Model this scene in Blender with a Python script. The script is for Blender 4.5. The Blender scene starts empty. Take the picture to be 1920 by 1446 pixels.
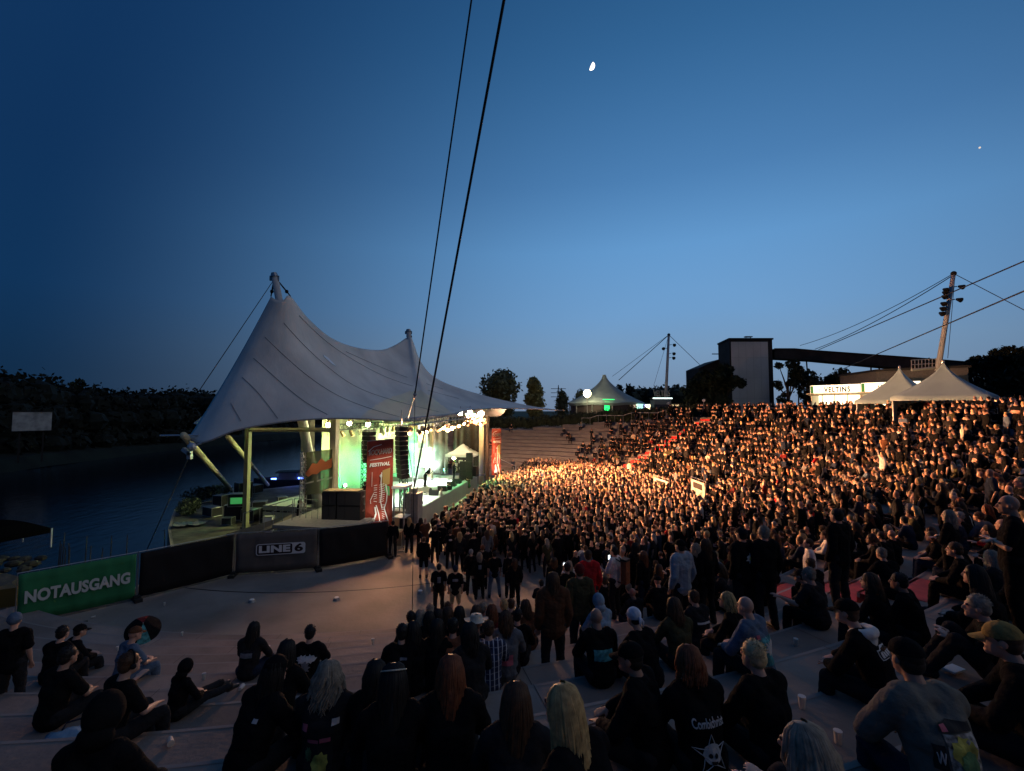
import bpy, bmesh, math, random
import numpy as np
from mathutils import Vector, Matrix, Euler
from mathutils.bvhtree import BVHTree

scene = bpy.context.scene
COL = scene.collection
R = math.radians
PI = math.pi
rng = random.Random(7)
nrg = np.random.default_rng(7)

# ------------------------------------------------------------------ camera
EYE = 7.3
F = 850.0                       # focal length in photo pixels (photo 1920 wide)
PITCH = math.atan(47.0 / F)
cam = bpy.data.cameras.new("camera")
cam.sensor_width = 36.0
cam.lens = 36.0 * F / 1920.0
cam.clip_start = 0.05
cam.clip_end = 6000
camo = bpy.data.objects.new("camera", cam)
camo.location = (0, 0, EYE)
camo.rotation_euler = (PI / 2 + PITCH, 0, 0)
COL.objects.link(camo)
scene.camera = camo

# ------------------------------------------------------------------ exposure
scene.view_settings.view_transform = 'Standard'
scene.view_settings.look = 'None'
scene.view_settings.exposure = 0
scene.view_settings.gamma = 1
scene.render.engine = 'CYCLES'
scene.cycles.use_denoising = True
scene.cycles.sample_clamp_indirect = 3.0
scene.cycles.max_bounces = 6
scene.cycles.volume_bounces = 1
scene.cycles.use_light_tree = True
scene.cycles.caustics_reflective = False
scene.cycles.caustics_refractive = False

# ------------------------------------------------------------------ dusk sky
world = bpy.data.worlds.new("World")
scene.world = world
world.use_nodes = True
wn = world.node_tree
wn.nodes.clear()
def wnode(t, **k):
    n = wn.nodes.new(t)
    for a, b in k.items(): setattr(n, a, b)
    return n
def wmath(op, a, b=None, clamp=False):
    n = wnode('ShaderNodeMath', operation=op); n.use_clamp = clamp
    for i, v in enumerate((a, b)):
        if v is None: continue
        if isinstance(v, (int, float)): n.inputs[i].default_value = v
        else: wn.links.new(v, n.inputs[i])
    return n.outputs[0]
tc = wnode('ShaderNodeTexCoord')
sep = wnode('ShaderNodeSeparateXYZ')
wn.links.new(tc.outputs['Generated'], sep.inputs[0])
GLOW_AZ = R(22)                 # the side of the horizon where the sun went down
hx = wmath('MULTIPLY', sep.outputs[0], math.sin(GLOW_AZ))
hy = wmath('MULTIPLY', sep.outputs[1], math.cos(GLOW_AZ))
az = wmath('ADD', hx, hy)
azf = wmath('MULTIPLY', wmath('ADD', az, -0.33), 1 / 0.64, True)
azf = wmath('POWER', azf, 1.7)
def ramp(stops, fac):
    r = wnode('ShaderNodeValToRGB')
    cr = r.color_ramp
    cr.interpolation = 'B_SPLINE' if False else 'LINEAR'
    while len(cr.elements) < len(stops): cr.elements.new(0.5)
    for e, (p, c) in zip(cr.elements, stops):
        e.position = p; e.color = tuple(((v / 255) / 12.92 if v / 255 <= 0.04045 else ((v / 255 + 0.055) / 1.055) ** 2.4) for v in c) + (1,)
    wn.links.new(fac, r.inputs[0])
    return r.outputs[0]
el = wmath('MAXIMUM', sep.outputs[2], 0.0)
bright = ramp([(0.0, (112, 132, 160)), (0.05, (116, 142, 172)), (0.12, (118, 152, 187)), (0.2, (110, 156, 202)), (0.33, (102, 157, 210)), (0.45, (84, 139, 194)), (0.63, (66, 125, 180)), (0.75, (57, 117, 171)), (1.0, (30, 76, 120))], el)
dark = ramp([(0.0, (16, 44, 70)), (0.07, (13, 44, 74)), (0.2, (13, 50, 88)), (0.4, (14, 49, 89)), (0.65, (16, 52, 94)), (1.0, (20, 58, 102))], el)
mix = wnode('ShaderNodeMix', data_type='RGBA')
wn.links.new(azf, mix.inputs[0]); wn.links.new(dark, mix.inputs[6]); wn.links.new(bright, mix.inputs[7])
sky = wnode('ShaderNodeTexSky', sky_type='NISHITA')
sky.sun_disc = False
sky.sun_elevation = R(-3.5)
sky.sun_rotation = GLOW_AZ
bg1 = wnode('ShaderNodeBackground'); bg1.inputs[1].default_value = 1.0
wn.links.new(mix.outputs[2], bg1.inputs[0])
bg2 = wnode('ShaderNodeBackground'); bg2.inputs[1].default_value = 0.02
wn.links.new(sky.outputs[0], bg2.inputs[0])
addsh = wnode('ShaderNodeAddShader')
wn.links.new(bg1.outputs[0], addsh.inputs[0]); wn.links.new(bg2.outputs[0], addsh.inputs[1])
wo = wnode('ShaderNodeOutputWorld')
wn.links.new(addsh.outputs[0], wo.inputs[0])

# weak, very soft sun lamp added from the right to lighten the roof
sl = bpy.data.lights.new("roof_fill_sun", 'SUN'); sl.energy = 0.29; sl.angle = R(70); sl.color = (1.0, 0.93, 0.86)
slo = bpy.data.objects.new("roof_fill_sun", sl); COL.objects.link(slo)
slo.rotation_euler = (R(58), 0, R(80))

# ------------------------------------------------------------------ helpers
def lin(c):
    return tuple((v / 255) / 12.92 if v / 255 <= 0.04045 else ((v / 255 + 0.055) / 1.055) ** 2.4 for v in c)

def ray(x, y):
    u = (x - 960) / F; v = (723 - y) / F
    cp, sp = math.cos(PITCH), math.sin(PITCH)
    return Vector((u, cp - v * sp, sp + v * cp))

def at(x, y, D):
    """world point seen at photo pixel x, y at ground distance D (world Y)"""
    d = ray(x, y); return Vector((0, 0, EYE)) + d * (D / d.y)

def atz(x, y, z):
    d = ray(x, y); return Vector((0, 0, EYE)) + d * ((z - EYE) / d.z)

def project(p):
    cp, sp = math.cos(PITCH), math.sin(PITCH)
    q = Vector(p) - Vector((0, 0, EYE))
    w = q.y * cp + q.z * sp
    if w <= 0.01: return None
    return 960 + F * q.x / w, 723 - F * (-q.y * sp + q.z * cp) / w, w

MATS = {}
def mat(name, col, rough=0.8, metal=0.0, noise=0.0, nscale=5.0, bump=0.0, emit=None, estr=0.0, spec=0.3, coord='Object', col2=None, trans=0.0, bscale=None):
    if name in MATS: return MATS[name]
    m = bpy.data.materials.new(name); m.use_nodes = True
    nt = m.node_tree; b = nt.nodes['Principled BSDF']
    b.inputs['Base Color'].default_value = (*col[:3], 1)
    b.inputs['Roughness'].default_value = rough
    b.inputs['Metallic'].default_value = metal
    b.inputs['Specular IOR Level'].default_value = spec
    t = nt.nodes.new('ShaderNodeTexCoord')
    if noise > 0 or col2:
        n = nt.nodes.new('ShaderNodeTexNoise'); n.inputs['Scale'].default_value = nscale; n.inputs['Detail'].default_value = 5
        nt.links.new(t.outputs[coord], n.inputs['Vector'])
        cr = nt.nodes.new('ShaderNodeValToRGB')
        c2 = col2 or tuple(max(0, v * (1 + noise)) for v in col[:3])
        c1 = col if col2 else tuple(v * (1 - noise) for v in col[:3])
        cr.color_ramp.elements[0].color = (*c1[:3], 1); cr.color_ramp.elements[0].position = 0.35
        cr.color_ramp.elements[1].color = (*c2[:3], 1); cr.color_ramp.elements[1].position = 0.65
        nt.links.new(n.outputs[0], cr.inputs[0]); nt.links.new(cr.outputs[0], b.inputs['Base Color'])
    if bump > 0:
        n2 = nt.nodes.new('ShaderNodeTexNoise'); n2.inputs['Scale'].default_value = bscale or nscale * 3; n2.inputs['Detail'].default_value = 6
        nt.links.new(t.outputs[coord], n2.inputs['Vector'])
        bp = nt.nodes.new('ShaderNodeBump'); bp.inputs['Strength'].default_value = bump; bp.inputs['Distance'].default_value = 0.05
        nt.links.new(n2.outputs[0], bp.inputs['Height']); nt.links.new(bp.outputs[0], b.inputs['Normal'])
    if emit:
        b.inputs['Emission Color'].default_value = (*emit, 1); b.inputs['Emission Strength'].default_value = estr
    if trans > 0:
        tr = nt.nodes.new('ShaderNodeBsdfTranslucent'); tr.inputs[0].default_value = (*col[:3], 1)
        mx = nt.nodes.new('ShaderNodeMixShader'); mx.inputs[0].default_value = trans
        nt.links.new(b.outputs[0], mx.inputs[1]); nt.links.new(tr.outputs[0], mx.inputs[2])
        nt.links.new(mx.outputs[0], nt.nodes['Material Output'].inputs[0])
    MATS[name] = m
    return m

def tag(o, label=None, cat=None, group=None, kind=None):
    if label: o["label"] = label
    if cat: o["category"] = cat
    if group: o["group"] = group
    if kind: o["kind"] = kind
    return o

def empty(name, loc=(0, 0, 0), rz=0.0, label=None, cat=None, group=None):
    o = bpy.data.objects.new(name, None); o.location = loc; o.rotation_euler = (0, 0, rz)
    o.empty_display_size = 0.2
    COL.objects.link(o)
    return tag(o, label, cat, group)

class MB:
    """collects polygons, then links them as ONE mesh object"""
    def __init__(s): s.v = []; s.f = []; s.mi = []
    def add(s, vs, fs, mi=0):
        k = len(s.v); s.v += [tuple(p) for p in vs]; s.f += [tuple(i + k for i in f) for f in fs]; s.mi += [mi] * len(fs)
        return s
    def box(s, c, d, rz=0.0, mi=0, M=None, taper=1.0):
        x, y, z = d[0] / 2, d[1] / 2, d[2] / 2
        vs = [Vector((sx * x * (taper if sz > 0 else 1), sy * y * (taper if sz > 0 else 1), sz * z)) for sz in (-1, 1) for sx, sy in ((-1, -1), (1, -1), (1, 1), (-1, 1))]
        rot = M or Matrix.Rotation(rz, 3, 'Z')
        vs = [rot @ p + Vector(c) for p in vs]
        return s.add(vs, [(3, 2, 1, 0), (4, 5, 6, 7), (0, 1, 5, 4), (1, 2, 6, 5), (2, 3, 7, 6), (3, 0, 4, 7)], mi)
    def tube(s, p0, p1, r0, r1=None, n=8, mi=0, caps=True):
        r1 = r0 if r1 is None else r1
        return s.path([p0, p1], [r0, r1], n, mi, caps)
    def path(s, pts, rad, n=8, mi=0, caps=True):
        pts = [Vector(p) for p in pts]
        if isinstance(rad, (int, float)): rad = [rad] * len(pts)
        k = len(s.v); up = None
        for i, p in enumerate(pts):
            d = (pts[min(i + 1, len(pts) - 1)] - pts[max(i - 1, 0)])
            if d.length < 1e-9: d = Vector((0, 0, 1))
            d.normalize()
            if up is None:
                up = Vector((0, 0, 1)) if abs(d.z) < 0.9 else Vector((1, 0, 0))
            a = d.cross(up)
            if a.length < 1e-4: a = d.orthogonal()
            a.normalize(); b = a.cross(d).normalized(); up = b
            for j in range(n):
                t = 2 * PI * j / n
                s.v.append(tuple(p + (a * math.cos(t) + b * math.sin(t)) * rad[i]))
        for i in range(len(pts) - 1):
            for j in range(n):
                s.f.append((k + i * n + j, k + i * n + (j + 1) % n, k + (i + 1) * n + (j + 1) % n, k + (i + 1) * n + j)); s.mi.append(mi)
        if caps:
            s.f.append(tuple(k + j for j in reversed(range(n)))); s.mi.append(mi)
            s.f.append(tuple(k + (len(pts) - 1) * n + j for j in range(n))); s.mi.append(mi)
        return s
    def ball(s, c, r, n=10, m=6, mi=0, sc=(1, 1, 1), M=None):
        k = len(s.v); c = Vector(c)
        def pt(x, y, z):
            q = Vector((x * sc[0] * r, y * sc[1] * r, z * sc[2] * r))
            return tuple(c + (M @ q if M else q))
        s.v.append(pt(0, 0, 1))
        for i in range(1, m):
            ph = PI * i / m
            for j in range(n):
                t = 2 * PI * j / n
                s.v.append(pt(math.sin(ph) * math.cos(t), math.sin(ph) * math.sin(t), math.cos(ph)))
        s.v.append(pt(0, 0, -1)); e = len(s.v) - 1
        for j in range(n):
            s.f.append((k, k + 1 + j, k + 1 + (j + 1) % n)); s.mi.append(mi)
            s.f.append((e, e - n + (j + 1) % n, e - n + j)); s.mi.append(mi)
        for i in range(m - 2):
            for j in range(n):
                a = k + 1 + i * n
                s.f.append((a + j, a + n + j, a + n + (j + 1) % n, a + (j + 1) % n)); s.mi.append(mi)
        return s
    def grid(s, P, mi=0, closed=False):
        """P: rows of points"""
        k = len(s.v); h = len(P); w = len(P[0])
        for row in P: s.v += [tuple(p) for p in row]
        for i in range(h - 1):
            for j in range(w if closed else w - 1):
                j2 = (j + 1) % w
                s.f.append((k + i * w + j, k + i * w + j2, k + (i + 1) * w + j2, k + (i + 1) * w + j)); s.mi.append(mi)
        return s
    def prism(s, poly, z0, z1, mi=0):
        n = len(poly)
        vs = [(p[0], p[1], z0) for p in poly] + [(p[0], p[1], z1) for p in poly]
        fs = [tuple(reversed(range(n))), tuple(range(n, 2 * n))] + [(i, (i + 1) % n, n + (i + 1) % n, n + i) for i in range(n)]
        return s.add(vs, fs, mi)
    def mesh(s, name, mats):
        me = bpy.data.meshes.new(name)
        me.from_pydata(s.v, [], s.f)
        for m in (mats if isinstance(mats, (list, tuple)) else [mats]): me.materials.append(m)
        if any(s.mi): me.polygons.foreach_set('material_index', s.mi)
        me.update()
        return me
    def build(s, name, mats, parent=None, smooth=False, fixn=False):
        me = s.mesh(name, mats)
        if fixn:
            bm = bmesh.new(); bm.from_mesh(me); bmesh.ops.recalc_face_normals(bm, faces=bm.faces); bm.to_mesh(me); bm.free()
        if smooth: me.polygons.foreach_set('use_smooth', [True] * len(me.polygons)); me.update()
        o = bpy.data.objects.new(name, me); COL.objects.link(o)
        if parent is not None: o.parent = parent
        return o

def link(name, me, parent=None, loc=None, rz=None):
    o = bpy.data.objects.new(name, me); COL.objects.link(o)
    if parent is not None: o.parent = parent
    if loc is not None: o.location = loc
    if rz is not None: o.rotation_euler = (0, 0, rz)
    return o

def copy_tree(o, parent=None):
    c = o.copy(); COL.objects.link(c)
    if parent is not None: c.parent = parent
    for ch in list(o.children): copy_tree(ch, c)
    return c

def text_mesh(txt, size=1.0, bold=0.0, extrude=0.01, shear=0.0, spacing=1.0, width=None, align='CENTER'):
    cu = bpy.data.curves.new("lettering", 'FONT'); cu.body = txt; cu.size = size; cu.extrude = extrude
    cu.offset = bold; cu.shear = shear; cu.space_character = spacing; cu.align_x = align; cu.align_y = 'CENTER'; cu.resolution_u = 3
    ob = bpy.data.objects.new("lettering", cu); COL.objects.link(ob)
    bpy.context.view_layer.update()
    dg = bpy.context.evaluated_depsgraph_get()
    me = bpy.data.meshes.new_from_object(ob.evaluated_get(dg))
    bpy.data.objects.remove(ob); bpy.data.curves.remove(cu)
    if width:
        xs = [v.co.x for v in me.vertices]; k = width / (max(xs) - min(xs)); mid = (max(xs) + min(xs)) / 2
        for v in me.vertices: v.co.x = (v.co.x - mid) * k
    return me

def place_text(me, name, m, origin, xdir, ydir, parent=None):
    """text plane: x along xdir, y along ydir"""
    X = Vector(xdir).normalized(); Y = Vector(ydir).normalized(); Z = X.cross(Y)
    Mx = Matrix((X, Y, Z)).transposed().to_4x4(); Mx.translation = Vector(origin)
    me.transform(Mx)
    me.materials.clear(); me.materials.append(m)
    return link(name, me, parent)

# stage frame: s runs along the stage front away from the camera, t out to the audience
AX = Vector((0.18, 0.984, 0)).normalized(); NX = Vector((AX.y, -AX.x, 0))
S0 = Vector((-5.0, 34.5, 0))
def S(s, t, z=0.0): return S0 + AX * s + NX * t + Vector((0, 0, z))
SRZ = math.atan2(AX.y, AX.x)

# bowl
BC = Vector((-8.0, 36.0, 0)); R0 = 21.6; TREAD = 1.15; RISE = 0.40
def nmax(th):
    """number of tiers at polar angle th (degrees) around the bowl centre"""
    if th > 75: return 11
    if th > 38: return int(round(11 + (75 - th) / 37 * 5))
    return 16
def tiers(x, y):
    dx, dy = x - BC.x, y - BC.y
    r = math.hypot(dx, dy); th = math.degrees(math.atan2(dy, dx))
    if th < -116 or th > 100: return 0, r, th
    if r < R0: return 0, r, th
    return min(nmax(th), int((r - R0) / TREAD) + 1), r, th
def gz(x, y):
    n, r, th = tiers(x, y); return n * RISE
def hit(x, y, h=0.0, dmax=90):
    """where the photo ray through x, y meets the surface h above the bowl; seats counted as the tread itself"""
    d = ray(x, y); d = d / d.y
    D = 1.0
    while D < dmax:
        p = Vector((0, 0, EYE)) + d * D
        if p.z <= gz(p.x, p.y) + h: return p
        D += 0.04
    return Vector((0, 0, EYE)) + d * dmax
# ================================================================== SETTING
m_conc = mat('concrete_floor', (0.24, 0.205, 0.17), 0.85, noise=0.28, nscale=0.35, bump=0.25, bscale=6)
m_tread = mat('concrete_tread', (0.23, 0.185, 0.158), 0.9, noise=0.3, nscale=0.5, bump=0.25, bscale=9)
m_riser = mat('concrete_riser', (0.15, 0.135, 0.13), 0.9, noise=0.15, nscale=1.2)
m_grass = mat('grass_dark', (0.03, 0.045, 0.02), 0.95, noise=0.4, nscale=0.5)
m_dark = mat('soft_black', (0.012, 0.012, 0.013), 0.7)
m_steel = mat('galvanised_steel', (0.35, 0.35, 0.36), 0.4, metal=0.8)
m_cream = mat('cream_steel', (0.62, 0.56, 0.36), 0.5, noise=0.08, nscale=3)
m_rope = mat('black_cable', (0.01, 0.01, 0.012), 0.6)
m_white = mat('white_paint', (0.75, 0.75, 0.74), 0.5)
m_red = mat('red_step_paint', (0.42, 0.05, 0.045), 0.7, noise=0.2, nscale=3)

# land: arena floor and the land around it as one sheet, lake cut out
def ring(name, r0, r1, a0, a1, z, m, n=96, z1=None):
    z1 = z if z1 is None else z1
    P = []
    for r, zz in ((r0, z), (r1, z1)):
        P.append([(BC.x + r * math.cos(R(a0 + (a1 - a0) * i / n)), BC.y + r * math.sin(R(a0 + (a1 - a0) * i / n)), zz) for i in range(n + 1)])
    return MB().grid(P).build(name, m)

quay = [(-19.5, 14.0), (-21.5, 20), (-23.0, 27.5), (-22.5, 33), (-18.5, 40), (-17.5, 60), (-16, 90)]
fl = MB()
pts = [(BC.x + 23.0 * math.cos(R(a)), BC.y + 23.0 * math.sin(R(a))) for a in range(-114, 106, 3)]
pts += [(-10, 60), (-16, 90)][:0]
pts += list(reversed([(-17.6, 15.2), (-15.4, 18.4), (-16.5, 22.5), (-21.3, 28.5), (-25, 34), (-24, 42), (-18.5, 47), (-17.0, 57)]))
fl.prism(pts, -1.6, 0.0)
o = fl.build('arena_floor', m_conc); tag(o, kind='structure')

# circular drain groove in the floor
g = MB(); gr = []
for rr in (17.35, 17.42):
    gr.append([(BC.x - 1.3 + rr * math.cos(R(a)), BC.y + rr * math.sin(R(a)), 0.004) for a in range(-122, -30, 2)])
g.grid(gr); o = g.build('drain_groove', m_dark); tag(o, kind='structure')

# seating tiers: concentric steps, one mesh
st = MB()
edges = list(range(-116, 101, 1))
for a0, a1 in zip(edges[:-1], edges[1:]):
    nm = nmax((a0 + a1) / 2)
    c0, s0, c1, s1 = math.cos(R(a0)), math.sin(R(a0)), math.cos(R(a1)), math.sin(R(a1))
    for k in range(1, nm + 1):
        ra = R0 + (k - 1) * TREAD; rb = ra + TREAD
        if k == nm: rb = 43.5
        z0, z1 = (k - 1) * RISE, k * RISE
        A0 = (BC.x + ra * c0, BC.y + ra * s0); A1 = (BC.x + ra * c1, BC.y + ra * s1)
        B0 = (BC.x + rb * c0, BC.y + rb * s0); B1 = (BC.x + rb * c1, BC.y + rb * s1)
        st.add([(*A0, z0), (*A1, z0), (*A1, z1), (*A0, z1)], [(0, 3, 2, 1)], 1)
        st.add([(*A0, z1), (*A1, z1), (*B1, z1), (*B0, z1)], [(0, 3, 2, 1)], 0)
        # narrow paler strip painting the shade change along each tread edge
        e0 = (BC.x + (ra + .05) * c0, BC.y + (ra + .05) * s0); e1 = (BC.x + (ra + .05) * c1, BC.y + (ra + .05) * s1)
        st.add([(*A0, z1 + .004), (*A1, z1 + .004), (*e1, z1 + .004), (*e0, z1 + .004)], [(0, 3, 2, 1)], 2)
# end walls
for a in (-116, 100):
    nm = nmax(a)
    for k in range(1, nm + 1):
        ra = R0 + (k - 1) * TREAD; rb = ra + TREAD if k < nm else 43.5
        c, s_ = math.cos(R(a)), math.sin(R(a))
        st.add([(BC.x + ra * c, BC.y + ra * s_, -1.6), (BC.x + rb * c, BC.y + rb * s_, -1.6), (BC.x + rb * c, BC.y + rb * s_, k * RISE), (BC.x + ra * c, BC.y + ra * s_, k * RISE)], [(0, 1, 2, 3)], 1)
m_edge_shade = mat('tread_edge_shade', (0.25, 0.22, 0.2), 0.9)
o = st.build('terraces', [m_tread, m_riser, m_edge_shade]); tag(o, kind='structure')

# radial joints across treads
jb = MB(); rj = random.Random(2)
for k in range(1, 17):
    ra = R0 + (k - 1) * TREAD; a = -117 + rj.uniform(0, 4)
    while a < 99:
        if k <= nmax(a):
            w_ = math.degrees(.008 / ra); c0, s0, c1, s1 = math.cos(R(a)), math.sin(R(a)), math.cos(R(a + w_)), math.sin(R(a + w_)); rb = ra + TREAD
            jb.add([(BC.x + ra * c0, BC.y + ra * s0, k * RISE + .006), (BC.x + ra * c1, BC.y + ra * s1, k * RISE + .006), (BC.x + rb * c1, BC.y + rb * s1, k * RISE + .006), (BC.x + rb * c0, BC.y + rb * s0, k * RISE + .006)], [(0, 3, 2, 1)])
        a += math.degrees(2.4 / ra)
o = jb.build('slab_joints', m_dark); tag(o, kind='structure')
# dark quay paving behind the fence
qs = [(-17.4, 15.4), (-15.3, 18.5), (-16.4, 22.6), (-21.2, 28.6), (-24.8, 34), (-23.8, 41.8), (-18.5, 46.6), (-13.5, 44), (-13.5, 30), (-9.2, 26.5), (-6.4, 24.0), (-9.0, 21.2), (-12.3, 20.5), (-14.6, 17.8), (-16.9, 15.5)]
o = MB().add([(x, y, .006) for x, y in qs], [tuple(range(len(qs)))]).build('quay_paving', mat('quay_planks', (.1, .09, .07), .85, noise=.4, nscale=1.2, bump=.4, bscale=5), fixn=True); tag(o, kind='structure')

# plateau behind the bowl, out to the horizon
pl = MB()
for a0 in range(-118, 100, 2):
    a1 = a0 + 2
    z = nmax(a0 + 1) * RISE - 0.01
    P = []
    for r, zz in ((43.5, z), (60, 6.0), (140, 5.0), (3000, 3.0)):
        P.append([(BC.x + r * math.cos(R(t)), BC.y + r * math.sin(R(t)), zz) for t in (a0, a1)])
    pl.grid(P)
o = pl.build('plateau', m_grass, fixn=True); tag(o, kind='structure')

# lake
wm = bpy.data.materials.new('lake_water'); wm.use_nodes = True
nt = wm.node_tree; b = nt.nodes['Principled BSDF']
b.inputs['Base Color'].default_value = (0.004, 0.009, 0.016, 1); b.inputs['Roughness'].default_value = 0.09; b.inputs['IOR'].default_value = 1.33
t = nt.nodes.new('ShaderNodeTexCoord'); mp = nt.nodes.new('ShaderNodeMapping'); mp.inputs['Scale'].default_value = (1.2, 0.5, 1)
n = nt.nodes.new('ShaderNodeTexNoise'); n.inputs['Scale'].default_value = 1.3; n.inputs['Detail'].default_value = 6; n.inputs['Roughness'].default_value = .6
bp = nt.nodes.new('ShaderNodeBump'); bp.inputs['Strength'].default_value = 0.35; bp.inputs['Distance'].default_value = 0.12
nt.links.new(t.outputs['Object'], mp.inputs[0]); nt.links.new(mp.outputs[0], n.inputs['Vector']); nt.links.new(n.outputs[0], bp.inputs['Height']); nt.links.new(bp.outputs[0], b.inputs['Normal'])
w = MB().add([(-400, -200, -1.3), (-2, -200, -1.3), (-2, 1200, -1.3), (-400, 1200, -1.3)], [(0, 1, 2, 3)])
o = w.build('lake_water', wm); tag(o, kind='structure')

# far bank
m_bank = mat('far_bank', (0.008, 0.012, 0.008), 0.95, noise=0.4, nscale=0.3)
bk = MB(); P = []
for off, z in ((0, -1.5), (1.5, 0.2), (14, 2.2), (300, 4.0)):
    P.append([(-70 - off + 3 * math.sin(y * .05) + (0 if y < 60 else 0), y, z + .3 * math.sin(y * .11)) for y in range(-100, 1000, 10)])
o = bk.grid(P).build('far_bank_land', m_bank, fixn=True); tag(o, kind='structure')

# ------------------------------------------------------------------ trees
leafmats = {
 'black': mat('leaves_black', (0.006, 0.009, 0.006), 0.9, noise=0.4, nscale=1.0),
 'dark': mat('leaves_dark', (0.015, 0.025, 0.013), 0.8, noise=0.4, nscale=1.0),
 'mid': mat('leaves_mid', (0.10, 0.125, 0.07), 0.8, noise=0.35, nscale=0.8),  # lightened to stand in for haze over the broadleaf tree
 'pale': mat('leaves_pale', (0.24, 0.26, 0.11), 0.8, noise=0.35, nscale=0.8)}
m_bark = mat('bark', (0.05, 0.04, 0.03), 0.9, noise=0.3, nscale=4)

def leaf_cloud(mb, blobs, n, size, seed=0):
    g = np.random.default_rng(seed)
    vol = np.array([b[3] * b[4] * b[5] for b in blobs]) ** (2 / 3); vol /= vol.sum()
    idx = g.choice(len(blobs), n, p=vol)
    B = np.array([b[:6] for b in blobs])[idx]
    d = g.normal(size=(n, 3)); d /= np.linalg.norm(d, axis=1)[:, None]
    rad = 0.62 + 0.42 * g.random(n) ** 0.7 + 0.12 * np.sin(d[:, 0] * 9 + idx) * np.sin(d[:, 2] * 8 + idx * 2)
    rad = np.where(g.random(n) < .13, rad * (1.1 + .22 * g.random(n)), rad)
    c = B[:, :3] + d * B[:, 3:6] * rad[:, None]
    a = g.normal(size=(n, 3)); a /= np.linalg.norm(a, axis=1)[:, None]
    b2 = np.cross(a, g.normal(size=(n, 3))); b2 /= np.linalg.norm(b2, axis=1)[:, None]
    sz = size * (0.5 + g.random(n))[:, None]
    for q in range(n):
        k = len(mb.v); A = a[q] * sz[q]; Bv = b2[q] * sz[q] * 0.6; cc = c[q]
        mb.v += [tuple(cc - A), tuple(cc + Bv), tuple(cc + A), tuple(cc - Bv)]
        mb.f.append((k, k + 1, k + 2, k + 3)); mb.mi.append(0)

def tree(name, base, h, w, style='round', leaf='dark', n=2500, size=0.35, label='', group=None, seed=0, inner=True):
    r = random.Random(seed); x, y, z = base
    root = empty(name, base, 0, label, 'tree', group)
    blobs = []
    if style == 'round':
        for i in range(13):
            a = r.uniform(0, 2 * PI); q = r.uniform(0, 0.62) * w / 2; hh = r.uniform(0.22, 0.86) * h
            s_ = r.uniform(0.16, 0.3) * w * (1.1 - 0.5 * abs(hh / h - .55))
            blobs.append((q * math.cos(a), q * math.sin(a), hh, s_, s_, s_ * 0.8))
    elif style == 'poplar':
        for i in range(10):
            f = i / 9; s_ = w / 2 * (0.55 + 0.6 * math.sin(PI * (0.12 + 0.8 * f))) * r.uniform(.85, 1.1)
            blobs.append((r.uniform(-.1, .1) * w, r.uniform(-.1, .1) * w, h * (0.12 + 0.8 * f), s_, s_, h * 0.11))
    else:  # bushy, loose
        for i in range(18):
            a = r.uniform(0, 2 * PI); q = r.uniform(0, 1) ** .6 * w / 2 * .85; hh = r.uniform(0.15, 0.9) * h
            s_ = r.uniform(0.1, 0.2) * w
            blobs.append((q * math.cos(a), q * math.sin(a), hh, s_, s_, s_ * 0.9))
    tr = MB(); tr.path([(0, 0, -.3), (.05 * w * r.uniform(-1, 1), 0, h * .35), (.03 * w, .02 * w, h * .75)], [h * .03, h * .022, h * .008], 8)
    for b in blobs[:9]:
        tr.path([(0, 0, h * r.uniform(.2, .45)), (b[0] * .5, b[1] * .5, b[2] * .75), (b[0], b[1], b[2])], [h * .014, h * .01, h * .004], 6)
    tr.build('trunk', m_bark, root)
    cr = MB(); leaf_cloud(cr, blobs, n, size, seed)
    if inner:
        for b in blobs: cr.ball(b[:3], 0.5 if style != 'bushy' else .3, 8, 5, 0, (b[3], b[4], b[5]))
    cr.build('crown', leafmats[leaf], root)
    return root

def tree_px(name, x0, x1, ytop, ybase_z, D, **k):
    """tree whose crown spans photo columns x0..x1 with its top at row ytop, standing at distance D on height ybase_z"""
    c = at((x0 + x1) / 2, ytop, D); w = (x1 - x0) / F * D
    return tree(name, (c.x, c.y, ybase_z), c.z - ybase_z, w, **k)

tree_px('broadleaf_tree', 903, 988, 690, 4.5, 120, style='round', leaf='mid', n=4200, size=.42, label='broad grey-green tree behind the right slope of the stage roof', seed=3)
tree_px('poplar_tree', 988, 1016, 710, 4.5, 125, style='poplar', leaf='pale', n=5200, size=.36, label='slim pale green poplar beside the broad tree behind the roof', seed=5)
tree_px('poplar_tree', 1044, 1064, 732, 4.5, 135, style='poplar', leaf='mid', n=1500, size=.33, label='short dark poplar between the pale poplar and the big pavilion', seed=6)
tree_px('poplar_tree', 1078, 1096, 731, 4.5, 140, style='poplar', leaf='pale', n=1200, size=.33, label='poplar lit by the floodlight left of the pavilion', seed=61)
tree_px('poplar_tree', 1155, 1169, 722, 4.5, 150, style='poplar', leaf='dark', n=1000, size=.4, label='left one of two dark poplars behind the pavilion slope', seed=7)
tree_px('poplar_tree', 1171, 1187, 721, 4.5, 150, style='poplar', leaf='dark', n=1000, size=.4, label='right one of two dark poplars behind the pavilion slope', seed=8)
tree_px('dark_tree', 1278, 1345, 684, 6.0, 88, style='round', leaf='dark', n=5000, size=.4, label='dark leafy tree at the left foot of the mine tower', seed=9)
tree_px('dark_tree', 1312, 1392, 678, 6.0, 84, style='bushy', leaf='dark', n=9000, size=.36, label='dark tree overlapping the left edge of the pale tower facade', seed=10)
tree_px('slender_tree', 1452, 1500, 668, 6.0, 92, style='bushy', leaf='dark', n=4200, size=.2, inner=False, label='loose tree showing sky through its twigs right of the tower', seed=11)
tree_px('dark_tree', 1478, 1560, 676, 6.0, 96, style='bushy', leaf='dark', n=6000, size=.28, label='dark bushy tree under the conveyor bridge', seed=12)
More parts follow.
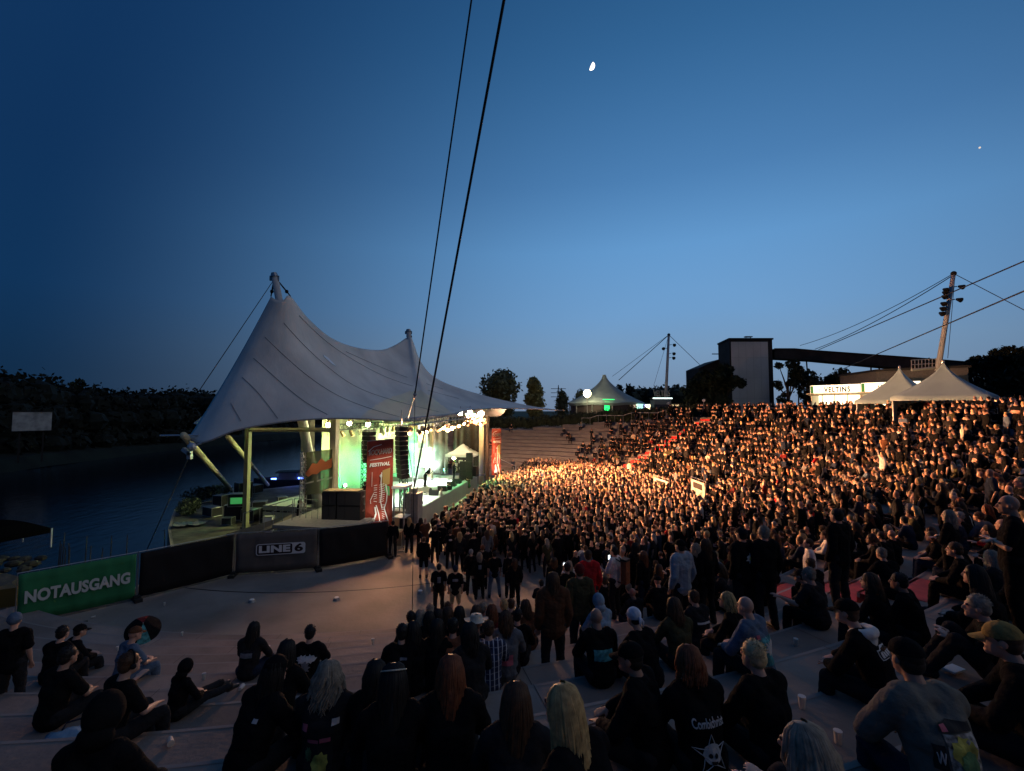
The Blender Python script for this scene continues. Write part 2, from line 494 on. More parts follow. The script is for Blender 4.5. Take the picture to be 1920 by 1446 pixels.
tree_px('dark_tree', 1540, 1590, 688, 6.0, 98, style='round', leaf='dark', n=2400, size=.35, label='round dark tree behind the left end of the beer stand', seed=13)
tree_px('dark_tree', 1586, 1622, 694, 6.0, 100, style='round', leaf='dark', n=1800, size=.35, label='small round dark tree above the middle of the beer stand', seed=14)
tree_px('dark_tree', 1700, 1762, 658, 6.0, 92, style='round', leaf='dark', n=2400, size=.35, label='dark tree rising behind the conveyor bridge left of the lighting mast', seed=15)
tree_px('dark_tree', 1800, 1880, 666, 5.5, 78, style='bushy', leaf='dark', n=4500, size=.34, label='dark tree behind the right pagoda tent', seed=16)
tree_px('dark_tree', 1850, 1965, 644, 5.5, 74, style='round', leaf='dark', n=6000, size=.38, label='big dark tree at the right edge of the picture', seed=17)
tree_px('dark_tree', 1940, 2080, 636, 5.5, 76, style='round', leaf='dark', n=4000, size=.4, label='dark tree mostly outside the right edge', seed=18)
# hedge along the top of the far terraces
hd = MB(); blobs = []
for a in range(36, 104, 1):
    rr = 38.0 + 0.3 * math.sin(a * 1.3)
    if a < 48: rr += (48 - a) * .35
    blobs.append((BC.x + rr * math.cos(R(a)), BC.y + rr * math.sin(R(a)), nmax(a) * RISE + .9 + .12 * math.sin(a * 2.1), .75, .75, .95))
leaf_cloud(hd, blobs, 16000, .13, 21)
for b in blobs: hd.ball(b[:3], .82, 8, 5, 0, (b[3], b[4], b[5]))
o = hd.build('hedge', leafmats['dark']); tag(o, 'clipped dark hedge along the top of the far empty terraces', 'hedge')
# low woods on the plateau skyline
wd = MB(); blobs = []
r_ = random.Random(4)
for i in range(90):
    x = 1180 + i * 2.2 if i < 60 else 1560 + (i - 60) * 14
    D = 170 + r_.uniform(-15, 25)
    y = 752 - (10 * math.sin(i * .35) ** 2 + r_.uniform(4, 14))
    if i >= 60: D = 130; y -= 14
    c = at(x, y + 8, D)
    blobs.append((c.x, c.y, max(c.z, 6) - 1, 4.5, 4.5, 4.2))
leaf_cloud(wd, blobs, 9000, .7, 5)
for b in blobs: wd.ball(b[:3], .85, 8, 5, 0, (b[3], b[4], b[5]))
o = wd.build('distant_woods', leafmats['dark']); tag(o, 'low dark woods on the skyline behind the pavilion and the stands', 'woods', kind='stuff')
# wood across the lake
wd = MB(); blobs = []
prof = [(-300, 660), (-120, 670), (0, 692), (40, 710), (75, 698), (100, 712), (150, 728), (165, 712), (185, 730), (230, 731), (260, 726), (300, 730), (330, 724), (360, 726), (400, 730), (430, 735), (500, 742), (560, 748), (650, 756)]
for i in range(320):
    x = -290 + i * 3.0
    for (xa, ya), (xb, yb) in zip(prof[:-1], prof[1:]):
        if xa <= x <= xb: y = ya + (yb - ya) * (x - xa) / (xb - xa)
    u = (x - 960) / F; X = -80 - r_.uniform(0, 14); D = X / u
    if D > 330: continue
    c = at(x, y + r_.uniform(0, 6), D)
    top = c.z; s_ = r_.uniform(2.6, 4.2)
    blobs.append((c.x, c.y, top - s_, s_, s_, s_))
    blobs.append((c.x - r_.uniform(-3, 3), c.y + r_.uniform(-3, 3), top - s_ * 2.4, s_ * 1.2, s_ * 1.2, s_))
    blobs.append((c.x + 2, c.y, max(2.0, top * .45), s_ * 1.3, s_ * 1.3, s_))
    blobs.append((c.x + 4, c.y + r_.uniform(-3, 3), 1.6, s_, s_, s_ * .7))
leaf_cloud(wd, blobs, 52000, .5, 6)
for b in blobs: wd.ball(b[:3], .66, 7, 4, 0, (b[3], b[4], b[5]))
o = wd.build('lakeside_woods', leafmats['black']); tag(o, 'black wood along the far bank of the lake', 'woods', kind='stuff')
c = atz(165, 700, 12.5) if False else at(165, 703, 92)
tree('lone_tree', (c.x, c.y, 2.0), c.z - 2, 5.5, style='bushy', leaf='dark', n=1500, size=.3, label='single tree standing proud of the wood across the lake', seed=33)

# screen board across the lake
p0 = at(24, 772, 63); p1 = at(98, 770, 66); zt = p0.z; hb = 2.75
root = empty('board_sign', ((p0.x + p1.x) / 2, (p0.y + p1.y) / 2, 0.8), 0, 'blank whitish board on posts on the far lake bank', 'board')
bd = p1 - p0; L = math.hypot(bd.x, bd.y); rz = math.atan2(bd.y, bd.x)
root.rotation_euler = (0, 0, rz)
m_board = mat('weathered_board', (0.32, 0.34, 0.34), 0.8, noise=0.3, nscale=1.2)
MB().box((0, 0, zt - .8 - hb / 2), (L, .12, hb)).build('panel', m_board, root)
fr = MB()
for z in (zt - .8, zt - .8 - hb): fr.box((0, -.02, z), (L + .1, .2, .1))
fr.build('frame', m_dark, root)
for sx in (-.3, .3): MB().box((sx * L, .12, (zt - hb) / 2 - .8), (.18, .12, zt - hb)).build('post', m_dark, root)
# ================================================================== STAGE ROOF
def interp(ctrl, s):
    """ctrl: list of (s, Vector); catmull-rom through the control points"""
    n = len(ctrl)
    for i in range(n - 1):
        if ctrl[i][0] <= s <= ctrl[i + 1][0]:
            break
    s0, p1 = ctrl[i]; s1, p2 = ctrl[i + 1]
    f = (s - s0) / (s1 - s0)
    sa, p0 = ctrl[i - 1] if i > 0 else (s0 - (s1 - s0), p1 * 2 - p2)
    sb, p3 = ctrl[i + 2] if i + 2 < n else (s1 + (s1 - s0), p2 * 2 - p1)
    m1 = (p2 - p0) * ((s1 - s0) / (s1 - sa)); m2 = (p3 - p1) * ((s1 - s0) / (sb - s0))
    f2, f3 = f * f, f * f * f
    return p1 * (2 * f3 - 3 * f2 + 1) + m1 * (f3 - 2 * f2 + f) + p2 * (-2 * f3 + 3 * f2) + m2 * (f3 - f2)
def P3(l): return [(s, at(x, y, D)) for s, x, y, D in l]
top = P3([(0, 508, 556, 28.0), (.10, 518, 562, 27.8), (.2, 532, 562, 27.9), (.28, 545, 556, 28.4), (.36, 578, 597, 30.0), (.44, 622, 634, 32.5), (.52, 670, 652, 36), (.59, 716, 656, 40), (.65, 745, 645, 43), (.68, 763, 633, 44.8), (.71, 772, 634, 44.8), (.745, 786, 672, 45.6), (.79, 808, 702, 46.4), (.85, 850, 724, 47.4), (.91, 925, 746, 48.8), (.96, 1000, 762, 49.6), (1, 1060, 770, 50)])
bot = P3([(0, 352, 822, 24.6), (.035, 378, 831, 23.6), (.1, 440, 808, 24.0), (.2, 520, 793, 25.0), (.3, 595, 786, 26.0), (.42, 672, 785.5, 27.0), (.52, 735, 789, 28.2), (.6, 775, 789.5, 29.8), (.68, 812, 785, 32.5), (.76, 850, 776, 36), (.84, 893, 768, 40.5), (.92, 962, 766, 45.5), (1, 1060, 770, 50)])
NS, NT = 150, 44
m_fab = bpy.data.materials.new('roof_fabric'); m_fab.use_nodes = True
nt = m_fab.node_tree; b = nt.nodes['Principled BSDF']; b.inputs['Roughness'].default_value = .75; bn_ = nt.nodes.new('ShaderNodeTexNoise'); bn_.inputs['Scale'].default_value = .9; bn_.inputs['Detail'].default_value = 5; tb0 = nt.nodes.new('ShaderNodeTexCoord'); mp0 = nt.nodes.new('ShaderNodeMapping'); mp0.inputs['Scale'].default_value = (1, 1, .25); nt.links.new(tb0.outputs['Object'], mp0.inputs[0]); nt.links.new(mp0.outputs[0], bn_.inputs['Vector']); bb0 = nt.nodes.new('ShaderNodeBump'); bb0.inputs['Strength'].default_value = .5; bb0.inputs['Distance'].default_value = .12; nt.links.new(bn_.outputs[0], bb0.inputs['Height']); nt.links.new(bb0.outputs[0], b.inputs['Normal']); b.inputs['Specular IOR Level'].default_value = .2
t_ = nt.nodes.new('ShaderNodeTexCoord'); n_ = nt.nodes.new('ShaderNodeTexNoise'); n_.inputs['Scale'].default_value = .35; n_.inputs['Detail'].default_value = 7
cr_ = nt.nodes.new('ShaderNodeValToRGB'); cr_.color_ramp.elements[0].position = .3; cr_.color_ramp.elements[0].color = (.60, .58, .54, 1); cr_.color_ramp.elements[1].position = .7; cr_.color_ramp.elements[1].color = (.88, .85, .78, 1)
nt.links.new(t_.outputs['Object'], n_.inputs['Vector']); nt.links.new(n_.outputs[0], cr_.inputs[0]); nt.links.new(cr_.outputs[0], b.inputs['Base Color'])
tr_ = nt.nodes.new('ShaderNodeBsdfTranslucent'); nt.links.new(cr_.outputs[0], tr_.inputs[0])
mx_ = nt.nodes.new('ShaderNodeMixShader'); mx_.inputs[0].default_value = .03
nt.links.new(b.outputs[0], mx_.inputs[1]); nt.links.new(tr_.outputs[0], mx_.inputs[2]); nt.links.new(mx_.outputs[0], nt.nodes['Material Output'].inputs[0])
m_fab2 = mat('thin_lit_fabric', (.82, .74, .62), .7, noise=.05, nscale=1, trans=.22)
m_seam = mat('roof_seam', (.3, .29, .29), .8)
def surf(s, t):
    a = interp(top, s); c = interp(bot, s)
    p = a.lerp(c, t)
    span = (a - c).length
    k = 4 * t * (1 - t)
    sag = 0.085 * span
    return p + Vector((-.35, .35, -.8)).normalized() * sag * k * (0.6 + .4 * math.sin(PI * min(1, s * 1.2)))
def in_light(s, t):
    # single-layer panel above the stage mouth, coloured paler for light shining through
    p = project(surf(s, t)); x, y = p[0], p[1]
    if x < 676 or x > 858: return False
    if x < 790: top_y = 785 - 53 * math.sin((x - 676) / 114 * PI / 2) ** .8
    else: top_y = 731 + (x - 790) * .75
    return y > top_y
roof = empty('stage_roof', S(0, -6, 0), 0, 'pale grey two-peaked tent roof with dark seams over the stage', 'tent roof')
RI = roof.matrix_world.copy(); ROFF = Vector(roof.location)
mb = MB(); P = []
for i in range(NS + 1):
    P.append([surf(i / NS, j / NT) - ROFF for j in range(NT + 1)])
mb.grid(P)
mi = []
for i in range(NS):
    for j in range(NT):
        mi.append(1 if in_light((i + .5) / NS, (j + .5) / NT) else 0)
mb.mi = mi
mem = mb.build('front_membrane', [m_fab, m_fab2], roof, smooth=True)
sm = mem.modifiers.new('thick', 'SOLIDIFY'); sm.thickness = .03
# back membrane: from the same ridge down to the lake side
backe = []
for s, x in ((0, None),):
    pass
bk_ctrl = [(0, interp(bot, 0)), (.12, at(372, 800, 27.5)), (.3, S(-8.5, -13.5, 6.6)), (.5, S(-5, -13.0, 7.2)), (.7, S(6, -13.0, 7.2)), (.85, S(15, -11, 6.6)), (1, S(19, 0, 6.6))]
mb = MB(); P = []
for i in range(81):
    s = i / 80
    a = interp(top, s * .93); c = interp(bk_ctrl, s) if s > 0 else interp(bot, 0)
    a = a + Vector((-.02, .02, 0))
    row = []
    for j in range(25):
        t = j / 24; row.append(a.lerp(c, t) + Vector((.35, .1, -1)) * .07 * (a - c).length * 4 * t * (1 - t) - ROFF)
    P.append(row)
mem2 = mb.grid(P).build('back_membrane', [m_fab], roof, smooth=True)
# seams: thin dark ribbons lying on the fabric, each traced on the surface
GS, GT = 300, 90
_tab = []
for i in range(GS + 1):
    for j in range(GT + 1):
        q = project(surf(i / GS, j / GT)); _tab.append((q[0], q[1], i / GS, j / GT))
_tab = np.array(_tab)
def onroof(x, y, off=.03):
    d = (_tab[:, 0] - x) ** 2 + (_tab[:, 1] - y) ** 2; w_ = np.argsort(d)[:4]; wt = 1 / (d[w_] + .05); wt /= wt.sum()
    s = float((wt * _tab[w_, 2]).sum()); t = float((wt * _tab[w_, 3]).sum()); s = min(.995, max(.005, s)); t = min(.995, max(.005, t))
    nrm = (surf(s + .004, t) - surf(s - .004, t)).cross(surf(s, t + .004) - surf(s, t - .004)).normalized()
    p = surf(s, t)
    if nrm.dot(Vector((0, 0, EYE)) - p) < 0: nrm = -nrm
    return p + nrm * off
def smoothpx(l, n=9):
    out = []
    for i in range(len(l) - 1):
        p0 = l[max(0, i - 1)]; p1 = l[i]; p2 = l[i + 1]; p3 = l[min(len(l) - 1, i + 2)]
        for k in range(n):
            f = k / n; out.append(tuple(.5 * (2 * p1[c] + (p2[c] - p0[c]) * f + (2 * p0[c] - 5 * p1[c] + 4 * p2[c] - p3[c]) * f * f + (3 * p1[c] - p0[c] - 3 * p2[c] + p3[c]) * f ** 3) for c in (0, 1)))
    return out + [l[-1]]
for l in ([(497, 633), (567, 698), (632, 742), (697, 768), (752, 783)], [(476, 672), (523, 714), (570, 753), (614, 778)], [(455, 708), (487, 740), (521, 785)], [(433, 756), (452, 790)],
          [(532, 606), (562, 640), (606, 682), (660, 722), (725, 748), (822, 773)], [(560, 592), (620, 648), (710, 702), (783, 727), (860, 748)], [(648, 660), (740, 700), (830, 730)]):
    pts = [onroof(*q) - ROFF for q in smoothpx(l, 5)]
    for _k in range(2): pts = [pts[0]] + [(pts[i - 1] + pts[i] * 2 + pts[i + 1]) / 4 for i in range(1, len(pts) - 1)] + [pts[-1]]
    MB().path(pts, .016, 5).build('seam', m_seam, roof)
# bright vent patch near the middle
ps = surf(.44, .3)
best = None
for i in range(20, 90):
    for j in range(2, 40):
        q = project(surf(i / NS, j / NT))
        d = abs(q[0] - 617) + abs(q[1] - 678)
        if best is None or d < best[0]: best = (d, i / NS, j / NT)
_, bs, bt = best
e1 = (surf(bs + .02, bt) - surf(bs - .02, bt)).normalized(); e2 = (surf(bs, bt + .03) - surf(bs, bt - .03)).normalized()
nn = e1.cross(e2).normalized(); c = surf(bs, bt)
if nn.dot(Vector((0, 0, EYE)) - c) < 0: nn = -nn
pp = [c - ROFF + nn * .04 + e1 * a * .55 + e2 * b_ * .22 for a, b_ in ((-1, -1), (-.2, -1), (1, .6), (1, 1), (.2, 1), (-1, -.4))]
MB().add(pp + [q - nn * .03 for q in pp], [(0, 1, 2, 3, 4, 5), (11, 10, 9, 8, 7, 6)] + [(i, (i + 1) % 6, 6 + (i + 1) % 6, 6 + i) for i in range(6)]).build('vent_patch', mat('vent_patch', (.85, .9, .95), .5), roof)
# edge cable
ec = MB(); ec.path([interp(bot, i / 90) - ROFF for i in range(91)], .045, 6); ec.build('edge_cable', m_seam, roof)
# masts
m_mast = mat('mast_paint', (.62, .6, .57), .5, noise=.05)
for (x, y, D, xb, tb, lab, ri) in ((515, 519, 28.0, -7.5, -6.0, 'near', .2), (766, 622, 44.8, 10, -5.5, 'far', .24)):
    tp = at(x, y, D); base = S(xb, tb, 1.2)
    if lab == 'near': base = Vector((tp.x + 2.6, tp.y + 1.2, 1.2))
    mr = MB(); d_ = tp - base
    mr.path([base - ROFF, base + d_ * .5 - ROFF, tp - ROFF], [.3, .3, ri], 14)
    ms = mr.build('mast', m_mast, roof, smooth=True)
    cp = MB(); cp.tube(tp - ROFF, tp + d_.normalized() * .25 - ROFF, ri * 1.25, ri * .8, 12)
    for sx in (-1, 1): cp.box(tp - ROFF + Vector((sx * ri * 1.2, 0, -.1)), (.12, .1, .3))
    cp.build('cap', m_steel, ms)
    hh = MB(); ss = (0, .28) if lab == 'near' else (.68, .71)
    for s in ss:
        q = interp(top, s)
        hh.path([tp - ROFF, tp.lerp(q, .6) - ROFF, q - ROFF], [.035, .05, .035], 6); hh.ball(tp.lerp(q, .75) - ROFF, .12, 6, 5)
    hh.build('hanger', m_rope, ms)
# struts at the near corner
def strut(a, b_, r, m=m_cream):
    o = MB().path([Vector(a) - ROFF, Vector(b_) - ROFF], r, 10).build('strut', m, roof, smooth=True); return o
A = at(344, 816, 23.5); B = atz(437, 922, 0.1); strut(A, B, .17)
strut(at(428, 820, 27.5), atz(490, 912, .1) + Vector((.2, .8, 0)), .15)
tip = interp(bot, 0); sh = MB(); nd = at(360, 838, 23.55)
sh.path([tip - ROFF, nd - ROFF], .05, 6); sh.path([interp(bot, .035) - ROFF, nd - ROFF], .05, 6)
sh.ball(nd - ROFF, .22, 8, 6); sh.box(nd - ROFF + Vector((-.25, 0, -.25)), (.5, .2, .18), M=Matrix.Rotation(R(35), 3, 'Y')); sh.box(nd - ROFF + Vector((-.1, 0, -.42)), (.18, .2, .4))
sh.path([at(300, 817, 24) - ROFF, at(372, 816, 24.2) - ROFF], .05, 6)
sh.build('corner_shackle', mat('shackle_steel', (.55, .6, .65), .35, metal=.6), roof)
# stay cables of the roof, each a thing
def cable(name, pts, r, label, m=m_rope, group=None, sag=0.0):
    if len(pts) == 2 and sag:
        a, b_ = Vector(pts[0]), Vector(pts[1]); pts = [a.lerp(b_, i / 16) + Vector((0, 0, -sag * 4 * (i / 16) * (1 - i / 16))) for i in range(17)]
    o = MB().path(pts, r, 7).build(name, m); tag(o, label, 'cable', group); return o
cable('stay_cable', [at(357, 850, 23.4), atz(275, 1032, -1.2)], .03, 'thin steel stay from the low roof corner down into the lake', m_steel)
cable('stay_cable', [at(510, 530, 28), at(372, 735, 22)], .02, 'thin stay running left from the tall roof peak')
# the big cables overhead
lo = at(777, 912, 26.8); hi = at(945, 0, 13.5)
cable('guy_cable', [lo, hi + (hi - lo) * 1.2], .05, 'thick black guy cable crossing the sky down to the stage corner')
nodep = at(778, 740, 16.5); hi2 = at(884, 0, 11)
cable('guy_cable', [nodep, hi2 + (hi2 - nodep) * 1.2], .024, 'thinner black guy cable left of the thick one')
cable('guy_rope', [nodep, atz(773, 1145, 0.0)], .012, 'thin black rope hanging plumb from the cable knot to the floor')
cable('guy_rope', [nodep, at(765, 785, 28.4)], .014, 'thin rope from the cable knot to the roof edge')
cable('guy_rope', [at(764, 830, 26.9), lo], .02, 'short black stay on the left of the stage corner anchor')
cable('guy_rope', [at(776, 850, 26.9), lo], .02, 'short black stay rising plumb from the stage corner anchor')
o = MB().ball(nodep, .07, 8, 6).path([nodep + Vector((0, 0, .12)), nodep - Vector((0, 0, .15))], .03, 6).build('cable_shackle', m_steel); tag(o, 'small shackle where the thin cable splits', 'shackle')
# anchor bollard
bz = lo.z - .35
o = MB().box((lo.x, lo.y, (bz) / 2), (.75, .75, bz), SRZ).box((lo.x, lo.y, bz + .12), (.3, .3, .26), SRZ).build('anchor_post', mat('grey_post', (.3, .31, .28), .7, noise=.1)); tag(o, 'grey square anchor post of the guy cable at the stage corner', 'post')
# ================================================================== STAGE
m_deck = mat('stage_deck', (.3, .31, .28), .45, noise=.1, nscale=2)
m_fascia = mat('stage_fascia', (.42, .42, .34), .7, noise=.06, nscale=2)
m_black = mat('black_cabinet', (.015, .015, .015), .5)
m_grille = mat('speaker_grille', (.03, .03, .03), .6)
m_flight = mat('flight_case', (.03, .03, .035), .35)
m_drape = mat('black_drape', (.05, .04, .03), .9, noise=.3, nscale=1.2, bump=.4, bscale=2)
ZD = 1.2
stg = empty('concert_stage', S(0, -4, 0), 0, 'open concert stage with pale front edge glowing green and white', 'stage')
SO = Vector(stg.location)
def SB(mb, s, t, z, ds, dt, dz, mi=0, rz=0):  # box in stage frame
    mb.box(S(s, t, z) - SO, (ds, dt, dz), SRZ + rz, mi); return mb
SB(MB(), .8, -4.9, ZD - .15, 15.2, 10.2, .3).build('deck', m_deck, stg)
f_ = MB(); SB(f_, .8, .22, ZD / 2 - .02, 15.2, .06, ZD - .04); SB(f_, -6.83, -4.9, ZD / 2 - .2, .06, 10.1, ZD - .4); f_.build('fascia', m_fascia, stg)
# side platform with the bass stack
sp = MB(); SB(sp, -9.0, -3.6, 1.12, 4.3, 4.6, .16)
for s in (-10.9, -9, -7.2):
    for t in (-5.7, -3.6, -1.4): SB(sp, s, t, .52, .08, .08, 1.04)
sp.build('side_platform', mat('grey_platform', (.3, .29, .25), .7, noise=.1), stg)
# backdrop cloth + dark wings
m_back = mat('backdrop_cloth', (.55, .56, .42), .85, noise=.08, nscale=1, trans=.2)
P = []
for i in range(61):
    s = -3.2 + 12.6 * i / 60
    P.append([S(s, -8.3 + .1 * math.sin(s * 5), z) - SO for z in (ZD, 3, 5, 6.9)])
MB().grid(P).build('backdrop', m_back, stg, smooth=True)
P = []
for i in range(61):
    t = -8.2 + 3.1 * i / 60
    P.append([S(9.4 + .1 * math.sin(t * 6), t, z) - SO for z in (ZD, 3, 5, 6.6)])
MB().grid(P).build('far_backdrop', m_back, stg, smooth=True)
for k, (ta, tb) in enumerate(((-5.0, -3.0), (-2.7, .6))):
    P = []
    for i in range(50):
        t = ta + (tb - ta) * i / 49
        P.append([S(9.6 + .4 * k + .12 * math.sin(t * 9), t, z) - SO for z in (ZD, 3, 5, 6.6 - .1 * k)])
    o = MB().grid(P).build('wing_drape', m_drape, stg, smooth=True)
# curved cream sound shell behind the near wing
P = []
for i in range(25):
    a = R(200 + 70 * i / 24)
    c = at(607, 800, 33.5)
    P.append([Vector((c.x + 1.5 * math.cos(a), c.y + 1.5 * math.sin(a), z)) - SO for z in (4.4, 5.5, 6.9)])
MB().grid(P).build('sound_shell', mat('shell_panel', (.5, .47, .36), .8), stg, smooth=True)

# portal frame of cream steel columns
pf = empty('portal_frame', at(627, 920, 28.0).xy.to_3d(), 0, 'cream steel columns and crossbeam left of the stage mouth', 'steel frame')
PO = Vector(pf.location)
def column(x, ytop, D, zb, r=.2, par=pf, po=PO, m=m_cream):
    p = at(x, ytop, D); zz = max(p.z, 6.4)
    mb = MB(); mb.box(Vector((p.x, p.y, (zz + zb) / 2)) - po, (2 * r, 2 * r, zz - zb), SRZ)
    mb.box(Vector((p.x, p.y, zb + .06)) - po, (3 * r, 3 * r, .12), SRZ)
    return mb.build('column', m, par)
column(628, 786, 28.0, 0); column(466, 806, 28.6, 0, .14, m=mat('olive_steel', (.2, .19, .12), .6))
a = at(466, 806, 28.6); b_ = at(628, 806, 28.0)
MB().path([a - PO, b_ - PO], .13, 4).build('crossbeam', m_cream, pf)
a = at(575, 792, 33); MB().path([a - PO, Vector((a.x + 1.0, a.y + .2, 0)) - PO], .28, 12).build('raking_column', m_cream, pf, smooth=True)
for (x, y, D, lab) in ((809.5, 785, 40.5, 'cream steel column inside the stage mouth right of the smoke'), (903, 780, 43.2, 'thick warm lit column at the far front corner of the stage')):
    p = at(x, y, D); root = empty('stage_column', (p.x, p.y, 0), 0, lab, 'column')
    r = .17 if D < 42 else .24
    MB().tube((0, 0, 0), (0, 0, p.z + .2), r, r, 14).build('shaft', m_cream, root, smooth=True)
    MB().tube((0, 0, 0), (0, 0, .1), r * 1.8, r * 1.8, 14).tube((0, 0, ZD), (0, 0, ZD + .12), r * 1.6, r * 1.6, 14).build('base_plate', m_steel, root)
    if D < 42:
        MB().tube((0, 0, p.z - .35), (-4.5, .8, p.z - .35), .13, .13, 8).build('crossbeam', m_cream, root)

# lighting truss along the stage mouth with its lamps
def truss(mb, a, b_, w=.4, r=.03, n=12):
    a, b_ = Vector(a), Vector(b_); d = (b_ - a).normalized(); u = d.cross(Vector((0, 0, 1)));
    if u.length < .1: u = Vector((1, 0, 0))
    u.normalize(); v = u.cross(d)
    cs = [u * w / 2 + v * w / 2, -u * w / 2 + v * w / 2, -u * w / 2 - v * w / 2, u * w / 2 - v * w / 2]
    for c in cs: mb.tube(a + c, b_ + c, r, r, 5)
    for i in range(n):
        p = a.lerp(b_, i / n); q = a.lerp(b_, (i + 1) / n)
        for j in range(4):
            mb.tube(p + cs[j], q + cs[(j + 1) % 4], r * .6, r * .6, 4); mb.tube(p + cs[j], p + cs[(j + 1) % 4], r * .6, r * .6, 4)
ta = at(766, 791, 29.0); tb = at(905, 776, 42)
rt = empty('lighting_truss', ta.lerp(tb, .5), 0, 'long lighting truss hanging under the roof edge above the stage front', 'truss')
mb = MB(); truss(mb, ta - Vector(rt.location), tb - Vector(rt.location), .45, .035, 22); mb.build('lattice', m_steel, rt)
m_lens_w = mat('lamp_lens_warm', (1, .8, .5), .3, emit=(1, .62, .3), estr=14)
m_lens_hot = mat('lamp_lens_hot', (1, .9, .7), .3, emit=(1, .66, .33), estr=260)
m_lens_d = mat('lamp_lens_dim', (.8, .5, .3), .3, emit=(1, .45, .18), estr=3)
m_can = mat('lamp_can', (.18, .12, .07), .35, metal=.7)
def par_can(lens, sc=1.0):
    root = empty('stage_lamp'); root.scale = (sc,) * 3
    MB().tube((0, 0, 0), (0, .3, 0), .1, .13, 10).tube((0, -.08, 0), (0, 0, 0), .05, .1, 10).build('can', m_can, root, smooth=False)
    MB().tube((0, .3, 0), (0, .31, 0), .115, .115, 10).build('lens', lens, root)
    MB().path([(-.14, .1, 0), (-.14, .1, .22), (.14, .1, .22), (.14, .1, 0)], .015, 4).tube((0, .1, .2), (0, .1, .35), .02, .02, 5).build('yoke', m_steel, root)
    return root
protos = [par_can(m_lens_w, 1.3), par_can(m_lens_d, 1.2)]
n_l = 34
for i in range(n_l):
    f = (i + .5) / n_l; p = ta.lerp(tb, f ** .9) + Vector((rng.uniform(-.25, .25), 0, -.42 - rng.uniform(0, .28)))
    pr = protos[rng.random() < .45]
    o = pr if (i < 2 and not pr.get('used')) else copy_tree(pr)
    if pr.get('used') is None: pr['used'] = 1; o = pr
    o.location = p; o.rotation_euler = (R(-35) + rng.uniform(-.3, .3), rng.uniform(-.2, .2), R(200) + rng.uniform(-.9, .9))
    tag(o, 'small warm stage lamp in the row under the roof edge', 'stage lamp', 'stage lamps hanging on the truss under the roof edge')
for o in protos:
    if 'used' in o: del o['used']
for o in bpy.data.objects:
    if 'used' in o: del o['used']
# three blinding audience floods
LP = []
for k, (x, y, D, lab) in enumerate(((863, 775, 39.5, 'leftmost of the three glaring white floodlights at the stage corner'), (881, 773.5, 41, 'middle of the three glaring white floodlights at the stage corner'), (902, 776, 42.3, 'rightmost and biggest glaring floodlight, on top of the corner column'))):
    p = at(x, y, D); LP.append(p)
    root = empty('floodlight', p, 0, lab, 'floodlight', None)
    s_ = .2 if k < 2 else .27
    MB().ball((0, 0, 0), s_, 14, 10).build('lamp_glass', m_lens_hot, root, smooth=True)
    MB().tube((-.1, .2, .05), (0, .02, 0), s_ * .8, s_ * 1.12, 12, caps=False).build('housing', m_can, root)
    MB().tube((0, .1, .1), (0, .15, .6), .03, .03, 6).build('bracket', m_steel, root)
def lamp(kind, loc, energy, color, target=None, size=.3, spot=90, blend=.6, name='light'):
    l = bpy.data.lights.new(name, kind); l.energy = energy; l.color = color
    if kind == 'AREA': l.size = size
    else: l.shadow_soft_size = size
    if kind == 'SPOT': l.spot_size = R(spot); l.spot_blend = blend
    o = bpy.data.objects.new(name, l); COL.objects.link(o); o.location = loc
    if target is not None: o.rotation_euler = (Vector(target) - Vector(loc)).to_track_quat('-Z', 'Y').to_euler()
    return o
WARM = (1.0, .42, .17)
for p, e, tg in ((LP[0], 60000, (11, 32, 1)), (LP[1], 48000, (10, 42, 1)), (LP[2], 60000, (24, 34, 2))):
    lamp('SPOT', p + Vector((.5, -.35, -.2)), e, WARM, tg, .25, 125, .8, 'audience_flood_light')
lamp('SPOT', ta.lerp(tb, .35) + Vector((.6, 0, -.6)), 6000, WARM, (6, 20, 0), .5, 120, .9, 'audience_flood_light')
lamp('SPOT', ta.lerp(tb, .05) + Vector((.5, -.6, -.3)), 5200, (1, .5, .25), (-4, 14, 0), .5, 130, .9, 'audience_flood_light')
lamp('SPOT', LP[2] + Vector((.6, -.5, .1)), 27000, WARM, (34, 26, 3), .3, 66, .9, 'audience_flood_light')
lamp('SPOT', LP[1] + Vector((.6, -.4, .1)), 20000, WARM, (30, 42, 3), .3, 66, .9, 'audience_flood_light')
lamp('SPOT', (.5, 46.5, 7.0), 9000, (1, .55, .32), (4, 66, 2), .4, 100, .9, 'audience_flood_light')
lamp('POINT', S(-3, -1.2, 5.3), 700, (1, .82, .6), None, .4, name='roof_glow_fill')  # unseen lamp added to light the roof fabric from below
# lights over the deck
GREEN = (.05, 1.0, .35)
lamp('SPOT', S(-1.5, -4, 6.2), 1500, (.8, 1, .3), S(-2.5, -8, 3), .4, 120, .9, 'stage_wash')
lamp('SPOT', S(-.5, -5, 5.0), 6500, GREEN, S(-1.4, -8.2, 2.0), .4, 75, .9, 'stage_wash')
lamp('POINT', S(-1.2, -5.6, 2.6), 380, GREEN, None, .4, name='stage_wash')  # unseen point lamp added inside the near smoke to green it
lamp('POINT', S(5.2, -5.6, 2.4), 420, GREEN, None, .4, name='stage_wash')  # same kind of added lamp, inside the far smoke
lamp('SPOT', S(6, -5, 6.0), 5000, (.9, 1, .45), S(7.5, -8.4, 4.2), .4, 90, .9, 'stage_wash')
lamp('SPOT', S(-3.5, -4.2, 6.3), 1800, (.9, 1, .4), S(-4.5, -8, 5.0), .4, 120, .9, 'stage_wash')
lamp('SPOT', S(4, -2.5, 6.2), 22000, (.8, 1, .85), S(4, -3, 1.2), .3, 62, .9, 'stage_wash')
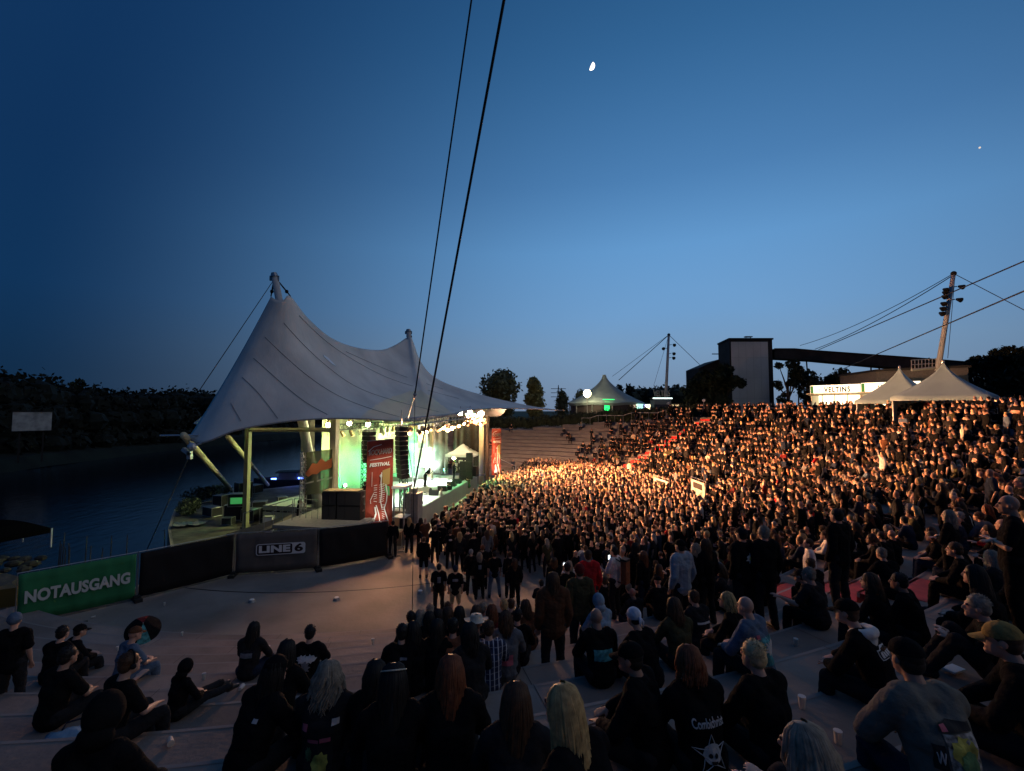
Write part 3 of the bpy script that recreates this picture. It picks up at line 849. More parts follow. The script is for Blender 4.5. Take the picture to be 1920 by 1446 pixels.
lamp('SPOT', S(-3.4, -1.5, 6.2), 9000, (.75, 1, .8), S(-3.6, -1.6, 1.2), .3, 70, .9, 'stage_wash')
lamp('SPOT', S(2, .1, 5.8), 3500, GREEN, S(2.5, 1.8, 1), .3, 90, .9, 'stage_wash')
lamp('SPOT', S(5.5, -6, 5.8), 5000, (.1, 1, .6), S(8.6, -5, 2.6), .3, 80, .9, 'stage_wash')
lamp('SPOT', S(-9.5, -6, 6.0), 260, (1, .8, .45), S(-9.4, -2.5, 1.2), .3, 110, .9, 'stage_wash')
# visible flood lamps low on the deck and behind
m_glow_w = mat('flood_face_white', (1, 1, .9), .3, emit=(.85, 1, .9), estr=45)
m_glow_y = mat('flood_face_warm', (1, 1, .7), .3, emit=(1, .9, .62), estr=60)
def flood(loc, facing, w, h, m, lab, cat='floodlight', group=None):
    root = empty('floor_flood', loc, facing, lab, cat, group)
    MB().box((0, .05, h / 2 + .1), (w, .12, h)).build('housing', m_can, root)
    MB().box((0, -.02, h / 2 + .1), (w * .9, .02, h * .88)).build('lamp_face', m, root)
    MB().tube((-w * .4, .05, 0), (-w * .4, .05, .15), .02).tube((w * .4, .05, 0), (w * .4, .05, .15), .02).build('foot', m_steel, root)
    return root
flood(S(5.2, -4.2, ZD), SRZ + R(60), 1.7, 1.05, m_glow_w, 'broad white blinder panel standing on the deck beside the guitarist')
flood(at(775, 833, 42.5), SRZ + R(75), 1.0, 2.3, m_glow_y, 'tall dazzling warm light wall hanging at the back of the stage', 'light panel')
flood(at(792, 842, 42.9), SRZ + R(75), .8, 1.5, m_glow_y, 'smaller dazzling light panel right of the tall one', 'light panel')
for (x, y, D, lab) in ((616, 793, 30.5, 'warm lamp under the roof above the near wing'), (655, 790, 33, 'warm lamp under the roof right of the near column'), (690, 792, 34, 'warm lamp under the roof behind the hung speaker')):
    root = empty('roof_lamp', at(x, y + 4, D), 0, lab, 'lamp')
    MB().ball((0, 0, 0), .17, 10, 8).build('bulb', m_glow_y, root, smooth=True); MB().tube((0, 0, .1), (0, 0, .5), .12, .05, 8).build('housing', m_can, root)
for (x, y, lab) in ((851, 859, 'left round white lamp under the pop-up canopy'), (877.5, 859, 'right round white lamp under the pop-up canopy')):
    root = empty('canopy_lamp', at(x, y, 43), 0, lab, 'lamp')
    MB().ball((0, 0, 0), .15, 12, 8).build('bulb', m_glow_y, root, smooth=True); MB().tube((0, .12, 0), (0, .3, 0), .16, .1, 10).tube((0, .2, -.1), (0, .2, -1.2), .02, .02, 5).build('stand', m_can, root)

# smoke on stage
def volume_box(name, c, d, rz, dens, col, label, nsc=.5, lo=.42, hi=.75, emit=None, es=0):
    m = bpy.data.materials.new(name); m.use_nodes = True; nt = m.node_tree; nt.nodes.clear()
    o_ = nt.nodes.new('ShaderNodeOutputMaterial'); v = nt.nodes.new('ShaderNodeVolumePrincipled')
    v.inputs['Color'].default_value = (*col, 1); v.inputs['Anisotropy'].default_value = .2
    tcn = nt.nodes.new('ShaderNodeTexCoord'); n = nt.nodes.new('ShaderNodeTexNoise'); n.inputs['Scale'].default_value = nsc; n.inputs['Detail'].default_value = 3
    mr = nt.nodes.new('ShaderNodeMapRange'); mr.inputs[1].default_value = lo; mr.inputs[2].default_value = hi; mr.inputs[4].default_value = dens
    # fade towards the walls of the box so no edge shows
    ln = nt.nodes.new('ShaderNodeVectorMath'); ln.operation = 'LENGTH'
    mp = nt.nodes.new('ShaderNodeMapping'); mp.inputs['Scale'].default_value = (2 / d[0], 2 / d[1], 2 / d[2])
    fd = nt.nodes.new('ShaderNodeMapRange'); fd.inputs[1].default_value = .45; fd.inputs[2].default_value = 1.0; fd.inputs[3].default_value = 1; fd.inputs[4].default_value = 0
    mu = nt.nodes.new('ShaderNodeMath'); mu.operation = 'MULTIPLY'
    L = nt.links.new
    L(tcn.outputs['Object'], n.inputs['Vector']); L(n.outputs[0], mr.inputs[0]); L(tcn.outputs['Object'], mp.inputs[0]); L(mp.outputs[0], ln.inputs[0]); L(ln.outputs['Value'], fd.inputs[0])
    L(mr.outputs[0], mu.inputs[0]); L(fd.outputs[0], mu.inputs[1]); L(mu.outputs[0], v.inputs['Density']); L(v.outputs[0], o_.inputs['Volume'])
    o = MB().box((0, 0, 0), d).build('stage_smoke', m); o.location = c; o.rotation_euler = (0, 0, rz)
    tag(o, label, 'smoke', kind='stuff'); return o
volume_box('smoke_near', S(-.4, -5.9, 3.7), (8.5, 5.0, 5.6), SRZ, 1.3, (.9, .95, .8), 'thick lit smoke at the near back of the stage')
volume_box('smoke_far', S(6.0, -4.4, 2.9), (6.5, 6.0, 4.4), SRZ, 1.2, (.85, .95, .9), 'green smoke drifting over the far back of the stage')

# ------------------------------------------------------------------ sound and gear
def line_array(x, ytop, D, n, w, h, d, lab, rz):
    p = at(x, ytop, D); root = empty('line_array', p, rz, lab, 'speakers')
    for k in range(n):
        a = k * .012; yy = .003 * k * k * .5
        M_ = Matrix.Rotation(a, 3, 'X')
        z = -(k + .5) * h * 1.04
        q = MB(); q.box((0, yy, z), (w, d, h * .9), M=M_); c = q.build('speaker_box', m_black, root)
        MB().box((0, yy - d / 2 - .012, z), (w * .94, .02, h * .8), M=M_).build('grille', m_grille, c)
        MB().box((0, yy - d * .2, z - h * .5), (w * 1.02, d * .5, .02), M=M_).build('rigging_bar', m_steel, c)
    MB().box((0, 0, .06), (w * .8, d, .08)).tube((0, 0, .1), (0, 0, 1.0), .02, .02, 5).build('hoist', m_steel, root)
    return root
line_array(753, 800, 27.4, 11, .78, .27, .5, 'tall hung speaker column right of the big red banner', R(-55))
line_array(692, 809, 28.5, 7, .72, .27, .5, 'shorter hung speaker column left of the big red banner', R(-35))
def sub(p, w, h, rz, lab):
    root = empty('bass_speaker', p, rz, lab, 'speaker', 'bass speakers stacked on the side platform')
    MB().box((0, 0, h / 2), (w, .8, h)).build('cabinet', m_black, root)
    MB().box((0, -.41, h / 2), (w * .93, .03, h * .9)).build('grille', m_grille, root)
    q = MB()
    for sx in (-1, 1): q.box((sx * (w / 2 + .01), 0, h * .6), (.03, .22, .08))
    q.build('handle', m_steel, root)
bx = at(608, 972, 26.2)
for k, (x, rowh) in enumerate(((616, 2), (629, 2), (645, 2), (660, 2), (673, 2))):
    for j in range(rowh):
        p = at(x, 972, 26.2 - k * .05); sub((p.x, p.y, 1.2 + j * .78), .42 if k < 2 else .48, .76, R(-5), 'black bass speaker, %s box of the %s stack counted from the left' % (('lower', 'upper')[j], ('first', 'second', 'third', 'fourth', 'fifth')[k]))
# plywood boards on the subs
for x in (628, 660):
    p = at(x, 920, 26.1); o = MB().box((p.x, p.y, 2.79), (1.0, .8, .04), R(-5)).build('plywood_board', mat('plywood', (.5, .4, .2), .7)); tag(o, 'pale board lying on the %s half of the speaker stack' % ('left' if x < 640 else 'right'), 'board')
# truss tower beside banner
p = at(682, 985, 26.6); root = empty('truss_tower', (p.x, p.y, 0), 0, 'slim black lattice tower left of the big red banner', 'truss tower')
mb = MB(); truss(mb, (0, 0, 0), (0, 0, at(682, 828, 26.6).z), .32, .022, 18); mb.build('lattice', m_black, root)
MB().box((0, 0, .04), (.9, .9, .08)).build('base_plate', m_steel, root)
# second, white lattice post at the print screen
p = at(567, 985, 27.2); root = empty('truss_tower', (p.x, p.y, 0), 0, 'steel lattice post at the left edge of the printed mesh screen', 'truss tower')
mb = MB(); truss(mb, (0, 0, 0), (0, 0, at(567, 848, 27.2).z), .28, .025, 16); mb.build('lattice', m_steel, root)
MB().box((0, 0, .04), (.8, .8, .08)).build('base_plate', m_steel, root)
# printed mesh screen
m_scrim = bpy.data.materials.new('printed_scrim'); m_scrim.use_nodes = True
nt = m_scrim.node_tree; b = nt.nodes['Principled BSDF']; b.inputs['Base Color'].default_value = (.11, .13, .06, 1); b.inputs['Roughness'].default_value = .8
tb_ = nt.nodes.new('ShaderNodeBsdfTransparent'); mx = nt.nodes.new('ShaderNodeMixShader'); mx.inputs[0].default_value = .1
nt.links.new(b.outputs[0], mx.inputs[1]); nt.links.new(tb_.outputs[0], mx.inputs[2]); nt.links.new(mx.outputs[0], nt.nodes['Material Output'].inputs[0])
c1, c2, c3, c4 = at(569, 849, 27.2), at(624, 842, 27.8), at(624, 925, 27.8), at(569, 928, 27.2)
root = empty('mesh_screen', ((c3 + c4) / 2), 0, 'dark green mesh screen with torn orange print between post and column', 'screen')
ro = Vector(root.location)
P = [[c1.lerp(c4, j / 8) .lerp(c2.lerp(c3, j / 8), i / 12) + Vector((0, .03 * math.sin(i * 1.1 + j), 0)) - ro for i in range(13)] for j in range(9)]
MB().grid(P).build('screen_cloth', m_scrim, root, smooth=True)
def quad_pt(q, u, v, off=0.0):
    a = q[0].lerp(q[1], u); d = q[3].lerp(q[2], u); p = a.lerp(d, v)
    n = (q[1] - q[0]).cross(q[3] - q[0]).normalized()
    if n.dot(Vector((0, 0, EYE)) - p) < 0: n = -n
    return p + n * off
q = (c1, c2, c3, c4)
m_or = mat('orange_print', (.65, .2, .08), .8)
rag = [(.05, .55), (.2, .42), (.3, .3), (.45, .33), (.6, .2), (.75, .3), (.97, .22), (.97, .45), (.8, .5), (.6, .52), (.45, .6), (.3, .58), (.15, .66)]
MB().add([quad_pt(q, u, v * .9, .05) - ro for u, v in rag] , [tuple(range(len(rag)))]).build('orange_print', m_or, root)
m_cr = mat('pale_print', (.55, .55, .42), .8)
mb = MB()
for (u, v, w) in ((.05, .72, .3), (.45, .68, .25), (.78, .66, .2)): mb.add([quad_pt(q, u + a * w, v - a * .04 + b_ * .035, .06) - ro for a, b_ in ((0, 0), (1, 0), (1, 1), (0, 1))], [(0, 1, 2, 3)])
mb.build('pale_print', m_cr, root)

# ------------------------------------------------------------------ tall festival banners
m_ban = mat('banner_red', (.32, .055, .03), .7, noise=.18, nscale=1.6, bump=.35, bscale=1.5, coord='Object')
m_ban_y = mat('banner_ochre_print', (.42, .30, .1), .8); m_ban_g = mat('banner_green_print', (.12, .45, .16), .8)
m_print = mat('banner_white_print', (.8, .8, .72), .7); m_blk = mat('black_print', (.02, .02, .02), .8)
def banner(q, label, detail=True):
    root = empty('festival_banner', (q[2] + q[3]) / 2, 0, label, 'banner')
    ro = Vector(root.location)
    P = []
    for j in range(25):
        P.append([quad_pt(q, i / 10, j / 24, .035 * math.sin(j * 1.1 + i * .8) * math.sin(PI * i / 10) + .02 * math.sin(j * 2.3 - i)) - ro for i in range(11)])
    cl = MB().grid(P).build('cloth', m_ban, root, smooth=True)
    def poly(pts, m, off, nm):
        return MB().add([quad_pt(q, u, v, off) - ro for u, v in pts], [tuple(range(len(pts)))]).build(nm, m, root)
    def stroke(pts, w, m, off, nm, mb=None):
        own = mb is None; mb = mb or MB()
        for (a, b_) in zip(pts[:-1], pts[1:]):
            A = quad_pt(q, *a, off) - ro; B = quad_pt(q, *b_, off) - ro
            d = (B - A); n = (q[1] - q[0]).cross(q[3] - q[0]).normalized(); s_ = d.cross(n)
            if s_.length == 0: continue
            s_ = s_.normalized() * w / 2
            mb.add([A - s_, B - s_, B + s_, A + s_], [(0, 1, 2, 3)])
        return mb.build(nm, m, root) if own else mb
    xd = q[1] - q[0]; yd = -(q[3] - q[0]); W = xd.length
    # logotype: two leaning words in outline blocks, plus sweeping underline
    stroke([(.05, .12), (.25, .07), (.55, .05)], .035, m_print, .09, 'logo_swash'); stroke([(.12, .225), (.55, .215), (.93, .2)], .03, m_print, .09, 'logo_underline')
    for (tx, u, v, sz) in (('ROCK', .29, .14, .42), ('HARD', .73, .135, .42)):
        me = text_mesh(tx, sz, .004, .004, .15, .85, width=W * (.42 if tx == 'ROCK' else .42)); place_text(me, 'lettering', m_print, quad_pt(q, u, v, .095) - ro, xd, yd, root)
        me = text_mesh(tx, sz, -.006, .004, .15, .85, width=W * (.39 if tx == 'ROCK' else .39)); place_text(me, 'lettering_core', m_blk, quad_pt(q, u, v, .105) - ro, xd, yd, root)
    me = text_mesh('FESTIVAL', .27, .012, .004, .2, 1.0, width=W * .78); place_text(me, 'lettering', m_print, quad_pt(q, .5, .285, .095) - ro, xd, yd, root)
    poly([(.6, .36), (.9, .33), (.88, .52), (.62, .55)], m_ban_y, .08, 'ochre_print'); poly([(.72, .53), (.88, .55), (.9, .66), (.78, .64), (.7, .58)], m_ban_g, .085, 'green_print')
    # generic bony figure: spine, ribs, arms, thick outline
    fg = MB(); r2 = random.Random(3)
    stroke([(.58, .38), (.56, .5), (.6, .6), (.56, .72), (.62, .8)], .05, m_print, .1, '', fg)
    for k in range(9):
        v = .52 + k * .025; stroke([(.5, v + .008), (.72 - .01 * abs(k - 4), v - .008)], .028, m_print, .1, '', fg)
    for k in range(8):
        v = .53 + k * .026; stroke([(.3, v), (.42, v + .012 * r2.uniform(-1, 1))], .03, m_print, .1, '', fg)
    stroke([(.74, .52), (.8, .62), (.78, .72), (.7, .8), (.78, .88), (.86, .95)], .05, m_print, .1, '', fg)
    stroke([(.4, .76), (.5, .86), (.55, .95), (.7, .98)], .05, m_print, .1, '', fg)
    stroke([(.36, .78), (.4, .86), (.32, .95)], .08, m_print, .1, '', fg)
    stroke([(.3, .62), (.18, .7), (.2, .74)], .035, m_print, .1, '', fg)
    for k in range(7): stroke([(.58 + .01 * k, .76 + .025 * k), (.72, .76 + .028 * k)], .022, m_print, .1, '', fg)
    stroke([(.22, .37), (.22, .54)], .02, m_print, .1, '', fg)
    fg.ball(quad_pt(q, .55, .42, .09) - ro, .075, 8, 6, 0, (1, .3, 1.2))
    fg.build('figure_print', m_print, root)
    # top and bottom rails
    for (u0, u1, v) in ((0, 1, 0), (0, 1, 1)):
        MB().tube(quad_pt(q, u0, v, -.04) - ro, quad_pt(q, u1, v, -.04) - ro, .035, .035, 8).build('rail', m_steel, root)
    return root
Db = 26.2
banner((at(689, 828, Db), at(738, 823.5, Db + .3), at(735, 984, Db + .3), at(684, 986, Db)), 'big red festival banner with white bony figure in front of the stage')
banner((at(922, 804, 43.6), at(940, 803.5, 43.9), at(939, 892, 43.9), at(921.5, 891, 43.6)), 'smaller far red festival banner right of the corner column')
p = at(914, 800, 43.5); o = MB().tube((p.x, p.y, 0), (p.x, p.y, 6.8), .2, .2, 10).build('dark_column', mat('dark_steel', (.06, .045, .035), .6)); tag(o, 'dark steel column between the lit column and the far banner', 'column')
# footlights of the banners
for k, (x, y, D) in enumerate(((712, 990, 25.6), (930, 893, 43.2))):
    p = at(x, y, D); lamp('SPOT', p, 50 if k == 0 else 110, (1, .95, .85), at(x, y - 40, D + .8), .1, 80, .8, 'banner_light')
    root = empty('ground_lamp', (p.x, p.y, p.z - .15), 0, 'lamp at the foot of the %s banner' % ('big near' if k == 0 else 'far'), 'lamp')
    MB().tube((0, 0, -.1), (0, 0, .08), .1, .12, 10).build('can', m_can, root); MB().tube((0, 0, -.1), (0, 0, -p.z + .15), .03, .05, 6).build('stand', m_steel, root)

lamp('SPOT', at(790, 800, 23.5), 900, (1, .8, .62), at(711, 905, 26.3), .3, 40, .6, 'banner_light')  # unseen spot added out front to brighten the big banner
# ------------------------------------------------------------------ backline
def amp(s, t, n, lab):
    for j in range(n):
        root = empty('amplifier', S(s, t, ZD + j * .78), SRZ + R(95), lab % ('lower', 'upper', 'top')[j], 'amplifier')
        MB().box((0, 0, .38), (.56, .38, .76)).build('cabinet', mat('green_tolex', (.02, .028, .02), .6), root)
        MB().box((0, -.2, .38), (.5, .03, .66)).build('grille', m_grille, root); MB().box((0, -.205, .72), (.5, .03, .05)).build('panel_strip', m_cr, root)
p = at(880, 880, 40.8); rel = p - S0; ss = rel.dot(AX); tt = rel.dot(NX)
for j, s_ in enumerate((0, .85)): amp(ss + s_ * .2, tt - s_ * .75, 3 - j, '%s amplifier of the ' + ('right' if j == 0 else 'left') + ' amplifier stack right of the drum kit')
amp(-1.5 + 3.0, -6.8, 2, '%s amplifier of the dark pair in front of the back cloth')
# dark wall panel / risers behind bent guitarist
root = empty('drum_riser', S(5.6, -5.6, ZD), SRZ, 'low black riser behind the white blinder', 'riser'); MB().box((0, 0, .2), (3.2, 2.6, .4)).build('platform', m_deck, root); MB().box((0, 1.32, .2), (3.2, .03, .36)).build('skirt', m_drape, root)
# drum kit
dk = empty('drum_kit', at(868, 884, 42.2), SRZ + R(100), 'pale drum kit under the white pop-up canopy', 'drum kit')
m_drum = mat('drum_shell', (.7, .72, .6), .3); m_cym = mat('cymbal', (.8, .6, .25), .25, metal=1)
MB().tube((0, -.25, .32), (0, .25, .32), .32, .32, 18).build('bass_drum', m_drum, dk)
for x, y, z in ((-.35, .1, .75), (.2, .1, .78), (.65, .35, .5)): MB().tube((x, y, z), (x, y, z + .25), .19, .19, 14).tube((x, y, 0), (x, y, z), .015, .015, 5).build('tom', m_drum, dk)
for x, y, z in ((-.8, .2, 1.15), (.75, .1, 1.3), (-.75, .5, .9)): MB().tube((x, y, z), (x, y, z + .015), .26, .03, 16).tube((x, y, 0), (x, y, z), .012, .012, 5).build('cymbal', m_cym, dk)
# monitor wedges and tables at stage front
def wedge(s, t, lab):
    root = empty('monitor_wedge', S(s, t, ZD), SRZ + R(90), lab, 'monitor speaker', 'monitor wedges on the stage front')
    MB().add([(-.35, -.25, 0), (.35, -.25, 0), (.35, .25, 0), (-.35, .25, 0), (-.35, -.2, .12), (.35, -.2, .12), (.35, .25, .4), (-.35, .25, .4)], [(3, 2, 1, 0), (4, 5, 6, 7), (0, 1, 5, 4), (1, 2, 6, 5), (2, 3, 7, 6), (3, 0, 4, 7)]).build('cabinet', m_black, root)
    MB().add([(-.3, -.17, .145), (.3, -.17, .145), (.3, .22, .395), (-.3, .22, .395)], [(0, 1, 2, 3)]).build('grille', m_grille, root)
for k, s in enumerate((-5.9, -4.7, -1.4, .4, 2.6, 4.0, 6.0)): wedge(s, -.35, ('first', 'second', 'third', 'fourth', 'fifth', 'sixth', 'seventh')[k] + ' monitor wedge along the stage front from the near end')
# pop-up canopy
cp = empty('popup_canopy', at(868, 885, 43.6), SRZ, 'small white pop-up canopy at the far end of the stage', 'canopy')
cw = 1.35; ze = 1.75; mb = MB(); P = []
e = [(-cw, -cw), (cw, -cw), (cw, cw), (-cw, cw)]
rows = []
for f, z in ((1, ze - .22), (1.0, ze), (.55, ze + .3), (.2, ze + .72), (.02, ze + .9)): rows.append([(x * f, y * f, z) for x, y in e])
MB().grid(rows, closed=True).build('canopy_roof', mat('white_canopy', (.8, .78, .7), .7, trans=.25), cp)
for x, y in e: MB().tube((x, y, -.0), (x, y, ze), .03, .03, 6).build('leg', m_steel, cp)
# blue screens by the far corner
root = empty('gear_rack', at(889, 893, 41.5), SRZ + R(80), 'rack with glowing blue panels at the far stage corner', 'rack')
MB().box((0, 0, .45), (.7, .5, .9)).build('case', m_flight, root)
for z in (.25, .6): MB().box((0, -.26, z), (.55, .02, .22)).build('lit_panel', mat('blue_led', (.1, .2, 1), .4, emit=(.12, .22, 1), estr=5), root)
# table-like white slab between banner and bollard
p = at(754, 912, 26.0); root = empty('gear_shelf', (p.x, p.y, 0), SRZ, 'white-topped gear shelf on grey legs right of the red banner', 'shelf')
MB().box((0, 0, p.z), (1.0, .8, .14)).build('top', m_white, root)
for sx in (-.4, .4):
    for sy in (-.3, .3): MB().tube((sx, sy, 0), (sx, sy, p.z), .05, .05, 8).build('leg', mat('grey_post', (.3, .31, .28)), root)
MB().box((0, 0, p.z * .45), (.9, .7, .06)).build('shelf_board', m_white, root)
for k, (x, y) in enumerate(((756, 1000), (757, 975))):
    p = at(x, y, 26); root = empty('flight_case', (p.x + .1, p.y + .4, .0 if k == 0 else .62), SRZ, ('lower', 'upper')[k] + ' black case with steel edges beneath the white shelf', 'case')
    MB().box((0, 0, .3), (.8, .6, .58)).build('body', m_flight, root)
    mb = MB()
    for sx in (-1, 1):
        for sy in (-1, 1): mb.tube((sx * .4, sy * .3, .01), (sx * .4, sy * .3, .59), .02, .02, 4)
    mb.build('edge', m_steel, root)
# ------------------------------------------------------------------ backstage quay on the left
ramp_ = empty('loading_ramp', atz(500, 990, 0), 0, 'pale plank ramp rising from the quay to the side platform', 'ramp'); ro = Vector(ramp_.location)
a = atz(424, 1001, .1); a2 = atz(500, 1003, .1); b_ = at(548, 960, 25.6); b2 = at(548, 948, 27.2); b_.z = b2.z = 1.18
a3 = atz(440, 985, .1)
m_plank = mat('ramp_planks', (.34, .28, .18), .8, noise=.2, nscale=3)
MB().add([v - ro for v in (a, a2 + Vector((-.8, .2, 0)), b_, b2)] + [v - ro - Vector((0, 0, .12)) for v in (a, a2 + Vector((-.8, .2, 0)), b_, b2)], [(0, 1, 2, 3), (7, 6, 5, 4), (0, 4, 5, 1), (1, 5, 6, 2), (2, 6, 7, 3), (3, 7, 4, 0)]).build('planks', m_plank, ramp_)
for (p_, q_) in ((a2 + Vector((-.8, .2, 0)), b_), (a, b2)):
    mb = MB(); pts = [p_.lerp(q_, i / 4) for i in range(5)]
    for v in pts[1:]: mb.tube(v - ro, v - ro + Vector((0, 0, .9)), .02, .02, 5)
    mb.path([v - ro + Vector((0, 0, .9)) for v in pts[1:]], .025, 5)
    mb.build('handrail', m_steel, ramp_)
def case(x, y, z, w, d, h, rz, lab, extra=None):
    p = atz(x, y, z); root = empty('flight_case', p, rz, lab, 'case')
    MB().box((0, 0, h / 2 + .06), (w, d, h)).build('body', m_flight, root)
    mb = MB()
    for sx in (-1, 1):
        for sy in (-1, 1): mb.tube((sx * w / 2, sy * d / 2, .06), (sx * w / 2, sy * d / 2, h + .06), .02, .02, 4)
    for zz in (.07, h + .05):
        mb.path([(-w / 2, -d / 2, zz), (w / 2, -d / 2, zz), (w / 2, d / 2, zz), (-w / 2, d / 2, zz), (-w / 2, -d / 2, zz)], .018, 4)
    mb.build('edge', m_steel, root)
    if extra: MB().box((0, -d / 2 - .012, h * .55), (w * .7, .02, h * .5)).build('lit_panel', extra, root)
    return root
m_gled = mat('green_led', (.1, .5, .2), .4, emit=(.15, 1, .25), estr=.22)
case(444, 975, 0, 1.3, .8, 1.0, R(10), 'black case with green lit panel on the quay', None)
case(447, 950, 1.05, 1.0, .7, .8, R(10), 'upper case glowing green on the quay', m_gled)
case(470, 978, 0, .9, .7, .8, R(-8), 'black case right of the green lit one')
case(487, 972, 0, .8, .7, 1.1, R(20), 'taller black case beside the ramp foot')
case(590, 985, 0, 1.4, .8, .8, R(5), 'black case below the side platform')
# railing and clutter along the quay
mb = MB()
for i in range(10):
    p = atz(560 + i * 5, 968, .9)
root = empty('platform_railing', at(560, 980, 26.5).xy.to_3d(), 0, 'short steel railing at the top of the ramp', 'railing'); ro = Vector(root.location)
mb = MB(); pp = [at(552 + i * 11, 948 + 1.0 * i, 26.4 - .12 * i) for i in range(5)]
for v in pp: mb.tube(Vector((v.x, v.y, 1.2)) - ro, Vector((v.x, v.y, 2.25)) - ro, .02, .02, 5)
for z in (1.7, 2.25): mb.path([Vector((v.x, v.y, z)) - ro for v in pp], .02, 5)
mb.build('bars', m_steel, root)
# marsh shrubs on the quay corner
for k, (x, y, w_) in enumerate(((372, 940, 2.2), (405, 935, 1.8), (350, 965, 1.2))):
    p = atz(x, y, 0); root = empty('reed_bush', p, 0, ('scrubby dark bush on the quay corner', 'scrubby bush right of the corner one on the quay', 'small scrub at the quay edge near the water')[k], 'bush')
    mb = MB(); leaf_cloud(mb, [(0, 0, .5, w_ / 2, w_ / 2, .55), (.4, .2, .7, w_ / 3, w_ / 3, .4)], 900, .09, 40 + k); mb.build('foliage', leafmats['mid' if k else 'dark'], root)
# reeds / poles in the water by the fence
r4 = random.Random(12)
for k in range(12):
    x = r4.uniform(95, 330); p = atz(x, 1050 + (330 - x) * .06, -1.3)
    mb = MB()
    o = MB().path([p, p + Vector((r4.uniform(-.05, .05), 0, r4.uniform(.9, 1.9)))], [.03, .02], 5).build('water_stake', mat('old_wood', (.08, .07, .06), .9)); tag(o, 'thin stake standing in the lake behind the banner fence', 'stake', 'stakes in the lake behind the fence')
# work boat with blue lamps behind the wing
bo = empty('work_boat', atz(535, 915, -1.3) , R(15), 'dark boat with blue lamps moored behind the stage', 'boat')
hull = []
for f, w_, z in ((0, 0.05, 0.0), (.15, .6, 0), (.5, .95, 0), (.85, .95, 0), (1, .85, 0)):
    x = -3.2 + 6.4 * f; hull.append([(x, -w_ * 1.3, .95 + .25 * (1 - f)), (x, -w_, .1), (x, 0, -.25), (x, w_, .1), (x, w_ * 1.3, .95 + .25 * (1 - f))])
MB().grid(hull).build('hull', mat('boat_hull', (.03, .03, .05), .5), bo, smooth=True)
MB().box((.4, 0, 1.3), (2.2, 1.6, .9), taper=.85).build('cabin', mat('boat_cabin', (.1, .1, .14), .5), bo)
MB().box((.4, 0, 1.8), (2.5, 1.9, .08)).build('cabin_roof', m_dark, bo)
for x in (1.7, -1.0): MB().box((x, -.9, 1.15), (.5, .1, .16)).build('blue_lamp', mat('blue_lamp', (.1, .2, 1), .4, emit=(.1, .22, 1), estr=12), bo)
p = atz(556, 905, 0); lamp('POINT', p + Vector((0, -1, .5)), 60, (.12, .2, 1), None, .2, name='blue_lamp_light')
# small white box under ramp
p = atz(503, 998, 0); root = empty('paper_bin', p, R(10), 'pale box standing under the ramp', 'box'); MB().box((0, 0, .45), (.5, .4, .9)).build('body', m_white, root); MB().box((0, 0, .93), (.54, .44, .05)).build('lid', m_fascia, root)

# ------------------------------------------------------------------ more rigging and gear on the stage
tr2 = empty('lighting_truss', S(2.5, -7.2, 6.1), 0, 'rear lighting truss above the back cloth', 'truss'); mb = MB(); truss(mb, AX * -5.5, AX * 6.5, .4, .03, 20); mb.build('lattice', m_black, tr2)
for k in range(9):
    o = copy_tree(protos[0] if k % 2 else protos[1]); o.location = S(-2.6 + k * 1.25, -7.1, 5.75); o.rotation_euler = (R(-60), 0, SRZ + R(-90 + 14 * (k - 4)))
    tag(o, 'small warm lamp on the rear truss above the back cloth', 'stage lamp', 'stage lamps on the rear truss')
for k, (s, t, h) in enumerate(((-5.6, -.9, 5.9), (9.1, -.9, 5.6))):
    r_t = empty('truss_tower', S(s, t, ZD), SRZ, ('black lattice tower at the near stage corner', 'black lattice tower at the far stage corner')[k], 'truss tower'); mb = MB(); truss(mb, (0, 0, 0), (0, 0, h - ZD + .4), .38, .028, 14); mb.build('lattice', m_black, r_t); MB().box((0, 0, .03), (.8, .8, .06)).build('base_plate', m_steel, r_t)
def moving_head(s, t, z, lab, col, up=False):
    r_t = empty('moving_head', S(s, t, z), SRZ + rng.uniform(-1, 1), lab, 'stage light', 'moving head lights')
    MB().box((0, 0, .08), (.34, .3, .16)).build('base', m_black, r_t); MB().box((-.17, 0, .32), (.04, .12, .36)).box((.17, 0, .32), (.04, .12, .36)).build('yoke', m_black, r_t)
    h_ = MB().ball((0, 0, .42), .15, 10, 8).build('head', m_black, r_t, smooth=True); MB().tube((0, -.1, .45), (0, -.17, .47), .1, .11, 10).build('lens', col, h_)
m_lg = mat('lens_green', (.1, 1, .3), .3, emit=(.1, 1, .35), estr=20); m_lw = mat('lens_white', (1, 1, .9), .3, emit=(1, .95, .75), estr=30)
for k, (s, t) in enumerate(((-4.8, -6.8), (-3.0, -7.4), (-1.2, -7.6), (2.6, -7.4), (7.6, -7.0), (8.6, -3.2))): moving_head(s, t, ZD, ('first', 'second', 'third', 'fourth', 'fifth', 'sixth')[k] + ' moving head light along the back of the stage from the near end', m_lg if k % 2 else m_lw)
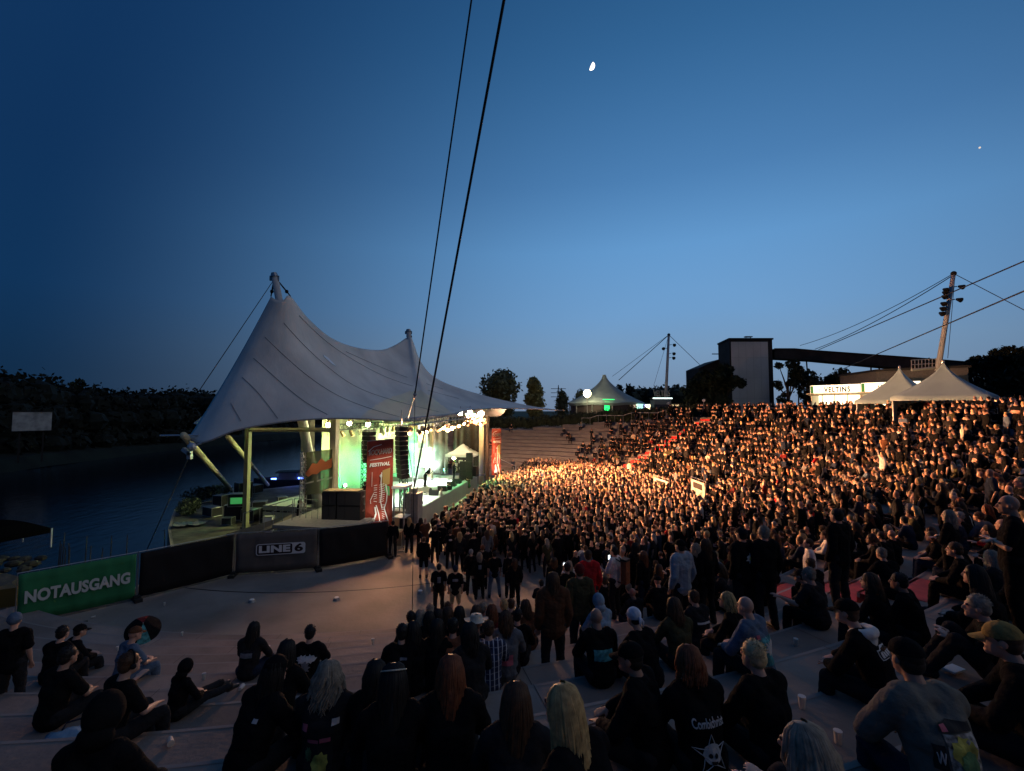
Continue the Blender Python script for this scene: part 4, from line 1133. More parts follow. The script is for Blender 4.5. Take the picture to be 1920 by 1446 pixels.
# speaker cabinets and cases in the near wing, cables on the deck
for k in range(3):
    r_t = empty('flight_case', S(-5.9 + .1 * k, -4.6 - k * 1.25, ZD), SRZ + R(90 + 8 * k), 'black case standing in the near wing, %s from the front' % ('first', 'second', 'third')[k], 'case')
    MB().box((0, 0, .42), (1.0, .6, .76)).build('body', m_flight, r_t)
    mb = MB()
    for sx in (-1, 1):
        for sy in (-1, 1): mb.tube((sx * .5, sy * .3, .04), (sx * .5, sy * .3, .82), .022, .022, 4)
    mb.build('edge', m_steel, r_t)
rk = random.Random(5)
for k in range(7):
    s0_, t0_ = rk.uniform(-5.5, 7), rk.uniform(-6, -.6); pts = [S(s0_, t0_, ZD + .02)]
    for j in range(9): s0_ += rk.uniform(-.1, .9); t0_ += rk.uniform(-.5, .5); pts.append(S(min(s0_, 8), max(-7.5, min(-.2, t0_)), ZD + .02))
    o = MB().path(pts, .018, 5).build('stage_cable', m_rope); tag(o, 'black cable snaking over the stage deck', 'cable', 'cables on the stage deck')
for k, (s, t) in enumerate(((-3.5, -.8), (1.2, -.9), (4.9, -.8))):
    r_t = empty('microphone_stand', S(s, t, ZD), 0, ('near', 'middle', 'far')[k] + ' microphone stand at the stage front', 'mic stand')
    MB().tube((0, 0, 0), (0, 0, 1.45), .012, .01, 6).tube((0, 0, 0), (0, 0, .03), .16, .14, 14).build('stand', m_steel, r_t); MB().tube((0, 0, 1.45), (.12, -.03, 1.5), .014, .014, 6).ball((.14, -.035, 1.51), .03, 8, 6).build('microphone', m_black, r_t)

# clutter on the quay behind the fence
for k, (x, y, w_, d_, h_) in enumerate(((398, 968, 1.2, .7, .6), (415, 955, .8, .8, 1.0), (428, 985, .6, .5, .45), (512, 975, .9, .6, .9), (528, 965, .6, .6, 1.2), (456, 935, 1.1, .8, 1.3), (478, 925, .9, .9, .7), (540, 990, 1.0, .5, .5))):
    case(x, y, 0, w_, d_, h_, R(-30 + 17 * k), ('long low', 'square', 'small', 'grey-edged', 'tall narrow', 'big', 'flat', 'short wide')[k] + ' equipment case in the clutter on the quay behind the fence')
rq = random.Random(8)
for k in range(3):
    p = atz(380 + 50 * k, 945 + 8 * k, 0); pts = [p + V_(0, 0, .04) if False else p + Vector((0, 0, .04))]
    for j in range(10): pts.append(pts[-1] + Vector((rq.uniform(.1, .7), rq.uniform(-.4, .4), 0)))
    o = MB().path(pts, .03, 5).build('quay_hose', m_rope); tag(o, 'dark cable lying across the quay behind the fence', 'cable', 'cables on the quay')
ln_ = empty('loose_tarp', atz(355, 985, .05), R(20), 'pale crumpled tarp on the quay corner', 'tarp')
P = []
for j in range(9): P.append([(-.9 + 1.8 * i / 12, -.5 + j / 8, .06 + .12 * abs(math.sin(i * 1.9 + j * .7) * math.cos(j * 1.3 - i * .5))) for i in range(13)])
MB().grid(P).build('cloth', mat('tarp', (.3, .29, .25), .7), ln_, smooth=True)
# ================================================================== FENCE
m_mesh_g = mat('banner_green', (.03, .19, .075), .8, noise=.12, nscale=2, bump=.3, bscale=2)
m_mesh_b = mat('banner_black', (.008, .007, .008), .8)
m_mesh_n = mat('banner_grey', (.13, .11, .095), .8, noise=.08, nscale=2, bump=.2, bscale=3)
m_let = mat('banner_letter_white', (.45, .45, .42), .8)
m_foot = mat('fence_foot', (.02, .02, .02), .9)
FP = [atz(25, 1177, 0), atz(256, 1126, 0), atz(438, 1080, 0), atz(596, 1069, 0), atz(729, 1045, 0)]
FH = [1.75, 1.8, 1.82, 1.85, 1.78]
def fence_panel(i, m, label):
    a, b_ = FP[i], FP[i + 1]; h0, h1 = FH[i], FH[i + 1]
    d = (b_ - a); L = d.length; u = d.normalized()
    root = empty('banner_fence', a, math.atan2(d.y, d.x), label, 'fence banner', 'mobile fence panels hung with banners')
    P = []
    for j in range(7):
        P.append([(.06 + (L - .12) * k / 20, .035 * math.sin(k * .9 + j) * math.sin(PI * j / 6) + .02 * math.sin(k * 2.3 + j * .7), .12 + (h0 + (h1 - h0) * k / 20 - .14) * j / 6 - .03 * math.sin(PI * k / 20) * (j == 0)) for k in range(21)])
    cl = MB().grid(P).build('banner_cloth', m, root, smooth=True)
    cl.modifiers.new('t', 'SOLIDIFY').thickness = .006
    fr = MB(); fr.path([(.02, .05, 0), (.02, .05, h0 + .02), (L - .02, .05, h1 + .02), (L - .02, .05, 0)], .02, 6)
    for k in range(1, 12): fr.tube((L * k / 12, .055, .12), (L * k / 12, .055, h0 + .02), .006, .006, 4)
    fr.build('frame', m_steel, root)
    for x in (0, L) if i == 3 else (0,):
        f = MB(); f.box((x, .0, .06), (.24, .72, .12)); f.box((x, 0, .15), (.2, .3, .08)); f.build('foot_block', m_foot, root)
    return root, L
ra, La = fence_panel(0, m_mesh_g, 'green banner fence panel lettered with the emergency exit word')
place_text(text_mesh('NOTAUSGANG', .55, .024, .003, 0, 1.02, width=La * .86), 'lettering', mat('exit_letters', (.6, .62, .58), .8), (La * .5, -.075, .92), (1, 0, 0.0), (0, 0, 1), ra)
fence_panel(1, m_mesh_b, 'plain black fence panel beside the green one')
rc, Lc = fence_panel(2, m_mesh_n, 'brown-grey fence panel with the boxed white logo')
def rrect(cx, cz, w, h, r, n=5):
    pts = []
    for sx, sz, a0 in ((1, 1, 0), (-1, 1, 90), (-1, -1, 180), (1, -1, 270)):
        for k in range(n + 1):
            a = R(a0 + 90 * k / n); pts.append((cx + sx * (w / 2 - r) + r * math.cos(a), cz + sz * (h / 2 - r) + r * math.sin(a)))
    return pts
def rr_obj(name, cx, cz, w, h, r, y, m, par):
    pts = rrect(cx, cz, w, h, r); return MB().add([(x, y, z) for x, z in pts], [tuple(range(len(pts)))]).build(name, m, par)
LX = Lc * .55; LZ = 1.08
m_plate = mat('logo_white', (.8, .78, .74), .7)
rr_obj('logo_plate', LX, LZ, 2.05, .5, .1, -.07, m_plate, rc)
m_lgd = mat('logo_dark', (.03, .015, .015), .8)
rr_obj('logo_box', LX - .255, LZ, 1.46, .43, .07, -.076, m_lgd, rc)
place_text(text_mesh('LINE', .4, .02, .002, 0, 1.05, width=1.3), 'lettering', m_plate, (LX - .255, -.082, LZ), (1, 0, 0), (0, 0, 1), rc)
place_text(text_mesh('6', .46, .016, .002, 0, 1, width=.36), 'lettering', m_lgd, (LX + .75, -.08, LZ), (1, 0, 0), (0, 0, 1), rc)
fence_panel(3, m_mesh_b, 'plain black fence panel ending under the big red banner')
# round floor lamps set in the floor
for k, (x, y) in enumerate(((472, 1129), (631, 1125), (788, 1112), (838, 1092))):
    p = atz(x, y, 0); root = empty('floor_spot', p, 0, 'round steel floor spot, %s from the left along the groove' % ('first', 'second', 'third', 'fourth')[k], 'floor lamp')
    MB().tube((0, 0, 0), (0, 0, .09), .13, .1, 14).build('housing', m_steel, root); MB().tube((0, 0, .09), (0, 0, .11), .085, .07, 14).build('lens', m_white, root)
# crowd barriers right of the fence
def barrier(a, b_, label, group=None, h=1.05, m=None, par=None):
    a, b_ = Vector(a), Vector(b_); d = b_ - a; L = d.length
    root = empty('crowd_barrier', a, math.atan2(d.y, d.x), label, 'barrier', group)
    fr = MB(); fr.path([(0, 0, 0), (0, 0, h), (L, 0, h), (L, 0, 0)], .022, 6); fr.tube((0, 0, .18), (L, 0, .18), .018, .018, 5)
    fr.build('frame', m or m_steel, root)
    bars = MB()
    n = int(L / .16)
    for k in range(1, n): bars.tube((L * k / n, 0, .18), (L * k / n, 0, h), .008, .008, 4)
    bars.build('bars', m or m_steel, root)
    for x in (.3, L - .3): MB().box((x, 0, .02), (.05, .6, .03)).build('foot', m_steel, root)
    return root
m_rust = mat('warm_rail', (.3, .2, .12), .6, metal=.4)
A = atz(735, 1040, 0); 
bpts = [atz(736, 1046, 0), atz(757, 1031, 0), atz(785, 1016, 0)]
for k, (a, b_) in enumerate(zip(bpts[:-1], bpts[1:])): barrier(a, b_, ('near', 'farther')[k] + ' crowd barrier right of the black fence end', None, 1.05, m_rust)
root = empty('timber_ledge', (bpts[0] + bpts[1]) / 2 + Vector((-.5, .6, 0)), SRZ, 'pale timber ledge behind the near barrier', 'ledge')
MB().box((0, 0, .82), (1.9, .5, .08)).build('top', m_plank, root)
for s in (-.8, .8): MB().box((s, 0, .39), (.08, .4, .78)).build('leg', m_plank, root)
# front-of-stage barricade
mb = MB()
for k in range(7):
    barrier(S(-4.6 + k * 1.95, 2.0 + .25 * abs(k - 3) * -.2), S(-4.6 + (k + 1) * 1.95, 2.0), 'steel barricade section between stage and crowd', 'barricade sections in front of the stage', 1.15)
# sound-desk enclosure in the crowd
m_ban_w = mat('enclosure_banner', (.4, .4, .36), .8, noise=.1)
enc = [at(1226, 930, 37), at(1256, 940, 34.5), at(1296, 930, 33.5), at(1324, 945, 31)]
for k, (a, b_, m) in enumerate(((enc[0], enc[1], m_ban_w), (enc[2], enc[3], m_ban_w))):
    a = Vector((a.x, a.y, 0)); b_ = Vector((b_.x, b_.y, 0)); z = max(gz(a.x, a.y), gz(b_.x, b_.y)); d = b_ - a; L = d.length
    root = empty('mobile_fence', (a.x, a.y, z), math.atan2(d.y, d.x), ('left', 'right')[k] + ' pale-bannered fence panel standing inside the crowd', 'fence')
    MB().path([(0, 0, 0), (0, 0, 2.1), (L, 0, 2.1), (L, 0, 0)], .025, 6).build('frame', m_steel, root)
    MB().box((L / 2, -.02, 1.35), (L * .9, .02, 1.2)).build('banner_cloth', m, root)
    MB().box((L / 2, -.036, 1.6), (L * .6, .01, .4)).build('dark_print', m_blk, root)
m_red2 = mat('red_carpet', (.62, .03, .03), .85)
# step flights, radial, painted red
for th, lab in ((32.8, 'red painted step flight cutting through the far crowd'), (-58, 'red painted step flight among the near seated people'), (-12, 'red painted step flight in the right crowd')):
    if th == -12: continue
    root = empty('red_steps', (BC.x + R0 * math.cos(R(th)), BC.y + R0 * math.sin(R(th)), 0), R(th), lab, 'steps')
    tre = MB(); nos = MB()
    for k in range(0, 16 if th > 0 else 9):
        for j in range(2):
            x0 = (k) * TREAD + j * TREAD / 2 - TREAD / 2 + .02; z = (k) * RISE + (j + 1) * RISE / 2
            tre.box((x0 + TREAD / 4, 0, z - RISE / 2 + .01), (TREAD / 2 + .01, 1.5, RISE))
            nos.box((x0 + .03, 0, z - RISE / 4 + .1 * 0 + .065), (.05, 1.52, .09))
    tre.build('treads', m_red2 if th > 0 else m_red, root); nos.build('nosing', mat('white_nosing', (.4, .33, .32), .8), root)
# far railing line and hand rail near the far banner
p0 = at(940, 862, 46); p1 = at(967, 874, 47)
o = MB().path([p0, p1, Vector((p1.x, p1.y, 0))], .03, 5).build('hand_rail', m_white); tag(o, 'thin white hand rail right of the far banner', 'rail')
a0, a1 = 40, 62; pts = [(BC.x + 36.9 * math.cos(R(a)), BC.y + 36.9 * math.sin(R(a)), nmax(a) * RISE + 1.0) for a in range(a0, a1, 2)]
mb = MB().path(pts, .04, 5)
for q in pts: mb.tube((q[0], q[1], q[2] - 1), q, .03, .03, 5)
o = mb.build('rim_railing', m_steel); tag(o, 'long low railing along the rim in front of the pavilion', 'railing')

# ================================================================== MINE TOWER + CONVEYOR
m_brick = mat('dark_cladding', (.03, .026, .026), .8, noise=.25, nscale=.6)
m_fac = mat('pale_facade', (.62, .6, .58), .85, noise=.12, nscale=.15)
tw = empty('mine_tower', at(1400, 770, 100).xy.to_3d() + Vector((0, 0, 5)), 0, 'square tower with pale blank facade and dark frame', 'tower')
to = Vector(tw.location)
zt = at(1400, 637, 100).z - to.z
def tpx(x, D): p = at(x, 770, D); return (p.x - to.x, p.y - to.y)
A = tpx(1371, 100); Bp = tpx(1452, 100); Cp = tpx(1349.5, 108); Dp = (Cp[0] + Bp[0] - A[0], Cp[1] + Bp[1] - A[1] + 6)
MB().prism([A, Bp, Dp, Cp], 0, zt).build('walls', m_brick, tw)
a = tpx(1374, 99.94); b_ = tpx(1443.5, 99.94)
MB().prism([a, b_, (b_[0], b_[1] + .1), (a[0], a[1] + .1)], 0, zt - .5).build('facade', m_fac, tw)
mb = MB()
for k in range(1, 5): f = k / 5; x = a[0] + (b_[0] - a[0]) * f; mb.box((x, a[1] - .01, zt / 2), (.04, .02, zt - 1))
for z in (5, 9.5, 14): mb.box(((a[0] + b_[0]) / 2, a[1] - .012, z), (b_[0] - a[0], .02, .04))
mb.build('panel_joint', mat('joint', (.42, .41, .4), .9), tw)
MB().prism([(A[0] - .2, A[1] - .2), (Bp[0] + .2, Bp[1] - .2), (Dp[0] + .2, Dp[1]), (Cp[0] - .2, Cp[1])], zt, zt + .35).build('parapet', m_dark, tw)
q = at(1403, 633, 102) - to; MB().tube((q.x - .5, q.y, zt), (q.x - .5, q.y, zt + .9), .08, .08, 5).tube((q.x + .5, q.y, zt), (q.x + .5, q.y, zt + .9), .08, .08, 5).box((q.x, q.y, zt + .95), (1.6, .8, .2)).build('roof_vent', m_dark, tw)
MB().tube((Cp[0], Cp[1], zt - 2.2), (Cp[0] - 1.5, Cp[1], zt - 2.2), .12, .12, 5).build('outrigger', m_dark, tw)
ax0 = tpx(1312, 108); ax1 = tpx(1350, 108)
zl = at(1312, 690, 108).z - to.z; zr = at(1345, 674, 108).z - to.z
MB().add([(ax0[0], ax0[1], 0), (ax1[0], ax1[1], 0), (ax1[0], ax1[1] + 8, 0), (ax0[0], ax0[1] + 8, 0), (ax0[0], ax0[1], zl), (ax1[0], ax1[1], zr), (ax1[0], ax1[1] + 8, zr), (ax0[0], ax0[1] + 8, zl)], [(3, 2, 1, 0), (4, 5, 6, 7), (0, 1, 5, 4), (1, 2, 6, 5), (2, 3, 7, 6), (3, 0, 4, 7)]).build('annex', m_brick, tw)
cv = empty('conveyor_bridge', at(1600, 680, 100), 0, 'long dark conveyor bridge sloping down right from the tower', 'conveyor'); co = Vector(cv.location)
pts = [(1452, 654, 672, 101), (1490, 654, 674, 101), (1530, 657.5, 676, 100), (1705, 670, 692, 97), (1830, 680, 702, 95)]
mb = MB(); P = []
for x, y0, y1, D in pts:
    a = at(x, y0, D) - co; b_ = at(x, y1, D) - co
    P.append([a, b_, b_ + Vector((0, 3, 0)), a + Vector((0, 3, 0)), a])
mb.grid(P).build('gallery', m_brick, cv, fixn=True)
mb = MB()
for (xa, ya, yc, Da), (xb, yb, yd, Db_) in zip(pts[:-1], pts[1:]):
    mb.path([at(xa, ya, Da - .1) - co, at(xb, yb, Db_ - .1) - co], .12, 4); mb.path([at(xa, yc, Da - .1) - co, at(xb, yd, Db_ - .1) - co], .12, 4)
mb.build('edge_beam', m_dark, cv)
for x, D in ((1505, 100), (1640, 98)):
    p = at(x, 672, D + 1.5) - co
    MB().tube((p.x - .8, p.y, p.z), (p.x - 1.4, p.y, 6 - co.z), .15, .15, 5).tube((p.x + .8, p.y, p.z), (p.x + 1.4, p.y, 6 - co.z), .15, .15, 5).tube((p.x - 1, p.y, p.z - 3), (p.x + 1, p.y, p.z - 3), .1, .1, 5).build('trestle', m_brick, cv)
# flat service building under the mast
sb = empty('service_building', at(1725, 770, 62).xy.to_3d() + Vector((0, 0, 6)), 0, 'low dark flat-roofed building carrying the lighting mast', 'building'); so = Vector(sb.location)
a = at(1643, 697, 62) - so; b_ = at(1815, 690, 56) - so
MB().prism([(a.x, a.y), (b_.x, b_.y), (b_.x + 1.5, b_.y + 9), (a.x + 1.5, a.y + 9)], 0, a.z).build('walls', mat('building_grey', (.075, .075, .08), .85, noise=.15), sb)
MB().prism([(a.x - .2, a.y - .2), (b_.x + .2, b_.y - .2), (b_.x + 1.7, b_.y + 9.2), (a.x + 1.3, a.y + 9.2)], a.z, a.z + .3).build('roof_edge', m_dark, sb)
rl = empty('roof_railing', at(1735, 690, 57), 0, 'pale steel railing on the flat roof at the mast foot', 'railing'); ro = Vector(rl.location)
mb = MB(); lo_, hi_ = 692.5, 675.5
for k in range(9):
    x = 1709 + k * 6.5; mb.tube(at(x, lo_ - k * .5, 57) - ro, at(x, hi_ - k * .3, 57) - ro, .05, .05, 5)
for y in (hi_, (hi_ + lo_) / 2): mb.path([at(1709, y, 57) - ro, at(1761, y - 3, 57) - ro], .05, 5)
mb.build('bars', m_steel, rl); MB().path([at(1709, 694, 57) - ro, at(1761, 689, 57) - ro], .16, 4).build('edge_beam', m_fascia, rl)

# ------------------------------------------------------------------ lighting masts
m_mast_b = mat('mast_blue_grey', (.38, .39, .42), .45, noise=.06)
def light_mast(top_px, base, Dt, r0, r1, lamps, label):
    tp = at(top_px[0], top_px[1], Dt); b_ = Vector(base); root = empty('lighting_mast', b_, 0, label, 'mast')
    MB().path([Vector((0, 0, 0)), (tp - b_) * .5, tp - b_], [r0, (r0 + r1) / 2, r1], 14).build('pole', m_mast_b, root, smooth=True)
    MB().ball(tp - b_, r1 * 1.4, 8, 6).build('cap', m_dark, root)
    u = (b_ - tp).normalized()
    for (f, side) in lamps:
        c = tp.lerp(b_, f) - b_
        mb = MB(); mb.tube(c, c + Vector((side * r0 * 2.0, -.1, .1)), .06, .06, 5)
        e = c + Vector((side * r0 * 3.0, -.2, -.0)); mb.tube(e + Vector((0, .2, .15)), e + Vector((side * .1, -.3, -.1)), r0 * .45, r0 * 1.05, 10)
        mb.build('floodlight', m_dark, root)
    return root, tp
bm_ = at(1758, 690, 57)
mast1, m1t = light_mast((1788, 513), (bm_.x, bm_.y, bm_.z - .4), 55, .3, .22, [(.14, 1), (.2, -1), (.24, -1), (.27, 1), (.31, -1), (.36, -1), (.41, -1), (.17, -1)], 'tall leaning mast with floodlights above the right pagoda tent')
bs_ = at(1245, 728, 95)
mast2, m2t = light_mast((1254, 628), (bs_.x, bs_.y, 5), 95, .35, .24, [(.12, 1), (.16, -1), (.22, 1), (.27, 1)], 'small distant mast left of the mine tower')
cable('mast_cable', [m1t, at(1500, 648, 90)], .045, 'upper thin cable from the tall mast down left to behind the bridge', m_rope, None, .9)
cable('mast_cable', [m1t + Vector((.1, 0, -.1)), at(1528, 655, 88)], .055, 'lower of the pair of cables from the tall mast down left', m_rope, None, .7)
cable('mast_cable', [m1t, at(1925, 584, 50)], .04, 'cable from the tall mast down right out of the frame')
cable('mast_cable', [m1t + Vector((.2, 0, 0)), at(1777, 672, 56)], .03, 'plumb cable hanging beside the tall mast')
cable('long_cable', [at(2050, 425, 24), at(1920, 490, 30), at(1535, 656, 70)], .05, 'long dark cable entering at the right edge above the tents')
cable('long_cable', [at(2050, 490, 22), at(1920, 546, 27), at(1645, 664, 52), at(1580, 692, 66)], .05, 'second long dark cable crossing in front of the tall mast')
cable('mast_cable', [m2t, at(1160, 713, 96)], .07, 'dark cable from the small mast to the pavilion')
cable('mast_cable', [m2t, at(1148, 706, 110)], .04, 'fainter cable above it from the small mast to the left')
cable('mast_cable', [m2t, at(1312, 684, 92)], .05, 'cable from the small mast down to the dark tree')
cable('mast_cable', [m2t, at(1226, 722, 100)], .03, 'steep faint cable beside the small mast')

# ================================================================== BEER STAND
m_signw = mat('lit_sign', (1, .95, .85), .5, emit=(1, .86, .62), estr=1.7)
m_int = mat('lit_interior', (1, .9, .7), .6, emit=(1, .82, .5), estr=3.2)
m_shop = mat('stand_panel', (.45, .42, .35), .7)
m_gsign = mat('green_sign_end', (.05, .3, .08), .6, emit=(.05, .4, .08), estr=.15)
zg = 6.35
def stand(x0, D0, x1, D1, ytop0, ytop1, ys0, ys1, label, txt, people_gap=True):
    a = at(x0, ytop0, D0); b_ = at(x1, ytop1, D1); a0 = Vector((a.x, a.y, zg)); d = Vector((b_.x - a.x, b_.y - a.y, 0)); L = d.length
    root = empty('beer_stand', a0, math.atan2(d.y, d.x), label, 'beer stand')
    ht = a.z - zg; hs = at(x0, ys0, D0).z - zg
    MB().box((L / 2, 1.35, ht - .15), (L, 2.6, .12)).build('roof', m_dark, root)
    MB().box((L / 2, 2.6, ht / 2), (L, .1, ht - .2)).build('back_wall', m_int, root)
    for x in (0.05, L - .05): MB().box((x, 1.35, ht / 2), (.1, 2.5, ht - .2)).build('side_wall', m_shop, root)
    sg = MB().box((L / 2, 0, (ht + hs) / 2), (L - .04, .12, ht - hs)).build('sign_box', m_signw, root)
    MB().box((.2, -.068, (ht + hs) / 2), (.3, .01, (ht - hs) * .9)).build('green_end', m_gsign, root)
    me = text_mesh(txt, (ht - hs) * .85, .03, .004, 0, 1.2, width=L * .52); place_text(me, 'lettering', m_blk, (L * .55, -.075, hs + (ht - hs) * .42), (1, 0, 0), (0, 0, 1), root)
    mb = MB()
    for z in (.32, .5): mb.box((L * .2, -.075, hs + (ht - hs) * z), (.35, .01, .06))
    mb.build('sign_dash', m_blk, root)
    MB().box((L / 2, -.75, hs - .12), (L + .1, 1.4, .08), M=Matrix.Rotation(R(-7), 3, 'X')).build('canopy_flap', mat('pale_flap', (.7, .66, .5), .6), root)
    MB().box((L / 2, 0, .5), (L, .5, 1.0)).build('counter', m_shop, root)
    for k in range(1, 4): MB().box((L * k / 4, -.05, hs / 2 + .3), (.08, .08, hs - .6)).build('post', m_shop, root)
    lamp('AREA', a0 + d * .5 + Vector((-.4, -1.2, hs - .3)), 25, (1, .85, .55), a0 + d * .5 + Vector((-1.0, -5, 0)), 2.5, name='stand_light')
    return root
stand(1519, 56.5, 1613, 52.5, 723.5, 720, 739, 735.5, 'left lit beer stand with glowing sign below the dark trees', 'VELTINS')
stand(1614, 52.4, 1726, 48.5, 718.5, 711.5, 736, 731, 'right lit beer stand with glowing sign partly behind the pagoda tent', 'VELTINS')

# ------------------------------------------------------------------ pagoda tents
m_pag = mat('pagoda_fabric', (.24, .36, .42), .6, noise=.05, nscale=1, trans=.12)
m_curt = mat('tent_curtain', (.6, .56, .46), .8, bump=.4, bscale=3, noise=.05)
def pagoda(cx, D, half, ypeak, yeave, label, rz, inner=None):
    c = at(cx, 770, D); c.z = zg - .1; root = empty('pagoda_tent', c, rz, label, 'tent')
    zp = at(cx, ypeak, D).z - c.z; ze = at(cx, yeave, D).z - c.z
    P = []
    for j in range(15):
        f = j / 14; r_ = half * (1 - f) ** 1.55 + .05; z = ze + (zp - ze) * f
        z = ze + (zp - ze) * (f ** 1.0)
        row = []
        for s_ in range(4):
            for k in range(6):
                t = -1 + 2 * k / 6; q = Matrix.Rotation(PI / 2 * s_, 3, 'Z') @ Vector((t, -1, 0)); dip = .05 * half * (1 - t * t) * (1 - f)
                row.append((q.x * r_, q.y * r_, z - dip * .6))
        P.append(row)
    val = [(x, y, ze - .28) for x, y, z in P[0]]
    MB().grid([val] + P, closed=True).build('tent_roof', m_pag, root, smooth=True)
    MB().ball((0, 0, zp), .1, 8, 6, 0, (1, 1, 1.6)).build('finial', m_steel, root)
    for sx in (-1, 1):
        for sy in (-1, 1):
            MB().tube((sx * half * .97, sy * half * .97, 0), (sx * half * .97, sy * half * .97, ze), .05, .05, 8).build('leg', m_white, root)
    return root, ze
tA, zeA = pagoda(1690, 39, 2.55, 689, 751, 'left smaller white pagoda tent with open front', R(38))
tB, zeB = pagoda(1773, 34, 2.75, 679, 745, 'right bigger white pagoda tent with closed cloth side', R(42))
def curtain(par, p, q, ze, m, name, waist=False, n=24):
    P = []
    for i in range(n + 1):
        f = i / n; row = []
        for j in range(7):
            g_ = j / 6; w = 1 - (.55 * math.sin(PI * min(1, g_ * 1.2)) if waist else 0)
            c = (Vector(p) + Vector(q)) / 2; v = Vector(p).lerp(Vector(q), f)
            v = c + (v - c) * w; row.append((v.x + .05 * math.sin(i * 1.7), v.y + .05 * math.sin(i * 1.7), ze * (1 - g_)))
        P.append(row)
    return MB().grid(P).build(name, m, par, smooth=True)
h = 2.45
curtain(tA, (-h, h, 0), (h, h, 0), zeA, m_curt, 'back_cloth'); curtain(tA, (h, -h, 0), (h, -h + .9, 0), zeA, m_curt, 'tied_curtain', True)
curtain(tA, (-h, -h, 0), (-h, -h + .6, 0), zeA, m_curt, 'tied_curtain', True)
h = 2.65
curtain(tB, (-h, -h, 0), (-h + .8, -h, 0), zeB, m_curt, 'tied_curtain', True); curtain(tB, (-h + .8, -h, 0), (h, -h, 0), zeB, m_pag, 'side_cloth')
curtain(tB, (-h, h, 0), (h, h, 0), zeB, m_curt, 'back_cloth')
tp = at(1690, 760, 39); lamp('POINT', tp + Vector((0, .3, 0)), 25, (1, .7, .35), None, .3, name='tent_lamp_light')
tbl = empty('bar_table', at(1637, 770, 36.5).xy.to_3d() + Vector((0, 0, zg)), 0, 'dark round bar table in front of the left pagoda tent', 'table')
MB().tube((0, 0, .95), (0, 0, 1.05), .62, .62, 20).build('tabletop', m_dark, tbl); MB().tube((0, 0, 0), (0, 0, .95), .05, .05, 8).build('leg', m_white, tbl); MB().tube((0, 0, 0), (0, 0, .03), .3, .3, 14).build('foot', m_steel, tbl)

# ------------------------------------------------------------------ far pavilion
pv = empty('pavilion_tent', at(1138, 772, 95).xy.to_3d() + Vector((0, 0, 5)), 0, 'big pale pavilion with pointed peak beyond the hedge', 'tent'); po = Vector(pv.location)
zp = at(1133, 703, 95).z - 5; ze = at(1133, 756, 95).z - 5; W = (1205 - 1068) / 2 / F * 95
xc = at(1136, 770, 95).x - po.x; xpk = at(1133, 703, 95).x - po.x
P = []
for j in range(14):
    f = j / 13; rr = W * (1 - f) ** 1.7 + .35; row = []
    for k in range(24):
        a = 2 * PI * k / 24; row.append((xc * (1 - f) + xpk * f + rr * math.cos(a), rr * .8 * math.sin(a), ze + (zp - ze) * f + (.12 * math.cos(6 * a) * (1 - f))))
    P.append(row)
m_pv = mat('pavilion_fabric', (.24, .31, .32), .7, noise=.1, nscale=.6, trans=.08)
MB().grid(P, closed=True).build('tent_roof', m_pv, pv, smooth=True)
MB().grid([[(x, y, z) for x, y, z in P[0]], [(x * .97, y * .97, z - .5) for x, y, z in P[0]]], closed=True).build('valance', m_pv, pv)
MB().grid([[(x * .93, y * .93, z - .2) for x, y, z in P[0]], [(x * .93, y * .93, 0) for x, y, z in P[0]]][::1], closed=True).build('glass_wall', mat('pavilion_wall', (.06, .05, .05), .4), pv)
for k in range(24):
    if k % 2 == 0: MB().tube((P[0][k][0] * .95, P[0][k][1] * .95, 0), (P[0][k][0] * .95, P[0][k][1] * .95, ze), .12, .12, 6).build('post', m_steel, pv)
p = at(1127, 764, 95) - po
gl = MB().box((p.x, -W * .8 * .97, p.z), (1.0, .12, 2.1)).box((p.x + .3, -W * .8 * .99, p.z + 1.5), (2.3, .1, .14)).build('green_lit_column', mat('green_lit', (.05, 1, .3), .5, emit=(.02, .9, .2), estr=1.6), pv)
for (x, w_, m_) in ((1190, 1.3, mat('cool_lit', (.5, 1, .9), .5, emit=(.4, .85, .8), estr=1.6)), (1201, .9, mat('violet_lit', (.6, .6, 1), .5, emit=(.5, .5, 1), estr=1.2)), (1209, 1.3, m_int), (1182, .9, mat('dim_lit', (.5, .4, .3), .5, emit=(.5, .4, .28), estr=.9))):
    q = at(x, 765, 94) - po; MB().box((q.x, -W * .5 + .3 if x > 1195 else -W * .62, q.z), (w_, .12, 1.5)).build('lit_window', m_, pv)
MB().box((at(1205, 760, 94).x - po.x, -W * .5 + .8, at(1205, 758, 94).z - 5), (5.2, 2.2, .25)).build('side_awning', m_pv, pv)
# yard lamp, globe oversized to stand in for its glare
yl = empty('yard_lamp', at(1101, 770, 88).xy.to_3d() + Vector((0, 0, 5)), 0, 'glaring yellow-white yard lamp left of the pavilion peak', 'street lamp'); yo = Vector(yl.location)
q = at(1101, 738, 88) - yo
MB().tube((0, 0, 0), (0, 0, q.z), .09, .06, 8).build('pole', m_steel, yl); MB().ball(q, .72, 14, 10).build('lamp_glass', mat('yard_lamp_glare', (1, .9, .6), .3, emit=(1, .8, .42), estr=40), yl, smooth=True); MB().tube(q + Vector((0, 0, .4)), q + Vector((0, 0, .65)), .35, .1, 10).build('hood', m_steel, yl)
lamp('POINT', q + yo + Vector((0, -1.2, 0)), 700, (1, .8, .45), None, .5, name='yard_lamp_light')
